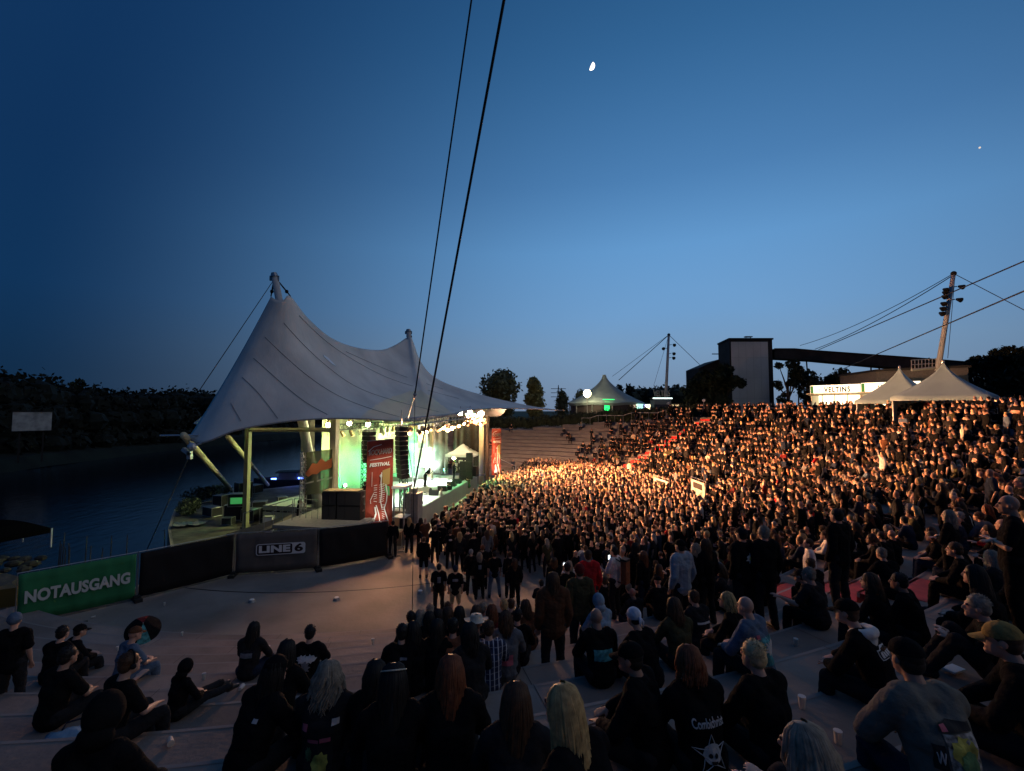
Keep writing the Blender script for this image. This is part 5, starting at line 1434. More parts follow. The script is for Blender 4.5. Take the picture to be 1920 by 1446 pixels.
# glow over the hedge: second lamp low on the left
# lit kiosk with letters
kk = empty('kiosk', at(1242, 772, 84).xy.to_3d() + Vector((0, 0, 5.5)), 0, 'dark kiosk with tall pale letters and a lit strip on its roof', 'kiosk'); ko = Vector(kk.location)
def kp(x, y): return at(x, y, 84) - ko
a = kp(1227, 775); b_ = kp(1258, 750)
MB().box(((a.x + b_.x) / 2, 1.2, b_.z / 2), (b_.x - a.x, 2.4, b_.z)).build('walls', mat('kiosk_blue', (.03, .045, .08), .6), kk)
MB().box(((a.x + b_.x) / 2, -.05, b_.z - .45), (b_.x - a.x, .1, .8)).build('fascia', mat('kiosk_fascia', (.12, .16, .18), .6), kk)
s0, s1 = kp(1224, 747), kp(1260, 747)
MB().box(((s0.x + s1.x) / 2, -.1, s0.z), (s1.x - s0.x, .2, .22)).build('light_strip', mat('cool_strip', (.9, 1, 1), .5, emit=(.8, 1, .95), estr=2), kk)
MB().box(((s0.x + s1.x) / 2, 1.1, s0.z), (s1.x - s0.x + .1, 2.2, .2)).build('roof', m_dark, kk)
me = text_mesh('VELTINS', 1.6, .01, .08, 0, 1.0, width=(s1.x - s0.x) * .86); 
for v in me.vertices: v.co.y *= 1.0
place_text(me, 'lettering', mat('pale_letters', (.35, .36, .33), .6), ((s0.x + s1.x) / 2 - .1, -.05, kp(1240, 738.5).z), (1, 0, 0), (0, 0, 1), kk)
w0 = kp(1267.5, 765); MB().box((w0.x, .3, w0.z), (1.3, .1, 1.2)).build('lit_window', mat('kiosk_window', (1, .85, .5), .5, emit=(1, .78, .4), estr=.9), kk)
MB().box((w0.x, 1.5, w0.z - .4), (2.2, 2.2, 2.6)).build('side_room', m_brick, kk)
# street lamp with white head
for (x, y, D, h0, lab) in ((1319.5, 751, 66, 6.3, 'small lamp with white globe in front of the dark trees'), (1253, 757, 70, 5.6, 'slim lamp pole in front of the kiosk')):
    p = at(x, y, D); root = empty('street_lamp', (p.x, p.y, h0), 0, lab, 'street lamp')
    MB().tube((0, 0, 0), (0, 0, p.z - h0), .05, .04, 6).build('pole', m_steel, root); MB().ball((0, 0, p.z - h0), .22, 10, 8).build('globe', m_white, root, smooth=True)
# power pylons, very far
for (x, yt, D) in ((1047, 722, 420), (1193, 729, 480), (1273, 719, 420), (1280, 724, 460)):
    t0 = at(x, yt, D); root = empty('power_pylon', (t0.x, t0.y, 2), 0, {1047: 'distant power pylon between the two poplars on the left', 1193: 'faint distant pylon right of the dark poplars', 1273: 'distant power pylon left of the dark tree', 1280: 'shorter pylon mast just right of the distant one'}[x], 'pylon')
    h_ = t0.z - 2; mb = MB()
    for sx in (-1, 1):
        for sy in (-1, 1): mb.path([(sx * 3.2, sy * 3.2, 0), (sx * 1, sy * 1, h_ * .6), (0, 0, h_)], .25, 4)
    for z in (.62, .75, .88): mb.tube((-7, 0, h_ * z), (7, 0, h_ * z), .25, .25, 4)
    mb.build('lattice', m_brick, root)

# ================================================================== LEFT CORNER
# dark gazebo at the left edge
gb = empty('gazebo', atz(8, 1030, -.2), R(-20), 'dark gazebo roof by the lake at the left edge', 'gazebo'); go = Vector(gb.location)
zr = at(8, 1000, go.y).z - go.z
e = [(-1.8, -1.5), (1.0, -1.5), (1.0, 1.5), (-1.8, 1.5)]
MB().grid([[(x, y, zr - .25) for x, y in e], [(x, y, zr) for x, y in e], [(x * .5 - .2, y * .5, zr + .45) for x, y in e], [(-.4, 0, zr + .7)] * 4], closed=True).build('canopy_roof', mat('black_canopy', (.004, .004, .005), .95, spec=0), gb)
for x, y in e: MB().tube((x, y, -.2), (x, y, zr), .04, .04, 6).build('leg', m_white, gb)
# shore bank of stones and mud left of the green banner
sb_ = MB(); P = []
for i in range(26):
    f = i / 25; x = -35 + 20.5 * f; yf = 28.0 - 10.6 * f + .5 * math.sin(i * 1.7); P.append([(x, 7.4 + 8 * f, .05), (x, min(yf - 1.2, 14.5 + 1.5 * f), .0), (x, yf - 1.0, -.02 + .12 * math.sin(i * 2.3)), (x, yf, -1.6)])
o = sb_.grid(P).build('lake_shore', mat('shore_mud', (.07, .06, .05), .95, noise=.35, nscale=1.2, bump=.6, bscale=4), fixn=True); tag(o, kind='structure')
r5 = random.Random(9)
for k in range(16):
    p = atz(r5.uniform(-20, 90), r5.uniform(1045, 1075), -.1)
    mb = MB().ball((0, 0, 0), r5.uniform(.15, .35), 7, 5, 0, (1.3, 1, .6)); o = mb.build('shore_stone', mat('stone', (.035, .032, .028), .9, noise=.3)); o.location = p; o.rotation_euler = (0, 0, r5.uniform(0, 6)); tag(o, 'rough stone on the lake shore left of the green banner', 'stone', 'stones on the lake shore')
o = MB().box(atz(5, 1120, .35), (.9, .5, .7), R(30), taper=.9).build('yellow_crate', mat('yellow_plastic', (.12, .08, .02), .6)); tag(o, 'yellowish crate at the left edge behind the green banner', 'crate')

# ================================================================== MOON AND STAR
mp_ = ray(1108.5, 124).normalized() * 4000 + Vector((0, 0, EYE))
rm = 4000 * 6.4 / F * .86
mo = MB(); n_ = 20; P = []
front = -ray(1108.5, 124).normalized(); rt_ = front.cross(Vector((0, 0, 1))).normalized() * -1; upv = rt_.cross(front) * -1
ang = R(-14); X_ = (rt_ * math.cos(ang) + upv * math.sin(ang)); Y_ = (upv * math.cos(ang) - rt_ * math.sin(ang))
if X_.x < 0: X_ = -X_
if Y_.z < 0: Y_ = -Y_
m_moon = bpy.data.materials.new('moon_sunlit_glow'); m_moon.use_nodes = True
nt = m_moon.node_tree; nt.nodes.clear()
o_ = nt.nodes.new('ShaderNodeOutputMaterial'); em = nt.nodes.new('ShaderNodeEmission'); ge = nt.nodes.new('ShaderNodeNewGeometry'); dp = nt.nodes.new('ShaderNodeVectorMath'); dp.operation = 'DOT_PRODUCT'
sd = (X_ * .95 + front * .18 - Y_ * .25).normalized(); dp.inputs[1].default_value = sd  # sunlit half is put in as glow, by surface direction
mr = nt.nodes.new('ShaderNodeMapRange'); mr.inputs[1].default_value = 0; mr.inputs[2].default_value = .12; mr.inputs[4].default_value = 3.0
bf = nt.nodes.new('ShaderNodeMath'); bf.operation = 'SUBTRACT'; bf.inputs[0].default_value = 1; ml = nt.nodes.new('ShaderNodeMath'); ml.operation = 'MULTIPLY'
tp_ = nt.nodes.new('ShaderNodeBsdfTransparent'); ad = nt.nodes.new('ShaderNodeAddShader')
em.inputs[0].default_value = (1, .88, .74, 1)
L = nt.links.new; L(ge.outputs['Normal'], dp.inputs[0]); L(dp.outputs['Value'], mr.inputs[0]); L(ge.outputs['Backfacing'], bf.inputs[1]); L(mr.outputs[0], ml.inputs[0]); L(bf.outputs[0], ml.inputs[1]); L(ml.outputs[0], em.inputs[1]); L(em.outputs[0], ad.inputs[0]); L(tp_.outputs[0], ad.inputs[1]); L(ad.outputs[0], o_.inputs['Surface'])
o = MB().ball((0, 0, 0), rm, 32, 20).build('moon', m_moon, smooth=True); o.location = mp_
tag(o, 'bright half moon high in the dusk sky', 'moon')
sp_ = ray(1837, 277).normalized() * 4000 + Vector((0, 0, EYE))
o = MB().ball((0, 0, 0), 4000 * 1.1 / F, 10, 8).build('star', mat('star_glow', (1, .9, .8), .5, emit=(1, .8, .6), estr=.9)); o.location = sp_; tag(o, 'single star near the right edge of the sky', 'star')
# ================================================================== PEOPLE
def V(*a): return Vector(a)
def mk_mesh(mb, name, voxel=None, smooth=2, deci=None):
    me = mb.mesh(name, [m_dark])
    o = bpy.data.objects.new(name, me); COL.objects.link(o)
    if voxel:
        m = o.modifiers.new('r', 'REMESH'); m.mode = 'VOXEL'; m.voxel_size = voxel; m.use_smooth_shade = True
        if smooth:
            s = o.modifiers.new('s', 'SMOOTH'); s.factor = .5; s.iterations = smooth
    if deci:
        d = o.modifiers.new('d', 'DECIMATE'); d.ratio = deci
    bpy.context.view_layer.update()
    dg = bpy.context.evaluated_depsgraph_get()
    out = bpy.data.meshes.new_from_object(o.evaluated_get(dg)); out.name = name
    bpy.data.objects.remove(o); bpy.data.meshes.remove(me)
    out.polygons.foreach_set('use_smooth', [True] * len(out.polygons))
    return out
def limb(mb, pts, rad, n=10):
    mb.path(pts, rad, n)
    for p, r in zip(pts, rad): mb.ball(p, r, n, 6)
    return mb

def joints(pose):
    """skeleton of a 1.75 m figure facing +Y; origin on the ground, or on the seat for seated poses"""
    J = {}
    if pose.startswith('stand'):
        J.update(pel=V(0, 0, .96), chest=V(0, .0, 1.26), neck=V(0, -.01, 1.49), head=V(0, .02, 1.635))
        w = .08
        if pose.endswith('wide'): w = .2
        for s, k in ((-1, 'l'), (1, 'r')):
            J['sh' + k] = V(s * .185, -.01, 1.42); J['hip' + k] = V(s * .095, 0, .92)
            J['kn' + k] = V(s * (.09 + w * .4), .025, .5); J['an' + k] = V(s * (.09 + w * .6), -.03, .08)
            J['el' + k] = V(s * .245, -.05, 1.13); J['wr' + k] = V(s * .235, .05, .89)
        if 'phone' in pose:
            J['elr'] = V(.27, .2, 1.3); J['wrr'] = V(.16, .36, 1.5)
        if 'cross' in pose:
            for s, k in ((-1, 'l'), (1, 'r')): J['el' + k] = V(s * .25, .06, 1.14); J['wr' + k] = V(-s * .07, .21, 1.17)
        if 'raise' in pose:
            J['elr'] = V(.26, .06, 1.66); J['wrr'] = V(.2, .1, 1.9)
        if 'clap' in pose:
            for s, k in ((-1, 'l'), (1, 'r')): J['el' + k] = V(s * .25, .12, 1.16); J['wr' + k] = V(s * .05, .33, 1.3)
        if 'drink' in pose:
            J['ell'] = V(-.25, .08, 1.13); J['wrl'] = V(-.16, .3, 1.2)
        if 'bent' in pose:
            for k in ('neck', 'head', 'shl', 'shr', 'ell', 'elr', 'wrl', 'wrr', 'chest'):
                q = J[k] - J['pel']; J[k] = J['pel'] + Matrix.Rotation(R(-38), 3, 'X') @ q
            J['wrl'] = V(-.3, .34, 1.05); J['ell'] = V(-.33, .2, 1.22); J['wrr'] = V(.1, .36, 1.0); J['elr'] = V(.3, .22, 1.15)
        if 'guitar' in pose:
            J['ell'] = V(-.33, .08, 1.2); J['wrl'] = V(-.42, .3, 1.22); J['elr'] = V(.3, .0, 1.15); J['wrr'] = V(.08, .2, 1.02)
    else:
        lean = .1
        if 'upright' in pose: lean = .03
        if 'hunch' in pose: lean = .2
        J.update(pel=V(0, .02, .13), chest=V(0, .02 + lean * .5, .42), neck=V(0, .02 + lean, .655), head=V(0, .06 + lean * 1.25, .8))
        for s, k in ((-1, 'l'), (1, 'r')):
            J['sh' + k] = V(s * .185, .02 + lean * .9, .585); J['hip' + k] = V(s * .1, .03, .11)
            if 'floor' in pose:
                J['kn' + k] = V(s * .17, .38, .47); J['an' + k] = V(s * .13, .6, .08)
            elif 'flat' in pose:
                J['kn' + k] = V(s * .12, .5, .16); J['an' + k] = V(s * .14, .93, .09)
            else:
                J['kn' + k] = V(s * .17, .46, .16); J['an' + k] = V(s * .14, .5, -.31)
            J['el' + k] = V(s * .27, .14 + lean, .33); J['wr' + k] = V(s * .12, .36 + lean * .5, .27 if 'floor' not in pose else .45)
        if 'phone' in pose:
            J['elr'] = V(.24, .28 + lean, .42); J['wrr'] = V(.1, .42 + lean, .58)
        if 'back' in pose:
            for s, k in ((-1, 'l'), (1, 'r')): J['el' + k] = V(s * .28, -.12, .32); J['wr' + k] = V(s * .28, -.25, .06)
            for k in ('chest', 'neck', 'head', 'shl', 'shr'): J[k] = J['pel'] + Matrix.Rotation(R(18), 3, 'X') @ (J[k] - J['pel'])
        if 'side' in pose:
            J['ell'] = V(-.3, .22, .36); J['wrl'] = V(-.38, .45, .42); J['elr'] = V(.3, .2, .35)
    return J

def hand(mb, w, e, fr=.0095, curl=.5, fingers=True):
    d = (w - e).normalized(); up = V(0, 0, 1)
    if abs(d.z) > .9: up = V(0, 1, 0)
    side = d.cross(up).normalized(); nrm = side.cross(d).normalized()
    pc = w + d * .045
    mb.box(pc, (.001, .001, .001))
    for k in range(-1, 2): limb(mb, [w + side * k * .012, w + d * .085 + side * k * .026], [.018, .013], 6)
    if not fingers: return
    for k, (o, L) in enumerate(((-.036, .066), (-.012, .078), (.012, .074), (.036, .058))):
        p0 = w + d * .088 + side * o; p1 = p0 + d * L * .5 - nrm * L * .12 * curl; p2 = p1 + d * L * .38 - nrm * L * .38 * curl
        limb(mb, [p0, p1, p2], [fr * 1.05, fr, fr * .85], 6)
    p0 = w + d * .03 - side * .03; p1 = p0 + d * .03 - side * .028 - nrm * .012; p2 = p1 + d * .03 - side * .005 - nrm * .014
    limb(mb, [p0, p1, p2], [fr * 1.3, fr * 1.15, fr * .95], 6)

def head_frame(J):
    d = (J['head'] - J['neck']).normalized()
    return J['head']

def skin_mb(J, lod):
    mb = MB(); n = 12 if lod == 0 else 8
    H = J['head']
    mb.ball(H + V(0, -.005, .03), 1, n + 4, n, 0, (.076, .094, .1))
    mb.ball(H + V(0, .025, -.035), 1, n, n, 0, (.06, .072, .085))
    limb(mb, [H + V(0, .03, -.07), H + V(0, .075, -.085)], [.045, .028], n)
    limb(mb, [J['neck'] + V(0, -.01, -.03), H + V(0, -.02, -.05)], [.06, .052], n)
    if lod == 0:
        limb(mb, [H + V(0, .088, .02), H + V(0, .112, -.02)], [.011, .015], 8)
        for s in (-1, 1):
            mb.ball(H + V(s * .079, -.002, .0), 1, 8, 6, 0, (.013, .022, .032)); mb.ball(H + V(s * .032, .083, .028), .016, 8, 6)
        limb(mb, [H + V(-.022, .09, -.052), H + V(.022, .09, -.052)], [.01, .01], 6)
    # torso
    limb(mb, [J['pel'], J['pel'].lerp(J['chest'], .5), J['chest']], [.125, .115, .13], n)
    for s in (-1, 1):
        limb(mb, [J['chest'] + V(s * .06, 0, 0), (J['shl'] if s < 0 else J['shr']).lerp(J['neck'], .35)], [.11, .07], n)
        limb(mb, [J['pel'] + V(s * .055, 0, 0), J['chest'] + V(s * .05, 0, 0)], [.11, .1], n)
    limb(mb, [J['shl'], J['neck'] + V(0, 0, -.03), J['shr']], [.058, .062, .058], n)
    for k in 'lr':
        limb(mb, [J['sh' + k], J['sh' + k].lerp(J['el' + k], .5), J['el' + k]], [.056, .048, .037], n)
        limb(mb, [J['el' + k], J['el' + k].lerp(J['wr' + k], .35), J['wr' + k]], [.038, .038, .024], n)
        hand(mb, J['wr' + k], J['el' + k], fingers=lod == 0)
        limb(mb, [J['hip' + k], J['hip' + k].lerp(J['kn' + k], .5), J['kn' + k]], [.092, .078, .056], n)
        limb(mb, [J['kn' + k], J['kn' + k].lerp(J['an' + k], .35), J['an' + k]], [.056, .058, .036], n)
        f = V(0, .16, -.035); limb(mb, [J['an' + k] + V(0, -.03, -.03), J['an' + k] + f], [.042, .03], n)
    return mb

def top_mb(J, lod, long=True, bulk=1.0, hood=False):
    mb = MB(); n = 12 if lod == 0 else 8; b = .018 * bulk
    standing = J['pel'].z > .5
    low = J['pel'] + (V(0, 0, -.07) if standing else V(0, -.01, -.02))
    limb(mb, [low, J['pel'].lerp(J['chest'], .5), J['chest']], [.135 + b, .125 + b, .13 + b], n)
    for s in (-1, 1):
        limb(mb, [low + V(s * .055, 0, 0), J['pel'].lerp(J['chest'], .5) + V(s * .055, 0, 0), J['chest'] + V(s * .062, 0, 0)], [.115 + b, .1 + b, .108 + b], n)
        limb(mb, [J['chest'] + V(s * .06, -.01, 0), (J['shl'] if s < 0 else J['shr']).lerp(J['neck'], .35)], [.112 + b, .07 + b], n)
    limb(mb, [J['shl'], J['neck'] + V(0, -.005, -.045), J['shr']], [.06 + b, .062 + b, .06 + b], n)
    for k in 'lr':
        if long:
            limb(mb, [J['sh' + k], J['sh' + k].lerp(J['el' + k], .5), J['el' + k]], [.058 + b, .05 + b, .045 + b], n)
            e = J['wr' + k].lerp(J['el' + k], .08)
            limb(mb, [J['el' + k], J['el' + k].lerp(J['wr' + k], .5), e], [.045 + b, .038 + b, .03 + b * .8], n)
        else:
            limb(mb, [J['sh' + k], J['sh' + k].lerp(J['el' + k], .72)], [.06 + b, .058 + b], n)
    if hood:
        for a in range(5): mb.ball(J['neck'] + V((a - 2) * .038, -.055 + .02 * abs(a - 2), .0 - .012 * abs(a - 2)), .045, 8, 6)
    return mb

def leg_mb(J, lod, short=False, bulk=1.0):
    mb = MB(); n = 12 if lod == 0 else 8; b = .014 * bulk
    limb(mb, [J['hipl'] + V(-.01, 0, .03), J['hipr'] + V(.01, 0, .03)], [.105 + b, .105 + b], n)
    limb(mb, [J['pel'] + V(0, 0, -.02), J['hipl'].lerp(J['hipr'], .5)], [.12 + b, .11 + b], n)
    for k in 'lr':
        limb(mb, [J['hip' + k], J['hip' + k].lerp(J['kn' + k], .5), J['kn' + k]], [.096 + b, .082 + b, .064 + b], n)
        if not short: limb(mb, [J['kn' + k], J['kn' + k].lerp(J['an' + k], .5), J['an' + k] + V(0, 0, .02)], [.062 + b, .058 + b, .05 + b], n)
    return mb
def shoe_mb(J, lod):
    mb = MB(); n = 8
    for k in 'lr':
        limb(mb, [J['an' + k] + V(0, -.035, -.03), J['an' + k] + V(0, .06, -.035), J['an' + k] + V(0, .165, -.045)], [.05, .046, .038], n)
        limb(mb, [J['an' + k] + V(0, -.02, .05), J['an' + k] + V(0, -.03, -.02)], [.047, .05], n)
    return mb

# ---- hair (head frame: origin at head centre, facing +Y)
def hair_mb(style, lod, seed=0):
    r = random.Random(seed); mb = MB()
    if style == 'bald': return None
    if style == 'flat':
        mb.ball(V(0, -.02, .035), 1, 14, 10, 0, (.083, .095, .088)); mb.ball(V(0, -.04, -.01), 1, 12, 8, 0, (.078, .066, .075)); return mb
    dens = 1 if lod == 0 else .35
    mb.ball(V(0, -.022, .045), 1, 16 if lod == 0 else 9, 12 if lod == 0 else 6, 0, (.088, .098, .094))
    if style == 'short':
        mb.ball(V(0, -.045, .0), 1, 14, 8, 0, (.08, .07, .085))
        for i in range(int(260 * dens)):
            a = r.uniform(0, 2 * PI); f = r.uniform(.0, 1); th = f * 1.75
            d = V(math.sin(th) * math.cos(a), math.sin(th) * math.sin(a), math.cos(th))
            if d.y > .55 and d.z < .45: continue
            p = V(d.x * .086, -.022 + d.y * .097, .045 + d.z * .093)
            q = p + d * .006 + V(r.uniform(-.012, .012), r.uniform(-.015, .004), r.uniform(-.012, .006)); mb.path([p - d * .006, q], [.006, .002], 4, caps=False)
        return mb
    L = {'long': .44, 'mid': .26, 'verylong': .62, 'fluffy': .3, 'pony': .1, 'bob': .17}[style]
    n = int({'long': 130, 'mid': 110, 'verylong': 150, 'fluffy': 190, 'pony': 60, 'bob': 110}[style] * dens)
    wv = .012 if style != 'fluffy' else .03
    for i in range(n):
        a = r.uniform(PI * .93, 2 * PI + .07 * PI) if r.random() < .8 else r.uniform(PI * .8, 2.2 * PI)
        dx, dy = math.cos(a), math.sin(a)
        rad = r.uniform(.9, 1.06) * (1.12 if style == 'fluffy' else 1)
        pts = [V(dx * .03, dy * .03 - .02, .142), V(dx * .07 * rad, -.022 + dy * .078 * rad, .105), V(dx * .092 * rad, -.022 + dy * .1 * rad, .03)]
        ll = L * r.uniform(.75, 1.08); z = .03; ph = r.uniform(0, 6); x, y = pts[-1].x, pts[-1].y
        for j in range(1, 6):
            f = j / 5
            pts.append(V(x * (1 + (.28 if style != 'fluffy' else .5) * f) + wv * math.sin(ph + f * 7) , y * (1 - .12 * f) - (.03 * f if y < -.05 else 0) + wv * .6 * math.cos(ph + f * 6), z - ll * f))
        mb.path(pts, [.004, .011, .013, .013, .012, .011, .008, .003] if lod == 0 else [.01, .022, .026, .026, .024, .022, .018, .006], 4, caps=False)
    if style == 'pony':
        for i in range(int(40 * dens)):
            ph = r.uniform(0, 6); q = V(r.uniform(-.015, .015), -.115, .05); pts = [q]
            for j in range(1, 6): f = j / 5; pts.append(q + V(.03 * math.sin(ph) * f, -.05 * math.sin(f * 2.2), -.34 * f + .02 * math.sin(f * 3)))
            mb.path(pts, .01, 4)
    # inner mass so no skin shows through
    if style not in ('pony',):
        limb(mb, [V(0, -.045, .02), V(0, -.065, -L * .45), V(0, -.07, -L * .8)], [.085, .085 if style != 'bob' else .07, .05], 8)
    return mb

# ---- headgear in the head frame
def headgear(kind, m, par, loc, rot):
    mb = MB()
    if kind == 'cap':
        mb.grid([[(.095 * math.cos(a) * math.cos(e), -.012 + .112 * math.sin(a) * math.cos(e), .045 + .1 * math.sin(e)) for a in np.linspace(0, 2 * PI, 20, endpoint=False)] for e in np.linspace(0, PI / 2 * .98, 8)], closed=True)
        P = []
        for j in range(4): P.append([(.075 * math.cos(a) * (1 - .1 * j / 3), .075 + (.09 * j / 3) * math.sin(a) ** .6 + .02 * math.sin(a), .05 - .008 * j - .012 * math.cos(a) ** 2) for a in np.linspace(.15, PI - .15, 10)])
        mb.grid(P); mb.ball((0, -.012, .147), .009, 6, 4)
    elif kind == 'beanie':
        mb.ball((0, -.015, .055), 1, 18, 12, 0, (.097, .113, .108)); mb.tube((0, -.02, .02), (0, -.012, .055), .1, .101, 18)
    elif kind == 'bandana':
        mb.ball((0, -.018, .05), 1, 18, 12, 0, (.093, .107, .1)); mb.path([(0, -.12, .03), (.02, -.15, -.03), (.015, -.145, -.1)], [.018, .02, .005], 5); mb.path([(0, -.12, .03), (-.03, -.15, -.02), (-.035, -.14, -.08)], [.018, .02, .005], 5)
    elif kind == 'hat':
        P = []
        for rr, z in ((.19, .062), (.185, .055), (.12, .05), (.1, .055), (.095, .12), (.08, .15), (.03, .14)): P.append([(rr * math.cos(a), -.01 + rr * 1.1 * math.sin(a), z + (.03 * abs(math.cos(a)) ** 3 if rr > .15 else 0)) for a in np.linspace(0, 2 * PI, 22, endpoint=False)])
        mb.grid(P, closed=True)
    elif kind == 'hood':
        mb.ball((0, -.028, .03), 1, 18, 12, 0, (.112, .128, .142)); mb.ball((0, -.07, -.09), 1, 14, 8, 0, (.11, .09, .09))
    elif kind == 'band':
        mb.path([(.095 * math.cos(a), -.02 + .108 * math.sin(a), .085 - .035 * math.sin(a)) for a in np.linspace(0, 2 * PI, 25)], .006, 6)
    elif kind == 'phones':
        mb.path([(.1 * math.cos(a), -.01, .03 + .125 * math.sin(a)) for a in np.linspace(0, PI, 14)], .009, 6); mb.ball((.098, -.01, .0), .03, 8, 6); mb.ball((-.098, -.01, .0), .03, 8, 6)
    nm = {'cap': 'cap', 'beanie': 'beanie', 'bandana': 'bandana', 'hat': 'hat', 'hood': 'hood', 'band': 'headband', 'phones': 'headphones'}[kind]
    o = mb.build(nm, m, par, smooth=True); o.location = loc; o.rotation_euler = rot; return o

CACHE = {}
def piece(kind, pose, lod, **k):
    key = (kind, pose, lod, tuple(sorted(k.items())))
    if key in CACHE: return CACHE[key]
    J = joints(pose); vx = {0: .0095, 1: .03, 2: .05}[lod]; sm = {0: 3, 1: 1, 2: 0}[lod]; de = {0: None, 1: .6, 2: None}[lod]
    if kind == 'skin': me = mk_mesh(skin_mb(J, lod), 'body', vx if lod < 2 else .045, 1 if lod == 0 else 1, de)
    if kind == 'top': me = mk_mesh(top_mb(J, lod, **k), 'top', vx * 1.3, sm, de)
    if kind == 'legs': me = mk_mesh(leg_mb(J, lod, **k), 'trousers', vx * 1.3, sm, de)
    if kind == 'shoes': me = mk_mesh(shoe_mb(J, lod), 'shoes', vx * 1.3, sm, de)
    if kind in ('top', 'legs') and lod == 0:
        from mathutils import noise as mn
        me.update(); nn = [v.normal.copy() for v in me.vertices]
        for v, n_ in zip(me.vertices, nn):
            c = v.co; f = mn.noise(V(c.x * 7, c.y * 7, c.z * 13)) * .6 + mn.noise(V(c.x * 16 + c.z * 8, c.y * 16, c.z * 24)) * .35
            v.co = c + n_ * (.013 * f)
        me.update()
    if kind == 'hair':
        mb = hair_mb(k['style'], lod, k.get('seed', 0)); me = mb.mesh('hair', [m_dark]) if mb else None
        if me: me.polygons.foreach_set('use_smooth', [True] * len(me.polygons))
    if kind == 'skin' and lod == 0:
        # eyes and lips get their own colour inside the one body mesh
        me.materials.clear(); me.materials.append(m_dark); me.materials.append(m_dark)
        H = J['head']
        for p in me.polygons:
            c = p.center - H
            if c.y > .07 and ((abs(abs(c.x) - .032) < .014 and abs(c.z - .028) < .008) or (abs(c.x) < .026 and abs(c.z + .052) < .006)): p.material_index = 1
    CACHE[key] = me
    return me

def cloth_mat(name, col, noise=.15, bump=.5):
    return mat('cloth_' + name, col, .9, spec=.04, noise=noise, nscale=6, bump=bump, bscale=14)
C_ = {k: cloth_mat(k, v) for k, v in {
 'black': (.009, .009, .01), 'charcoal': (.022, .022, .024), 'navy': (.02, .028, .05), 'brown': (.1, .045, .025), 'rust': (.2, .075, .04), 'olive': (.06, .055, .03),
 'red': (.42, .02, .025), 'white': (.6, .58, .56), 'lightblue': (.27, .36, .45), 'denim': (.1, .14, .2), 'paledenim': (.3, .35, .4), 'grey': (.14, .14, .15), 'khaki': (.3, .25, .16), 'tan': (.3, .2, .07), 'cream': (.55, .5, .4), 'darkred': (.14, .02, .02), 'orange': (.5, .12, .04)}.items()}
H_ = {k: mat('hair_' + k, v, .55, noise=.3, nscale=25) for k, v in {'black': (.012, .01, .009), 'brown': (.07, .035, .018), 'redbrown': (.16, .05, .02), 'blond': (.42, .28, .12), 'ash': (.25, .21, .16), 'grey': (.3, .28, .26), 'straw': (.5, .38, .2)}.items()}
S_ = {'fair': mat('skin_fair', (.52, .3, .22), .5, noise=.06, nscale=8), 'tan': mat('skin_tan', (.4, .22, .15), .5, noise=.06, nscale=8)}
m_feat = mat('eye_and_lip', (.06, .025, .02), .4)
m_sole = mat('shoe_leather', (.02, .018, .016), .5)
m_plaid = mat('plaid_cloth', (.05, .08, .2), .85)
nt = m_plaid.node_tree; b = nt.nodes['Principled BSDF']; t = nt.nodes.new('ShaderNodeTexCoord'); sp_ = nt.nodes.new('ShaderNodeSeparateXYZ'); nt.links.new(t.outputs['Object'], sp_.inputs[0])
def stripes(ax, freq, thr):
    a = nt.nodes.new('ShaderNodeMath'); a.operation = 'MULTIPLY'; a.inputs[1].default_value = freq; nt.links.new(sp_.outputs[ax], a.inputs[0])
    f = nt.nodes.new('ShaderNodeMath'); f.operation = 'FRACT'; nt.links.new(a.outputs[0], f.inputs[0])
    g_ = nt.nodes.new('ShaderNodeMath'); g_.operation = 'GREATER_THAN'; g_.inputs[1].default_value = thr; nt.links.new(f.outputs[0], g_.inputs[0]); return g_.outputs[0]
s1, s2 = stripes(0, 15, .78), stripes(2, 13, .86)
mxm = nt.nodes.new('ShaderNodeMath'); mxm.operation = 'MAXIMUM'; nt.links.new(s1, mxm.inputs[0])
hf = nt.nodes.new('ShaderNodeMath'); hf.operation = 'MULTIPLY'; hf.inputs[1].default_value = .35; nt.links.new(s2, hf.inputs[0]); nt.links.new(hf.outputs[0], mxm.inputs[1])
cm = nt.nodes.new('ShaderNodeMix'); cm.data_type = 'RGBA'; cm.inputs[6].default_value = (.02, .03, .07, 1); cm.inputs[7].default_value = (.5, .5, .55, 1); nt.links.new(mxm.outputs[0], cm.inputs[0]); nt.links.new(cm.outputs[2], b.inputs['Base Color'])
C_['plaid'] = m_plaid
C_['vest'] = cloth_mat('vest', (.16, .15, .125))

def setmat(o, *ms):
    for i, m in enumerate(ms):
        if i < len(o.material_slots): o.material_slots[i].link = 'OBJECT'; o.material_slots[i].material = m

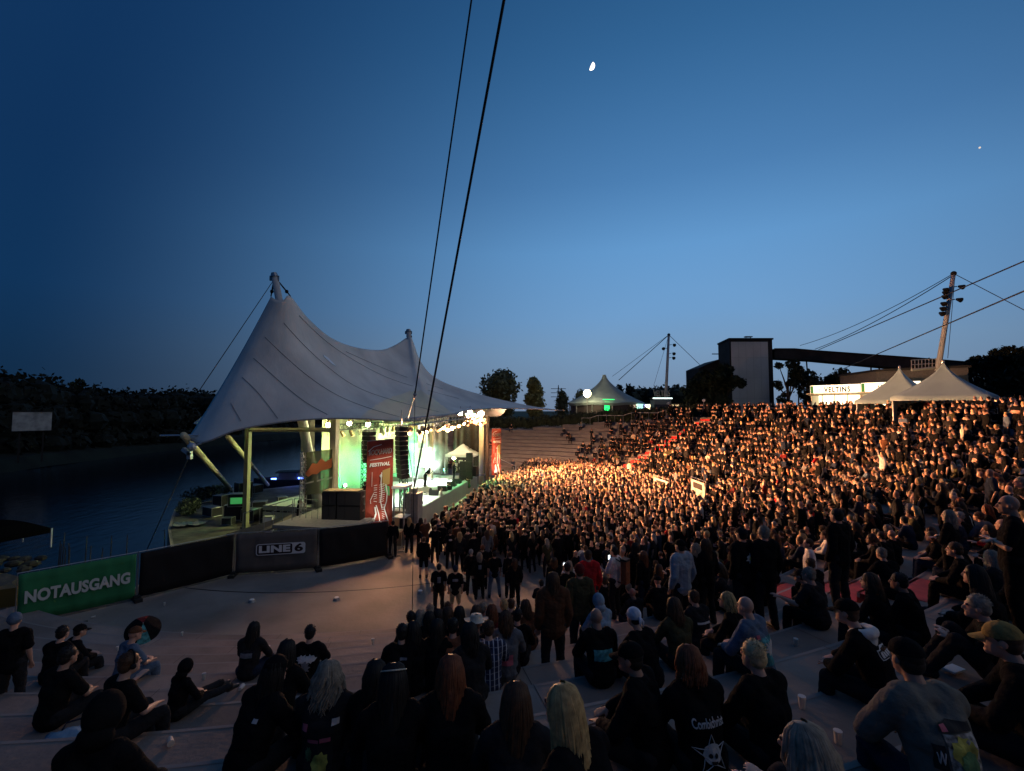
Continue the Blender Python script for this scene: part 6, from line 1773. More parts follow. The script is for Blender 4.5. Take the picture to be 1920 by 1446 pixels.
STAGE_EYE = V(-4.5, 34.0, 0)
HCOUNT = []
def person(base, pose, yaw, label, hair='short', hcol='brown', top='black', long=True, legs='charcoal', short=False, skin='fair', gear=None, gcol=None, scale=1.0, bulk=1.0, lod=0, turn=0.0, tilt=0.0, group=None, hood=False, seed=0, prints=None, cat='person', collar=None):
    root = empty('person', base, yaw, label, cat, group)
    root.scale = (scale,) * 3
    J = joints(pose); H = J['head']
    b = link('body', piece('skin', pose, lod), root); setmat(b, S_[skin], m_feat)
    t_ = link('jacket' if long else 'shirt', piece('top', pose, lod, long=long, bulk=bulk, hood=hood), root); setmat(t_, C_[top])
    l = link('trousers' if not short else 'shorts', piece('legs', pose, lod, short=short, bulk=1.0), root); setmat(l, C_[legs])
    if lod == 0:
        s = link('shoes', piece('shoes', pose, lod), root); setmat(s, m_sole)
    rot = (R(tilt) - (.18 if not pose.startswith('stand') else 0), 0, R(turn))
    if gear in ('cap', 'beanie', 'hood', 'bandana', 'hat') and hair == 'short': hair = 'flat'
    if hair != 'bald':
        me = piece('hair', '-', lod, style=hair, seed=seed % 3)
        h = link('hair', me, root); h.location = H; h.rotation_euler = rot; setmat(h, H_[hcol])
    if gear: headgear(gear, C_[gcol] if gcol in C_ else MATS.get(gcol, C_['black']), root, H, rot)
    if prints: back_prints(root, t_, J, prints)
    if collar:
        cm_ = MB(); N_ = J['neck']
        for a in range(9): an = -.3 + (PI + .6) * a / 8; cm_.ball(N_ + V(.105 * math.cos(an), -.02 - .1 * math.sin(an), .0 + .02 * math.sin(an)), .06, 10, 7, 0, (1, 1, .8))
        cm_.ball(N_ + V(0, -.1, -.06), .1, 12, 8, 0, (1.1, .6, 1)); cm_ = link('hood', mk_mesh(cm_, 'hood', .014, 2), root); setmat(cm_, C_[collar])
    return root

def back_prints(root, top, J, items):
    me = top.data
    bvh = BVHTree.FromPolygons([v.co for v in me.vertices], [tuple(p.vertices) for p in me.polygons])
    cz = J['chest'].z; 
    def proj(x, z, off=.008):
        h = bvh.ray_cast(V(x, -1.2, cz + z), V(0, 1, 0))
        return (h[0] + V(0, -off, 0)) if h[0] else None
    for k, it in enumerate(items):
        kind = it[0]; mb = MB()
        if kind == 'rect':
            _, x, z, w, h, m = it[:6]; P = []; off = .006 + .003 * k
            for j in range(9):
                row = [proj(x - w / 2 + w * i / 10, z - h / 2 + h * j / 8, off) for i in range(11)]; P.append(row)
            if any(p is None for r_ in P for p in r_): continue
            mb.grid(P); o = mb.build('back_print', m, root)
        elif kind == 'disc':
            _, x, z, rx, rz_, m = it[:6]; off = .006 + .003 * k; vs = [proj(x, z, off)]; nn = 18
            for q in (.5, 1):
                for i in range(nn):
                    a = 2 * PI * i / nn; jt = it[6] if len(it) > 6 else 0
                    qq = q * (1 + jt * math.sin(i * 2.7 + k)); vs.append(proj(x + rx * qq * math.cos(a), z + rz_ * qq * math.sin(a), off))
            if any(p is None for p in vs): continue
            fs = [(0, 1 + i, 1 + (i + 1) % nn) for i in range(nn)] + [(1 + i, 1 + nn + i, 1 + nn + (i + 1) % nn, 1 + (i + 1) % nn) for i in range(nn)]
            mb.add(vs, fs); mb.build('back_print', m, root)
        elif kind == 'line':
            _, pts, w, m = it[:4]; off = .008 + .003 * k; q = []
            for (a, b_) in zip(pts[:-1], pts[1:]):
                for i in range(6):
                    f = i / 6; q.append(proj(a[0] + (b_[0] - a[0]) * f, a[1] + (b_[1] - a[1]) * f, off))
            q.append(proj(*pts[-1], off)); q = [p for p in q if p]
            if len(q) > 1: mb.path(q, w, 4); mb.build('back_print', m, root)
        elif kind == 'text':
            _, txt, x, z, w, size, m = it[:7]; tm = text_mesh(txt, size, .002, 0.0, 0, 1, width=w); arc = it[7] if len(it) > 7 else 0
            ok = True; off = .014 + .003 * k
            for v in tm.vertices:
                px_, pz = v.co.x, v.co.y; p = proj(x + px_, z + pz - arc * px_ * px_, off)
                if p is None: ok = False; break
                v.co = p
            if ok: tm.materials.clear(); tm.materials.append(m); link('lettering', tm, root)
pr_white = mat('print_white', (.55, .53, .52), .8); pr_grey = mat('print_grey', (.2, .2, .22), .8); pr_pink = mat('print_pink', (.5, .12, .16), .8); pr_teal = mat('print_teal', (.06, .25, .27), .8, noise=.6, nscale=14)
pr_yel = mat('print_yellow', (.45, .4, .08), .8, noise=.5, nscale=10); pr_green = mat('print_green', (.1, .2, .08), .8, noise=.5, nscale=12); pr_mix = mat('print_mixed', (.3, .28, .25), .8, noise=.9, nscale=22); pr_dark = mat('print_dark', (.02, .02, .02), .8)
C_['whitecap'] = cloth_mat('whitecap', (.6, .62, .7))

def yaw_to(p, q):  # facing +Y turned towards q
    return math.atan2(q.y - p.y, q.x - p.x) - PI / 2

HERO_POS = []; HERO_PX = []
def hero(x, y, kind, label, off=0, **k):
    """figure whose head is seen at photo pixel x, y"""
    sc = k.pop('scale', 1.0)
    pose = k.pop('pose', None)
    if kind == 'sit':
        p = hit(x, y, .80 * sc); n, r, th = tiers(p.x, p.y)
        d = (r - R0) - (n - 1) * TREAD
        if pose is None: pose = 'sit' if (n > 0 and d < .5) else 'sit_floor'
    else:
        pose = pose or 'stand'; DD = k.pop('D', None)
        if DD is None:
            p = atz(x, y, 1.635 * sc)
        else:   # near the given distance, where head height above the tier suits a person best
            best = None
            for i in range(41):
                q = at(x, y, DD * (.86 + .28 * i / 40)); s_ = (q.z - gz(q.x, q.y)) / 1.635
                if best is None or abs(s_ - sc) < best[0]: best = (abs(s_ - sc), q, s_)
            p = best[1]; sc = min(1.18, max(.86, best[2]))
    base = V(p.x, p.y, gz(p.x, p.y))
    HERO_POS.append((base.x, base.y)); HERO_PX.append((x, y))
    # set the body so the head (leaning forward) lands on the pixel
    yaw = yaw_to(base, STAGE_EYE) + R(off)
    hf = joints(pose)['head']; fwd = V(-math.sin(yaw), math.cos(yaw), 0)
    base = base - fwd * hf.y * sc
    return person(base, pose, yaw, label, scale=sc, seed=len(HERO_POS), **k)

# ---------------- front rows, left to right
hero(128, 1232, 'sit', 'person with short dark hair in black shirt sitting at far lower left', -10, hair='short', hcol='black', top='black', long=False, skin='tan')
hero(243, 1248, 'sit', 'person with short brown hair and bare forearm sitting beside the one with the blue bag', -25, pose='sit_side', hair='short', hcol='brown', top='black', long=False, gear='phones', gcol='charcoal')
hero(200, 1345, 'sit', 'dark hooded person sitting in the bottom left corner', 0, hair='short', hcol='black', top='black', gear='hood', gcol='black')
hero(118, 1188, 'sit', 'left one of two black-clad people sitting low before the green banner', 10, hair='short', hcol='black', top='black')
hero(150, 1184, 'sit', 'right one of two black-clad people before the green banner, wearing a printed cap', -20, hair='short', hcol='black', top='black', gear='cap', gcol='black')
hero(253, 1190, 'sit', 'person in grey-blue shirt sitting below the half-open umbrella', -20, hair='bald', top='denim', long=False, legs='denim', gear='cap', gcol='brown')
hero(350, 1252, 'sit', 'black-hooded person sitting alone with legs stretched to the right', -25, scale=.74, pose='sit_flat', hair='short', hcol='black', top='black', gear='hood', gcol='black')
hero(477, 1180, 'sit', 'small person with long dark hair sitting alone at the floor edge', 0, hair='long', hcol='black', top='charcoal', legs='navy', prints=[('rect', 0, .02, .22, .08, pr_grey)])
hero(582, 1188, 'sit', 'man with short hair and white winged print on his black shirt', 5, hair='short', hcol='black', top='black', long=False, bulk=1.3, prints=[('disc', -.06, .08, .08, .05, pr_white, .25), ('disc', .07, .08, .08, .05, pr_white, .25), ('disc', 0, -.03, .07, .08, pr_grey, .3)])
hero(540, 1222, 'sit', 'woman with long black hair leaning on the man with the winged print', -12, hair='long', hcol='black', top='black')
hero(517, 1262, 'sit', 'person in black jacket with pale stripe round a dark cap', -30, pose='sit_hunch', hair='long', hcol='black', top='black', gear='beanie', gcol='black', bulk=1.5, prints=[('rect', .1, .12, .05, .03, pr_white)])
hero(617, 1268, 'sit', 'person with long ash-blond hair in patch-covered vest', 0, hair='fluffy', hcol='ash', top='charcoal', long=True, bulk=1.5, legs='charcoal', prints=[('rect', 0, -.2, .24, .3, pr_dark), ('rect', -.05, -.035, .1, .028, pr_pink), ('rect', .055, -.028, .09, .034, pr_pink), ('disc', .02, -.2, .07, .08, pr_yel, .12), ('disc', -.08, -.13, .03, .05, pr_green, .2), ('disc', .02, -.3, .09, .03, pr_yel, .15), ('rect', .13, .1, .06, .05, pr_white), ('rect', -.13, .07, .05, .05, pr_pink)])
hero(705, 1268, 'sit', 'person with short black hair in black leaning on the longhaired neighbour', -6, hair='mid', hcol='black', top='black')
hero(738, 1282, 'sit', 'person with very long black hair and thin pale headband', 4, hair='verylong', hcol='black', top='black', gear='band', gcol='cream')
hero(845, 1262, 'sit', 'woman with long reddish brown hair in black, bottom centre', 0, hair='long', hcol='redbrown', top='black', bulk=1.5)
hero(968, 1318, 'sit', 'person with long dark brown hair, large at the bottom edge', -8, hair='verylong', hcol='brown', top='charcoal', bulk=1.2)
hero(1052, 1335, 'sit', 'woman with long blond hair bending over at the bottom edge', 35, pose='sit_hunch', hair='verylong', hcol='blond', top='black', turn=10)
hero(1182, 1240, 'sit', 'man in black cap looking left in black jacket', 50, hair='short', hcol='black', top='black', bulk=1.8, gear='cap', gcol='black', skin='tan')
hero(1290, 1245, 'sit', 'person with short red-brown hair in lettered black hoodie with skull star', 2, hair='bob', hcol='redbrown', top='black', hood=True, bulk=1.4,
     prints=[('text', 'Combichrist', 0, .05, .27, .085, pr_white), ('line', [(-.1, -.27), (0, -.02), (.1, -.27), (-.14, -.12), (.14, -.12), (-.1, -.27)], .004, pr_white), ('disc', 0, -.15, .075, .07, pr_white, .04), ('disc', -.022, -.16, .016, .016, pr_dark), ('disc', .022, -.16, .016, .016, pr_dark), ('rect', 0, -.2, .05, .02, pr_dark), ('disc', .03, -.3, .04, .03, pr_grey, .2)])
hero(1412, 1232, 'sit', 'man with short blond hair in black shirt with small pale back print', 12, hair='short', hcol='straw', top='black', bulk=1.6, prints=[('rect', .07, -.06, .13, .09, pr_grey)])
hero(1505, 1418, 'sit', 'person with fluffy grey-blond hair cut off by the bottom edge', 20, hair='fluffy', hcol='ash', top='charcoal')
hero(1588, 1152, 'sit', 'man in black cap and white hood with lettered black jacket', 25, collar='white', pose='sit_hunch', hair='short', hcol='brown', top='black', bulk=1.5, gear='cap', gcol='black', prints=[('rect', 0, .1, .24, .08, pr_white), ('rect', 0, .1, .225, .065, pr_dark), ('rect', -.08, .1, .035, .045, pr_white), ('rect', -.038, .105, .03, .045, pr_white), ('rect', .01, .108, .045, .045, pr_white), ('rect', .07, .102, .04, .045, pr_white)])
hero(1700, 1238, 'sit', 'man in dark cap and patch-covered denim battle vest, lower right', -12, pose='sit_hunch', hair='short', hcol='black', top='vest', bulk=2.0, gear='cap', gcol='black', legs='navy', skin='tan',
     prints=[('rect', .03, -.03, .2, .26, pr_mix), ('disc', .03, .02, .085, .07, pr_yel, .12), ('disc', .04, -.04, .06, .07, pr_green, .1), ('disc', .02, -.12, .05, .04, pr_yel, .15), ('rect', -.12, -.01, .06, .13, pr_dark), ('line', [(-.14, .02), (-.13, -.04), (-.12, .03), (-.11, -.04), (-.1, .02)], .004, pr_white), ('rect', .02, .135, .2, .04, pr_dark), ('rect', -.06, .135, .04, .03, pr_pink)])
hero(1880, 1205, 'sit', 'person in ochre cap and black shirt at the lower right edge', 30, hair='short', hcol='brown', top='black', gear='cap', gcol='tan', bulk=1.6)
hero(1832, 1140, 'sit', 'person with short dark-blond hair in black, above the ochre cap', 35, hair='short', hcol='ash', top='black', bulk=1.4)
hero(1685, 1092, 'sit', 'man with cropped dark hair sitting in a black shirt, right side', 20, hair='short', hcol='black', top='black', skin='tan', bulk=1.5)
hero(1630, 1092, 'sit', 'person with short dark brown hair in dark clothes left of the man with cropped hair', 15, hair='mid', hcol='brown', top='black')
hero(1500, 1082, 'sit', 'man in dark cap and charcoal shirt sitting with bent back', 25, pose='sit_hunch', hair='short', hcol='brown', top='charcoal', gear='cap', gcol='charcoal', bulk=1.6)
hero(1398, 1140, 'sit', 'bald man in patched pale denim vest', 20, hair='bald', top='denim', bulk=1.5, prints=[('rect', .02, -.05, .24, .3, pr_teal), ('disc', .04, -.02, .09, .09, pr_white, .4), ('disc', -.02, -.14, .07, .05, pr_teal, .3), ('rect', -.12, .12, .05, .05, pr_pink)])
hero(1362, 1128, 'sit', 'woman with warm-lit blond hair looking left', 35, hair='bob', hcol='blond', top='black')
hero(1300, 1122, 'sit', 'person with short brown hair and white bar across a dark jacket', 5, hair='short', hcol='brown', top='charcoal', bulk=1.3, prints=[('rect', 0, .05, .26, .03, pr_white)])
hero(1263, 1140, 'sit', 'person with shoulder-long brown hair in dark olive', 0, hair='mid', hcol='brown', top='olive')
hero(1188, 1160, 'sit', 'person wearing a white and blue cap, head bowed', 20, pose='sit_hunch', hair='short', hcol='black', top='black', gear='bandana', gcol='whitecap')
hero(1121, 1130, 'sit', 'person in pale blue hooded sweater', 10, hair='short', hcol='brown', top='lightblue', gear='hood', gcol='lightblue')
hero(1118, 1160, 'sit', 'bald man in black shirt with teal print sitting before the pale hood', 0, hair='bald', top='black', long=True, skin='tan', bulk=1.4, prints=[('rect', 0, .0, .26, .14, pr_teal)])
hero(916, 1182, 'sit', 'man with short curly hair in blue and white plaid shirt', 0, hair='short', hcol='brown', top='plaid', bulk=1.4)
hero(849, 1176, 'sit', 'person with short dark hair in a rust-brown shirt', 0, hair='short', hcol='black', top='rust', bulk=1.2)
hero(948, 1162, 'sit', 'person in backward cap with white label and grey jacket', -5, hair='mid', hcol='brown', top='grey', gear='cap', gcol='black', bulk=1.4, prints=[('rect', 0, -.1, .2, .14, pr_pink)])
hero(754, 1190, 'sit', 'person in black with a grey collar at the left end of the middle group', 0, hair='short', hcol='black', top='black', bulk=1.6, prints=[('rect', .05, .12, .1, .03, pr_grey)])
hero(893, 1172, 'sit', 'person in pale straw hat between the rust and plaid shirts', 0, hair='bald', top='charcoal', gear='hat', gcol='cream')
grp = [(770, 1160, 'short', 'black', 'black'), (788, 1157, 'long', 'ash', 'black'), (805, 1160, 'mid', 'black', 'black'), (806, 1145, 'short', 'ash', 'charcoal'), (822, 1156, 'mid', 'black', 'black'), (840, 1152, 'mid', 'brown', 'black'), (839, 1140, 'short', 'brown', 'navy'), (861, 1150, 'long', 'black', 'black'), (893, 1148, 'mid', 'brown', 'charcoal'), (905, 1142, 'short', 'ash', 'black'), (922, 1147, 'mid', 'redbrown', 'darkred'), (958, 1134, 'short', 'brown', 'black'), (985, 1138, 'mid', 'brown', 'brown'), (970, 1156, 'short', 'black', 'black'), (945, 1138, 'short', 'blond', 'black'), (775, 1185, 'mid', 'black', 'black'), (820, 1180, 'long', 'black', 'black'), (880, 1190, 'mid', 'black', 'charcoal')]
words = ['leftmost', 'second from the left', 'third from the left', 'ash-haired back-row', 'fifth from the left', 'brown-haired', 'small navy-clad', 'longhaired', 'charcoal-clad', 'short ash-haired', 'dark red', 'short brown-haired', 'brown-clad rightmost', 'black-capped', 'short blond', 'front-row left', 'front-row longhaired', 'front-row charcoal']
for w_, (x, y, hs, hc, tp_c) in zip(words, grp):
    hero(x, y, 'sit', w_ + ' sitter of the huddled middle group seen from behind', rng.uniform(-15, 15), hair=hs, hcol=hc, top=tp_c, skin=rng.choice(['fair', 'tan']))
# ---------------- standing figures that stand out
hero(28, 1165, 'stand', 'person in black with grey hair standing at the left edge before the green banner', 30, D=8, hair='bald', hcol='grey', top='black', long=False, legs='charcoal', gear='beanie', gcol='denim')
hero(1036, 1088, 'stand', 'tall person in long dark brown coat with red scarf, back to the camera', 0, D=9, scale=1.08, hair='long', hcol='brown', top='brown', legs='charcoal', bulk=2.2)
hero(1086, 1072, 'stand', 'person in olive coat and dark red cap standing behind the brown coat', 0, D=10, hair='short', hcol='brown', top='olive', gear='beanie', gcol='darkred', bulk=1.8, scale=1.04)
hero(1102, 1042, 'stand', 'person with short brown hair in a bright red jacket', -5, D=12, hair='short', hcol='brown', top='red', bulk=1.6)
v_ = hero(1151, 1035, 'stand', 'drinks vendor in white shirt with red pack on the back', 30, D=11.5, pose='stand_drink', hair='short', hcol='black', top='white', long=False, bulk=1.4)
hero(1062, 1065, 'stand', 'person in dark hooded top standing left of the white-shirted child', 20, D=12.5, hair='short', hcol='black', top='black')
hero(1066, 1060, 'stand', 'short person in white shirt holding a lit phone', 10, D=12, pose='stand_phone', hair='mid', hcol='ash', top='white', scale=.92)
hero(1275, 1025, 'stand', 'man in pale blue-grey denim shirt and dark cap, back to the camera', 10, D=9.7, hair='short', hcol='black', top='paledenim', gear='cap', gcol='black', bulk=1.8, scale=1.05)
hero(1322, 1022, 'stand', 'longhaired person in black beside the pale denim shirt', 5, D=10, hair='long', hcol='brown', top='black', bulk=1.4)
hero(1303, 1030, 'stand', 'shorter person with ash-brown long hair next to the longhaired one', 20, D=10.6, hair='long', hcol='ash', top='black', scale=.95)
hero(1390, 1003, 'stand', 'man in dark cap and black shirt with pale green back print', 0, D=9.5, hair='short', hcol='black', top='black', gear='cap', gcol='charcoal', bulk=1.8, scale=1.05, prints=[('disc', .04, 0, .1, .08, pr_white, .25), ('disc', .04, 0, .06, .05, pr_yel, .25)])
hero(1431, 1000, 'stand', 'man with cropped ash hair in black jacket and white collar', -10, D=8.9, hair='short', hcol='ash', top='black', bulk=1.7, scale=1.08)
hero(1568, 968, 'stand', 'tall dark-haired man in black with hands at his sides, right half', 0, D=9.6, hair='short', hcol='black', top='black', bulk=1.8, scale=1.06)
hero(1912, 905, 'stand', 'person in dark top and khaki shorts standing at the right edge', 30, D=11, hair='short', hcol='ash', top='black', legs='khaki', short=True)
hero(1515, 1020, 'stand', 'person with short brown hair in white top bending over a neighbour', 40, D=9.5, hair='short', hcol='brown', top='white', scale=.9)
hero(1545, 1005, 'sit', 'person in light grey-white shirt seated left of the tall man in black', 20, hair='short', hcol='brown', top='white', bulk=1.4)
hero(1500, 1010, 'sit', 'person with warm-lit face in pale shirt near the tall black figure', 30, hair='bob', hcol='blond', top='cream', long=False)
for (x, y, hs, hc, tp_c, lg, lab, kk_) in (
 (823, 1064, 'short', 'black', 'black', 'charcoal', 'left one of two men standing apart on the floor, in black long trousers', {'long': False, 'prints': [('rect', 0, -.02, .12, .2, pr_grey)]}),
 (854, 1068, 'short', 'black', 'black', 'khaki', 'right one of two men standing apart, in pale shorts and cap', {'long': False, 'short': True, 'gear': 'beanie', 'gcol': 'navy', 'prints': [('rect', 0, .05, .2, .08, pr_grey)]}),
 (768, 976, 'long', 'blond', 'black', 'charcoal', 'longhaired blond person in black beside the barrier', {}),
 (789, 976, 'long', 'black', 'black', 'charcoal', 'person with long dark hair in black right of the blond one at the barrier', {}),
 (816, 990, 'short', 'brown', 'black', 'charcoal', 'man in black with both hands at his head near the barrier', {'pose': 'stand_clap', 'long': False}),
 (795, 1012, 'short', 'brown', 'black', 'black', 'person in black knee-long coat and bare calves', {'short': True, 'bulk': 1.8}),
 (844, 998, 'short', 'brown', 'black', 'charcoal', 'person in black shirt with small pale back print left of the blond long hair', {'long': False, 'prints': [('rect', 0, .05, .14, .07, pr_white)]}),
 (862, 1003, 'long', 'blond', 'charcoal', 'black', 'person with long blond hair in front of the crowd edge', {}),
 (883, 1036, 'short', 'grey', 'black', 'charcoal', 'grey-haired person in black left of three standing together', {}),
 (899, 1042, 'mid', 'ash', 'black', 'black', 'middle one of three standing together with pale back print', {'prints': [('rect', 0, -.02, .12, .16, pr_grey)]}),
 (905, 1028, 'short', 'redbrown', 'black', 'black', 'person behind the three, with reddish hair', {}),
 (927, 1040, 'short', 'black', 'black', 'denim', 'man in black shirt and blue jeans with legs apart', {'pose': 'stand_wide', 'long': False}),
 (956, 1040, 'short', 'brown', 'black', 'black', 'person just left of the longhaired one in loose trousers', {}),
 (965, 1054, 'long', 'brown', 'black', 'black', 'longhaired person in black with loose trousers at the crowd edge', {'bulk': 1.5}),
 (913, 1000, 'long', 'brown', 'grey', 'black', 'person in grey with brown hair at the crowd edge', {}),
 (922, 997, 'long', 'blond', 'brown', 'black', 'person with blond-brown long hair in brown at the crowd edge', {})):
    hero(x, y, 'stand', lab, rng.uniform(-8, 8), hair=hs, hcol=hc, top=tp_c, legs=lg, **kk_)
# ---------------- on stage
def on_stage(x, yfeet, label, pose, off, D=None, z=ZD, **k):
    p = atz(x, yfeet, z); return person(V(p.x, p.y, z), pose, SRZ - PI / 2 + R(off), label, **k)
gp = []
a_ = on_stage(797, 912, 'headbanging guitarist bent over a pale guitar at the near stage front', 'stand_bent_wide', -90, hair='long', hcol='black', top='black', long=False, legs='black', lod=0, scale=.92)
b__ = on_stage(851, 899.5, 'slim guitarist in black standing before the white blinder', 'stand_guitar', -60, hair='long', hcol='blond', top='black', legs='black', lod=0, scale=.9)
m_gtr = mat('guitar_body', (.5, .3, .2), .3); 
def guitar(par, loc, rot, label):
    root = empty('guitar', loc, 0, label, 'guitar'); root.rotation_euler = rot
    mb = MB(); 
    out = [(.2 * math.cos(a) * (1 + .18 * math.cos(2 * a)), .15 * math.sin(a) * (1 + .25 * math.sin(3 * a))) for a in np.linspace(0, 2 * PI, 24, endpoint=False)]
    mb.add([(x, -.02, z) for x, z in out] + [(x, .02, z) for x, z in out], [tuple(range(24)), tuple(reversed(range(24, 48)))] + [(i, 24 + i, 24 + (i + 1) % 24, (i + 1) % 24) for i in range(24)])
    mb.build('guitar_body', m_gtr, root); MB().box((-.5, .02, .02), (.62, .03, .05)).build('neck', m_bark, root); MB().box((-.86, .02, .03), (.14, .03, .09)).build('headstock', m_black, root)
for par, z, lab, q in ((a_, .98, 'pale guitar held by the headbanging guitarist', .3), (b__, 1.0, 'guitar hanging on the slim guitarist', .22)):
    w = Matrix.Rotation(par.rotation_euler.z, 3, 'Z') @ V(.02, q + .03, 0); guitar(par, Vector(par.location) + w + V(0, 0, z * .92), (0, R(14), par.rotation_euler.z), lab)
p = at(866, 876, 42.6); person(V(p.x, p.y, ZD + .5), 'sit_phone', SRZ - PI / 2 + R(-80), 'drummer sitting behind the pale drum kit', hair='long', hcol='black', top='black', long=False)
on_stage(843, 948, 'photographer in green light aiming up from the pit', 'stand_phone', 60, z=0.0, hair='short', hcol='brown', top='charcoal')
on_stage(815, 958, 'person in green light leaning on the stage edge in the pit', 'stand_bent', 70, z=0.0, hair='mid', hcol='black', top='charcoal')
on_stage(826, 960, 'person in pale yellow vest standing in the pit', 'stand', -80, z=0.0, hair='short', hcol='black', top='cream')
on_stage(879, 915, 'crouching photographer at the far stage corner', 'sit_floor_phone', 60, z=.6, hair='short', hcol='black', top='olive')
p = atz(560, 992, 0); person(V(p.x, p.y, 0), 'stand', R(-60), 'stagehand in black beside the platform railing', hair='short', hcol='black', top='black')
p = atz(736, 1044, 0); person(V(p.x, p.y, 0), 'stand', R(10), 'security person in black by the end of the black fence', hair='short', hcol='black', top='black', bulk=1.6)
p = atz(687, 962, ZD); person(V(p.x - .3, p.y + .6, ZD), 'stand', R(-40), 'technician half hidden left of the big red banner', hair='short', hcol='brown', top='black')
N_HERO = sum(1 for o in bpy.data.objects if o.get('category') == 'person')

# ---------------- things the foreground people have with them
def cup(x, y, label, h=.14, m=None, z=None):
    p = hit(x, y, .07) if z is None else atz(x, y, z)
    root = empty('plastic_cup', (p.x, p.y, gz(p.x, p.y) if z is None else z), 0, label, 'cup')
    MB().tube((0, 0, 0), (0, 0, h), .03, .042, 12).build('cup_wall', m or m_cupw, root); MB().tube((0, 0, h), (0, 0, h + .006), .044, .044, 12).build('rim', m_cupw, root)
m_cupw = mat('milky_plastic', (.7, .66, .6), .3, trans=.3); m_beer = mat('beer_plastic', (.6, .45, .2), .3, trans=.3)
cup(503, 1217, 'milky cup standing right of the lone longhaired sitter'); cup(699, 1204, 'milky cup alone on the step edge, centre left'); cup(1084, 1228, 'cup of beer on the step left of the teal-printed shirt', m=m_beer); cup(1180, 1095, 'cup on the step behind the pale hood')
cup(558, 1232, 'small cup beside the man with the winged print')
# umbrella
u = empty('umbrella', hit(268, 1188, .55), R(-20), 'half-open dark umbrella with a teal panel over the grey-blue shirt', 'umbrella')
pan = [[], [], []]
for k in range(8):
    a0, a1 = 2 * PI * k / 8, 2 * PI * (k + 1) / 8; P = []
    for f in np.linspace(0, 1, 6):
        P.append([(.34 * f * math.cos(a), .34 * f * math.sin(a), .42 - .26 * f ** 1.7 - .02 * math.sin((a - a0) / (a1 - a0) * PI) * f) for a in np.linspace(a0, a1, 5)])
    MB().grid(P).build('canopy_panel', [C_['black'], C_['black'], C_['black'], C_['darkred'], C_['black'], C_['black'], C_['black'], pr_teal][k], u, smooth=True)
MB().tube((0, 0, -.3), (0, 0, .46), .008, .008, 6).build('shaft', m_steel, u); MB().path([(0, 0, -.3), (0, .03, -.36), (0, .06, -.3)], .012, 6).build('handle', m_dark, u)
u.rotation_euler = (R(20), R(35), R(-20))
# blue bag on the lower left step
b = empty('cloth_bag', hit(132, 1378, .05), R(35), 'pale blue flat cloth bag on the step at lower left', 'bag')
P = []
for j in range(7): P.append([(-.25 + .5 * i / 10, -.16 + .32 * j / 6, .05 * math.sin(PI * i / 10) * math.sin(PI * j / 6) + .015 * math.sin(i * 2 + j) + .01) for i in range(11)])
cl = MB().grid(P).build('fabric', mat('blue_bag', (.2, .32, .42), .8, bump=.5, bscale=6), b, smooth=True); cl.modifiers.new('t', 'SOLIDIFY').thickness = .02
MB().path([(-.1, .16, .01), (-.08, .27, .03), (.08, .27, .03), (.1, .16, .01)], .012, 6).build('strap', C_['navy'], b)
# skull-print bag bottom
b = empty('printed_bag', hit(716, 1425, .12), 0, 'bag with pale bony print behind the very long black hair', 'bag')
MB().ball((0, 0, .17), 1, 16, 10, 0, (.16, .08, .17)).build('body', C_['black'], b, smooth=True); MB().ball((0, -.012, .17), 1, 16, 10, 0, (.135, .08, .15)).build('bone_print', pr_mix, b, smooth=True)
MB().path([(-.12, 0, .28), (-.08, 0, .42), (.08, 0, .42), (.12, 0, .28)], .012, 6).build('strap', C_['charcoal'], b)
# vendor pack
w = Vector(v_.location); yw = v_.rotation_euler.z
b = empty('drinks_pack', w + Matrix.Rotation(yw, 3, 'Z') @ V(0, -.3, .95), yw, 'red drinks pack carried by the white-shirted vendor', 'backpack')
MB().box((0, 0, .25), (.2, .16, .55)).build('tank', C_['rust'], b); MB().box((0, 0, .56), (.22, .18, .05)).build('lid', m_dark, b)
for sx in (-.08, .08): MB().path([(sx, .08, .5), (sx, .22, .55), (sx, .3, .4), (sx, .25, .0), (sx, .08, -.02)], .018, 6).build('strap', m_dark, b)
b = empty('hat_in_hand', hit(868, 1100, .55), 0, 'round black hat held by the man in pale shorts', 'hat'); o = MB()
o.grid([[(rr * math.cos(a), -.02, rr * math.sin(a)) if False else (rr * math.cos(a), zz, rr * math.sin(a)) for a in np.linspace(0, 2 * PI, 24, endpoint=False)] for rr, zz in ((.2, 0), (.19, .01), (.12, .0), (.11, -.1), (.02, -.12))], closed=True); o.build('felt', C_['black'], b, smooth=True); MB().tube((0, .0, 0), (0, -.03, 0), .118, .118, 20, caps=False).build('band', C_['grey'], b)
rc_ = random.Random(31)
for k in range(34):
    x, y = rc_.uniform(150, 1850), rc_.uniform(1130, 1400)
    p = hit(x, y, .0)
    if any((p.x - a) ** 2 + (p.y - b_) ** 2 < .12 for a, b_ in HERO_POS): continue
    root = empty('plastic_cup', (p.x, p.y, gz(p.x, p.y) + .04 * (k % 3 == 0)), 0, 'stray plastic cup lying or standing on the terrace steps', 'cup', 'stray cups on the terrace steps')
    if k % 3 == 0: root.rotation_euler = (R(90), 0, rc_.uniform(0, 6))
    MB().tube((0, 0, 0), (0, 0, .11), .026, .036, 10).build('cup_wall', m_cupw, root)
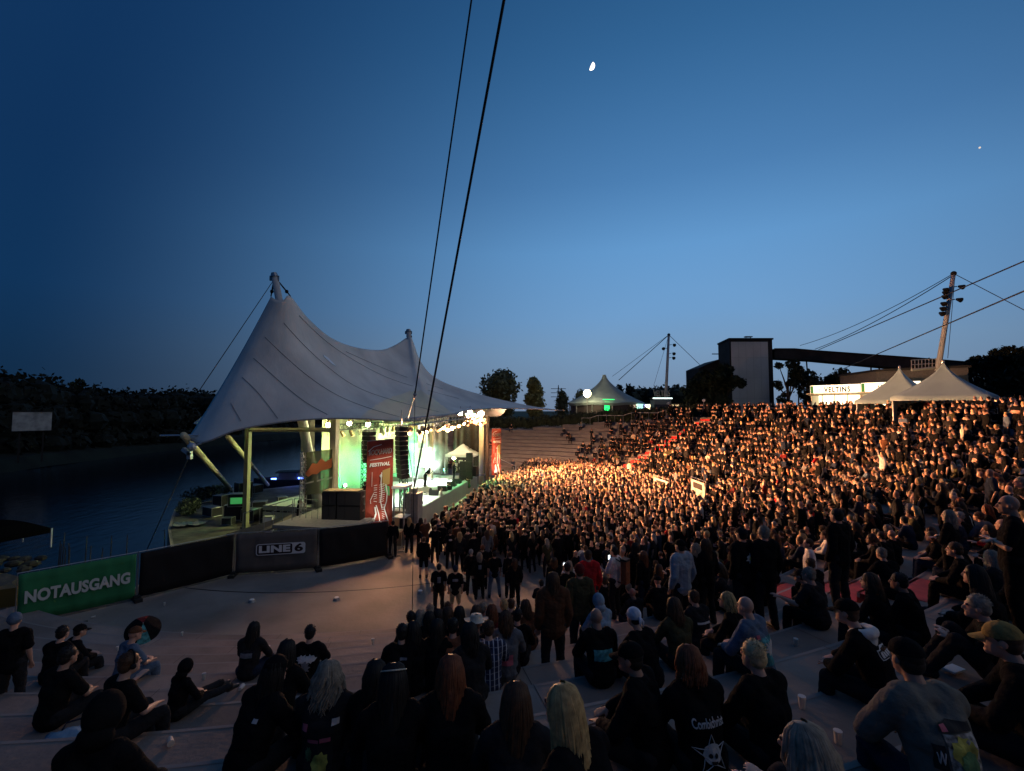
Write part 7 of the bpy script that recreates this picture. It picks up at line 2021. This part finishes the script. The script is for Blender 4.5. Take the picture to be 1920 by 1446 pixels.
# bright phone screens
m_screen = mat('phone_screen', (.8, .9, 1), .3, emit=(.8, .92, 1), estr=2.5)
for (x, y, lab) in ((1142, 1045, 'lit phone held up by the drinks vendor'), (1058, 1060, 'lit phone of the short person in white'), (1590, 1385, 'phone lying dark')):
    if 'dark' in lab: continue
    p = hit(x, y, 1.45); b = empty('phone', V(p.x, p.y, p.z), R(20), lab, 'phone'); MB().box((0, 0, 0), (.075, .01, .15)).build('case', m_dark, b); MB().box((0, -.006, 0), (.067, .004, .135)).build('screen', m_screen, b)
# white card on the step by the vest man
o = MB().box((0, 0, .02), (.2, .12, .02), R(20)).build('paper_card', m_white); o.location = hit(1788, 1258, .02); tag(o, 'white paper card on the step between the denim vest and the ochre cap', 'card')
# ================================================================== CROWD
r6 = random.Random(77)
spots = []   # (x, y, z, stand?, yaw)
def free(x, y, d=.5):
    return all((x - a) ** 2 + (y - b) ** 2 > d * d for a, b in HERO_POS)
# floor
sgrid = .56
ix = 0
for i in range(-25, 60):
    for j in range(0, 85):
        x = -14 + i * sgrid + (j % 2) * sgrid / 2 + r6.uniform(-.16, .16); y = 14 + j * sgrid * .92 + r6.uniform(-.16, .16)
        rel = V(x, y, 0) - S0; s_ = rel.dot(AX); t_ = rel.dot(NX); r = math.hypot(x - BC.x, y - BC.y)
        if r > R0 - .35 or t_ < 2.5: continue
        if s_ > 9 and t_ < 3.5: continue
        pj = project((x, y, 1.7))
        if pj is None: continue
        yf = y + .28 * x
        dens = min(1, max(0, (yf - 19.8) / 4.2))
        if x > 1.5: dens = max(dens, min(1, (x - 1.5) / 3) * min(1, max(0.2, (y - 15.0) / 3)))
        if y < 23 and x < -2.5: dens *= .25
        if dens < .05 and y > 17.5 and x > -3: dens = .05
        if x < 2.5 and y < 19.5: dens = 0
        if r6.random() > dens * .97: continue
        if not free(x, y, .55): continue
        spots.append((x, y, 0, True, yaw_to(V(x, y, 0), STAGE_EYE) + R(r6.gauss(0, 14)), 0))
# tiers
for k in range(1, 17):
    rin = R0 + (k - 1) * TREAD
    for row, roff in ((0, .24), (1, .8)):
        rr = rin + roff; step = .5 / rr; th = R(-112)
        while th < R(98):
            th += step * r6.uniform(.85, 1.25)
            d = math.degrees(th)
            if k > nmax(d): continue
            if abs(d - 32.8) < math.degrees(1.15 / rr) or (abs(d + 58) < math.degrees(.9 / rr) and r6.random() < .7): continue
            x = BC.x + rr * math.cos(th); y = BC.y + rr * math.sin(th)
            D = y
            # occupancy
            if d < -66: o = .0
            elif d < -46: o = .7 if row == 0 else .25
            elif d < -30: o = .94 if row == 0 else .55
            elif d < 28: o = .97 if row == 0 else .66
            elif d < 36: o = .9 if row == 0 else .55
            elif d < 44: o = (.8 if k < 9 else .5) if row == 0 else .2
            elif d < 52: o = (.55 if k in (2, 3, 5, 6, 8) else .12) if row == 0 else .03
            elif d < 60: o = (.2 if k in (2, 5, 8) else .04) if row == 0 else .01
            else: o = .012 if k > 1 else .1
            if k > 14 and d < 36 and d > -40: o = .95 if row == 0 else .7
            if D < 14 and x < 1.2: o = 0
            elif D < 12.5 and x < 7.5: o = min(1, o * 1.2)
            if D < 3.6: o = 0
            if D < 14:
                pj = project((x, y, k * RISE + .85))
                if pj is None or pj[1] > 1500 or any(abs(pj[0] - hx_) < 230 / max(D, 3) and abs(pj[1] - hy_) < 330 / max(D, 3) for hx_, hy_ in HERO_PX): continue
            if k == 16: o *= .9
            # patchiness
            o *= .82 + .18 * math.sin(th * 37 + k * 1.3)
            if r6.random() > o: continue
            if not free(x, y, .62): continue
            standing = (row == 1 and r6.random() < .3) or r6.random() < (.06 if k < 14 else .6)
            if d < -30 and row == 0: standing = r6.random() < .06
            spots.append((x, y, k * RISE, standing, yaw_to(V(x, y, 0), STAGE_EYE) + R(r6.gauss(0, 16)), k))
# small knots of people on the rim behind the terraces
for i in range(210):
    d = r6.uniform(-28, 36); rr = r6.uniform(40.3, 43.2); x = BC.x + rr * math.cos(R(d)); y = BC.y + rr * math.sin(R(d))
    spots.append((x, y, 16 * RISE, True, yaw_to(V(x, y, 0), STAGE_EYE) + R(r6.gauss(0, 60)), 17))
vis = []
for q in spots:
    pj = project((q[0], q[1], q[2] + 1.0))
    if pj is None or pj[2] < 5: continue
    if -60 < pj[0] < 1980 and pj[1] < 1500: vis.append((pj[2], q, pj))
vis.sort(key=lambda e: e[0])
N_IND = max(0, 300 - N_HERO)
ind, rest = vis[:N_IND], vis[N_IND:]
print('crowd', len(spots), 'visible', len(vis), 'heroes', N_HERO)

poses_st = ['stand', 'stand_cross', 'stand_drink', 'stand_wide', 'stand_phone', 'stand_clap']
wts_st = [8, 4, 3, 3, 1, 1]
poses_si = ['sit', 'sit_upright', 'sit_hunch', 'sit_phone', 'sit_side']
wts_si = [6, 4, 3, 2, 2]
hairs = ['short', 'mid', 'long', 'bob', 'bald', 'pony']; hw = [9, 3, 6, 1, 3, 1]
hcols = ['black', 'brown', 'redbrown', 'blond', 'ash', 'grey', 'straw']; hcw = [4, 8, 1, 1.8, 2, 1, .5]
tops = ['black', 'charcoal', 'navy', 'olive', 'grey', 'brown', 'white', 'red', 'denim', 'cream', 'darkred']; tw = [44, 10, 4, 1.5, 1.5, 1, .8, .35, .8, .5, .7]
hn = {'short': 'short', 'mid': 'medium', 'long': 'long', 'bob': 'chin-length', 'bald': 'no', 'pony': 'tied'}
cn = {'black': 'black', 'brown': 'brown', 'redbrown': 'red-brown', 'blond': 'blond', 'ash': 'ash', 'grey': 'grey', 'straw': 'straw-blond'}
tn = {'denim': 'denim blue', 'darkred': 'dark red', 'cream': 'cream'}
def where(pj, k, st):
    x = pj[0]
    if k == 0:
        z = 'on the floor near the barrier' if x < 900 else ('on the floor in the middle' if x < 1100 else 'on the floor at the right')
    else:
        z = 'on the lower terraces' if k < 5 else ('on the middle terraces' if k < 10 else 'on the upper terraces')
        z += ' far right' if x > 1600 else (' right' if x > 1300 else ' centre')
    return z
for i, (dep, q, pj) in enumerate(ind):
    x, y, z, stn, yaw, k = q
    pose = r6.choices(poses_st, wts_st)[0] if stn else r6.choices(poses_si, wts_si)[0]
    hs = r6.choices(hairs, hw)[0]; hc = r6.choices(hcols, hcw)[0]; tp = r6.choices(tops, tw)[0]; lg = r6.random() < .6
    near = dep < 13
    lab = '%s person %s in %s %s' % ('standing' if stn else 'seated', 'with a bald head' if hs == 'bald' else 'with %s %s hair' % (hn[hs], cn[hc]), tn.get(tp, tp), where(pj, k, stn))
    g_ = ('people standing' if stn else 'people sitting') + (' on the arena floor' if k == 0 else ' on the terraces')
    gear = None; gc = None
    if r6.random() < .1: gear, gc = r6.choice([('cap', 'black'), ('beanie', 'charcoal'), ('cap', 'grey')]); lab = lab.replace(' in ', ' and cap in ' if gear == 'cap' else ' and beanie in ', 1)
    person(V(x, y, z), pose, yaw, lab, hair=hs, hcol=hc, top=tp, long=lg, legs=r6.choice(['charcoal', 'black', 'black', 'navy', 'black']), skin=r6.choice(['fair', 'fair', 'tan']), scale=r6.uniform(.93, 1.06), lod=0 if near else 1, group=g_, seed=i, gear=gear, gcol=gc, turn=r6.uniform(-25, 25), bulk=r6.choice([.9, 1.4]))

# ---- everybody further away: one mesh
roles = []
def low_variant(pose, hair, longs):
    J = joints(pose); parts = []
    for role, mb in ((0, skin_mb(J, 2)), (1, top_mb(J, 2, longs)), (2, leg_mb(J, 2))):
        me = mk_mesh(mb, 'low', .06, 1, .33 if role else .45); parts.append((role, me))
    if hair != 'bald':
        hb = MB(); H = J['head']
        hb.ball(H + V(0, -.022, .045), 1, 8, 6, 0, (.092, .102, .096)); 
        if hair == 'long': limb(hb, [H + V(0, -.05, .0), H + V(0, -.08, -.2), H + V(0, -.09, -.34)], [.1, .1, .06], 7)
        parts.append((3, hb.mesh('low', [m_dark])))
    vs = []; tris = []; rl = []; off = 0
    for role, me in parts:
        me.calc_loop_triangles(); n = len(me.vertices)
        co = np.empty(n * 3); me.vertices.foreach_get('co', co); t = np.empty(len(me.loop_triangles) * 3, int); me.loop_triangles.foreach_get('vertices', t)
        vs.append(co.reshape(-1, 3)); tris.append(t.reshape(-1, 3) + off); rl.append(np.full(len(t) // 3, role)); off += n
    return np.vstack(vs), np.vstack(tris), np.concatenate(rl)
lowv = {True: [], False: []}
for pose, hr, lg in (('stand', 'short', True), ('stand', 'long', False), ('stand_cross', 'bald', False), ('stand_drink', 'short', False), ('stand_clap', 'short', True), ('stand_raise', 'long', True)):
    lowv[True].append(low_variant(pose, hr, lg))
for pose, hr, lg in (('sit', 'short', True), ('sit_hunch', 'long', True), ('sit_upright', 'short', False), ('sit_side', 'bald', False), ('sit_phone', 'long', False)):
    lowv[False].append(low_variant(pose, hr, lg))
slots = [S_['fair'], S_['tan']] + [C_[t] for t in tops] + [H_[h] for h in hcols]
AV, AT, AM = [], [], []; off = 0
for dep, q, pj in rest:
    x, y, z, stn, yaw, k = q
    vi = r6.choices(range(len(lowv[stn])), [5, 4, 3, 3, 1.5, .6] if stn else [5, 3, 4, 2, 3])[0]
    v, t, rl = lowv[stn][vi]
    sc = r6.uniform(.92, 1.07); c, s_ = math.cos(yaw), math.sin(yaw)
    Rm = np.array([[c, s_, 0], [-s_, c, 0], [0, 0, 1]]) * sc
    AV.append(v @ Rm + np.array([x, y, z])); AT.append(t + off); off += len(v)
    tp = r6.choices(range(len(tops)), tw)[0]; hc = r6.choices(range(len(hcols)), hcw)[0]
    mp = np.array([0 if r6.random() < .7 else 1, 2 + tp, 2 + r6.choice([0, 0, 0, 1, 2]), 2 + len(tops) + hc])
    AM.append(mp[rl])
V_ = np.vstack(AV).astype(np.float32); T_ = np.vstack(AT).astype(np.int32); M_ = np.concatenate(AM).astype(np.int32)
me = bpy.data.meshes.new('concert_crowd')
me.vertices.add(len(V_)); me.vertices.foreach_set('co', V_.ravel())
me.loops.add(len(T_) * 3); me.loops.foreach_set('vertex_index', T_.ravel())
me.polygons.add(len(T_)); me.polygons.foreach_set('loop_start', np.arange(0, len(T_) * 3, 3, dtype=np.int32))
for m in slots: me.materials.append(m)
me.polygons.foreach_set('material_index', M_)
me.polygons.foreach_set('use_smooth', np.ones(len(T_), bool))
me.update(calc_edges=True)
o = bpy.data.objects.new('concert_crowd', me); COL.objects.link(o)
tag(o, 'dense festival crowd filling the arena floor and the right-hand terraces', 'crowd', kind='stuff')
print('crowd tris', len(T_), 'people', len(rest))
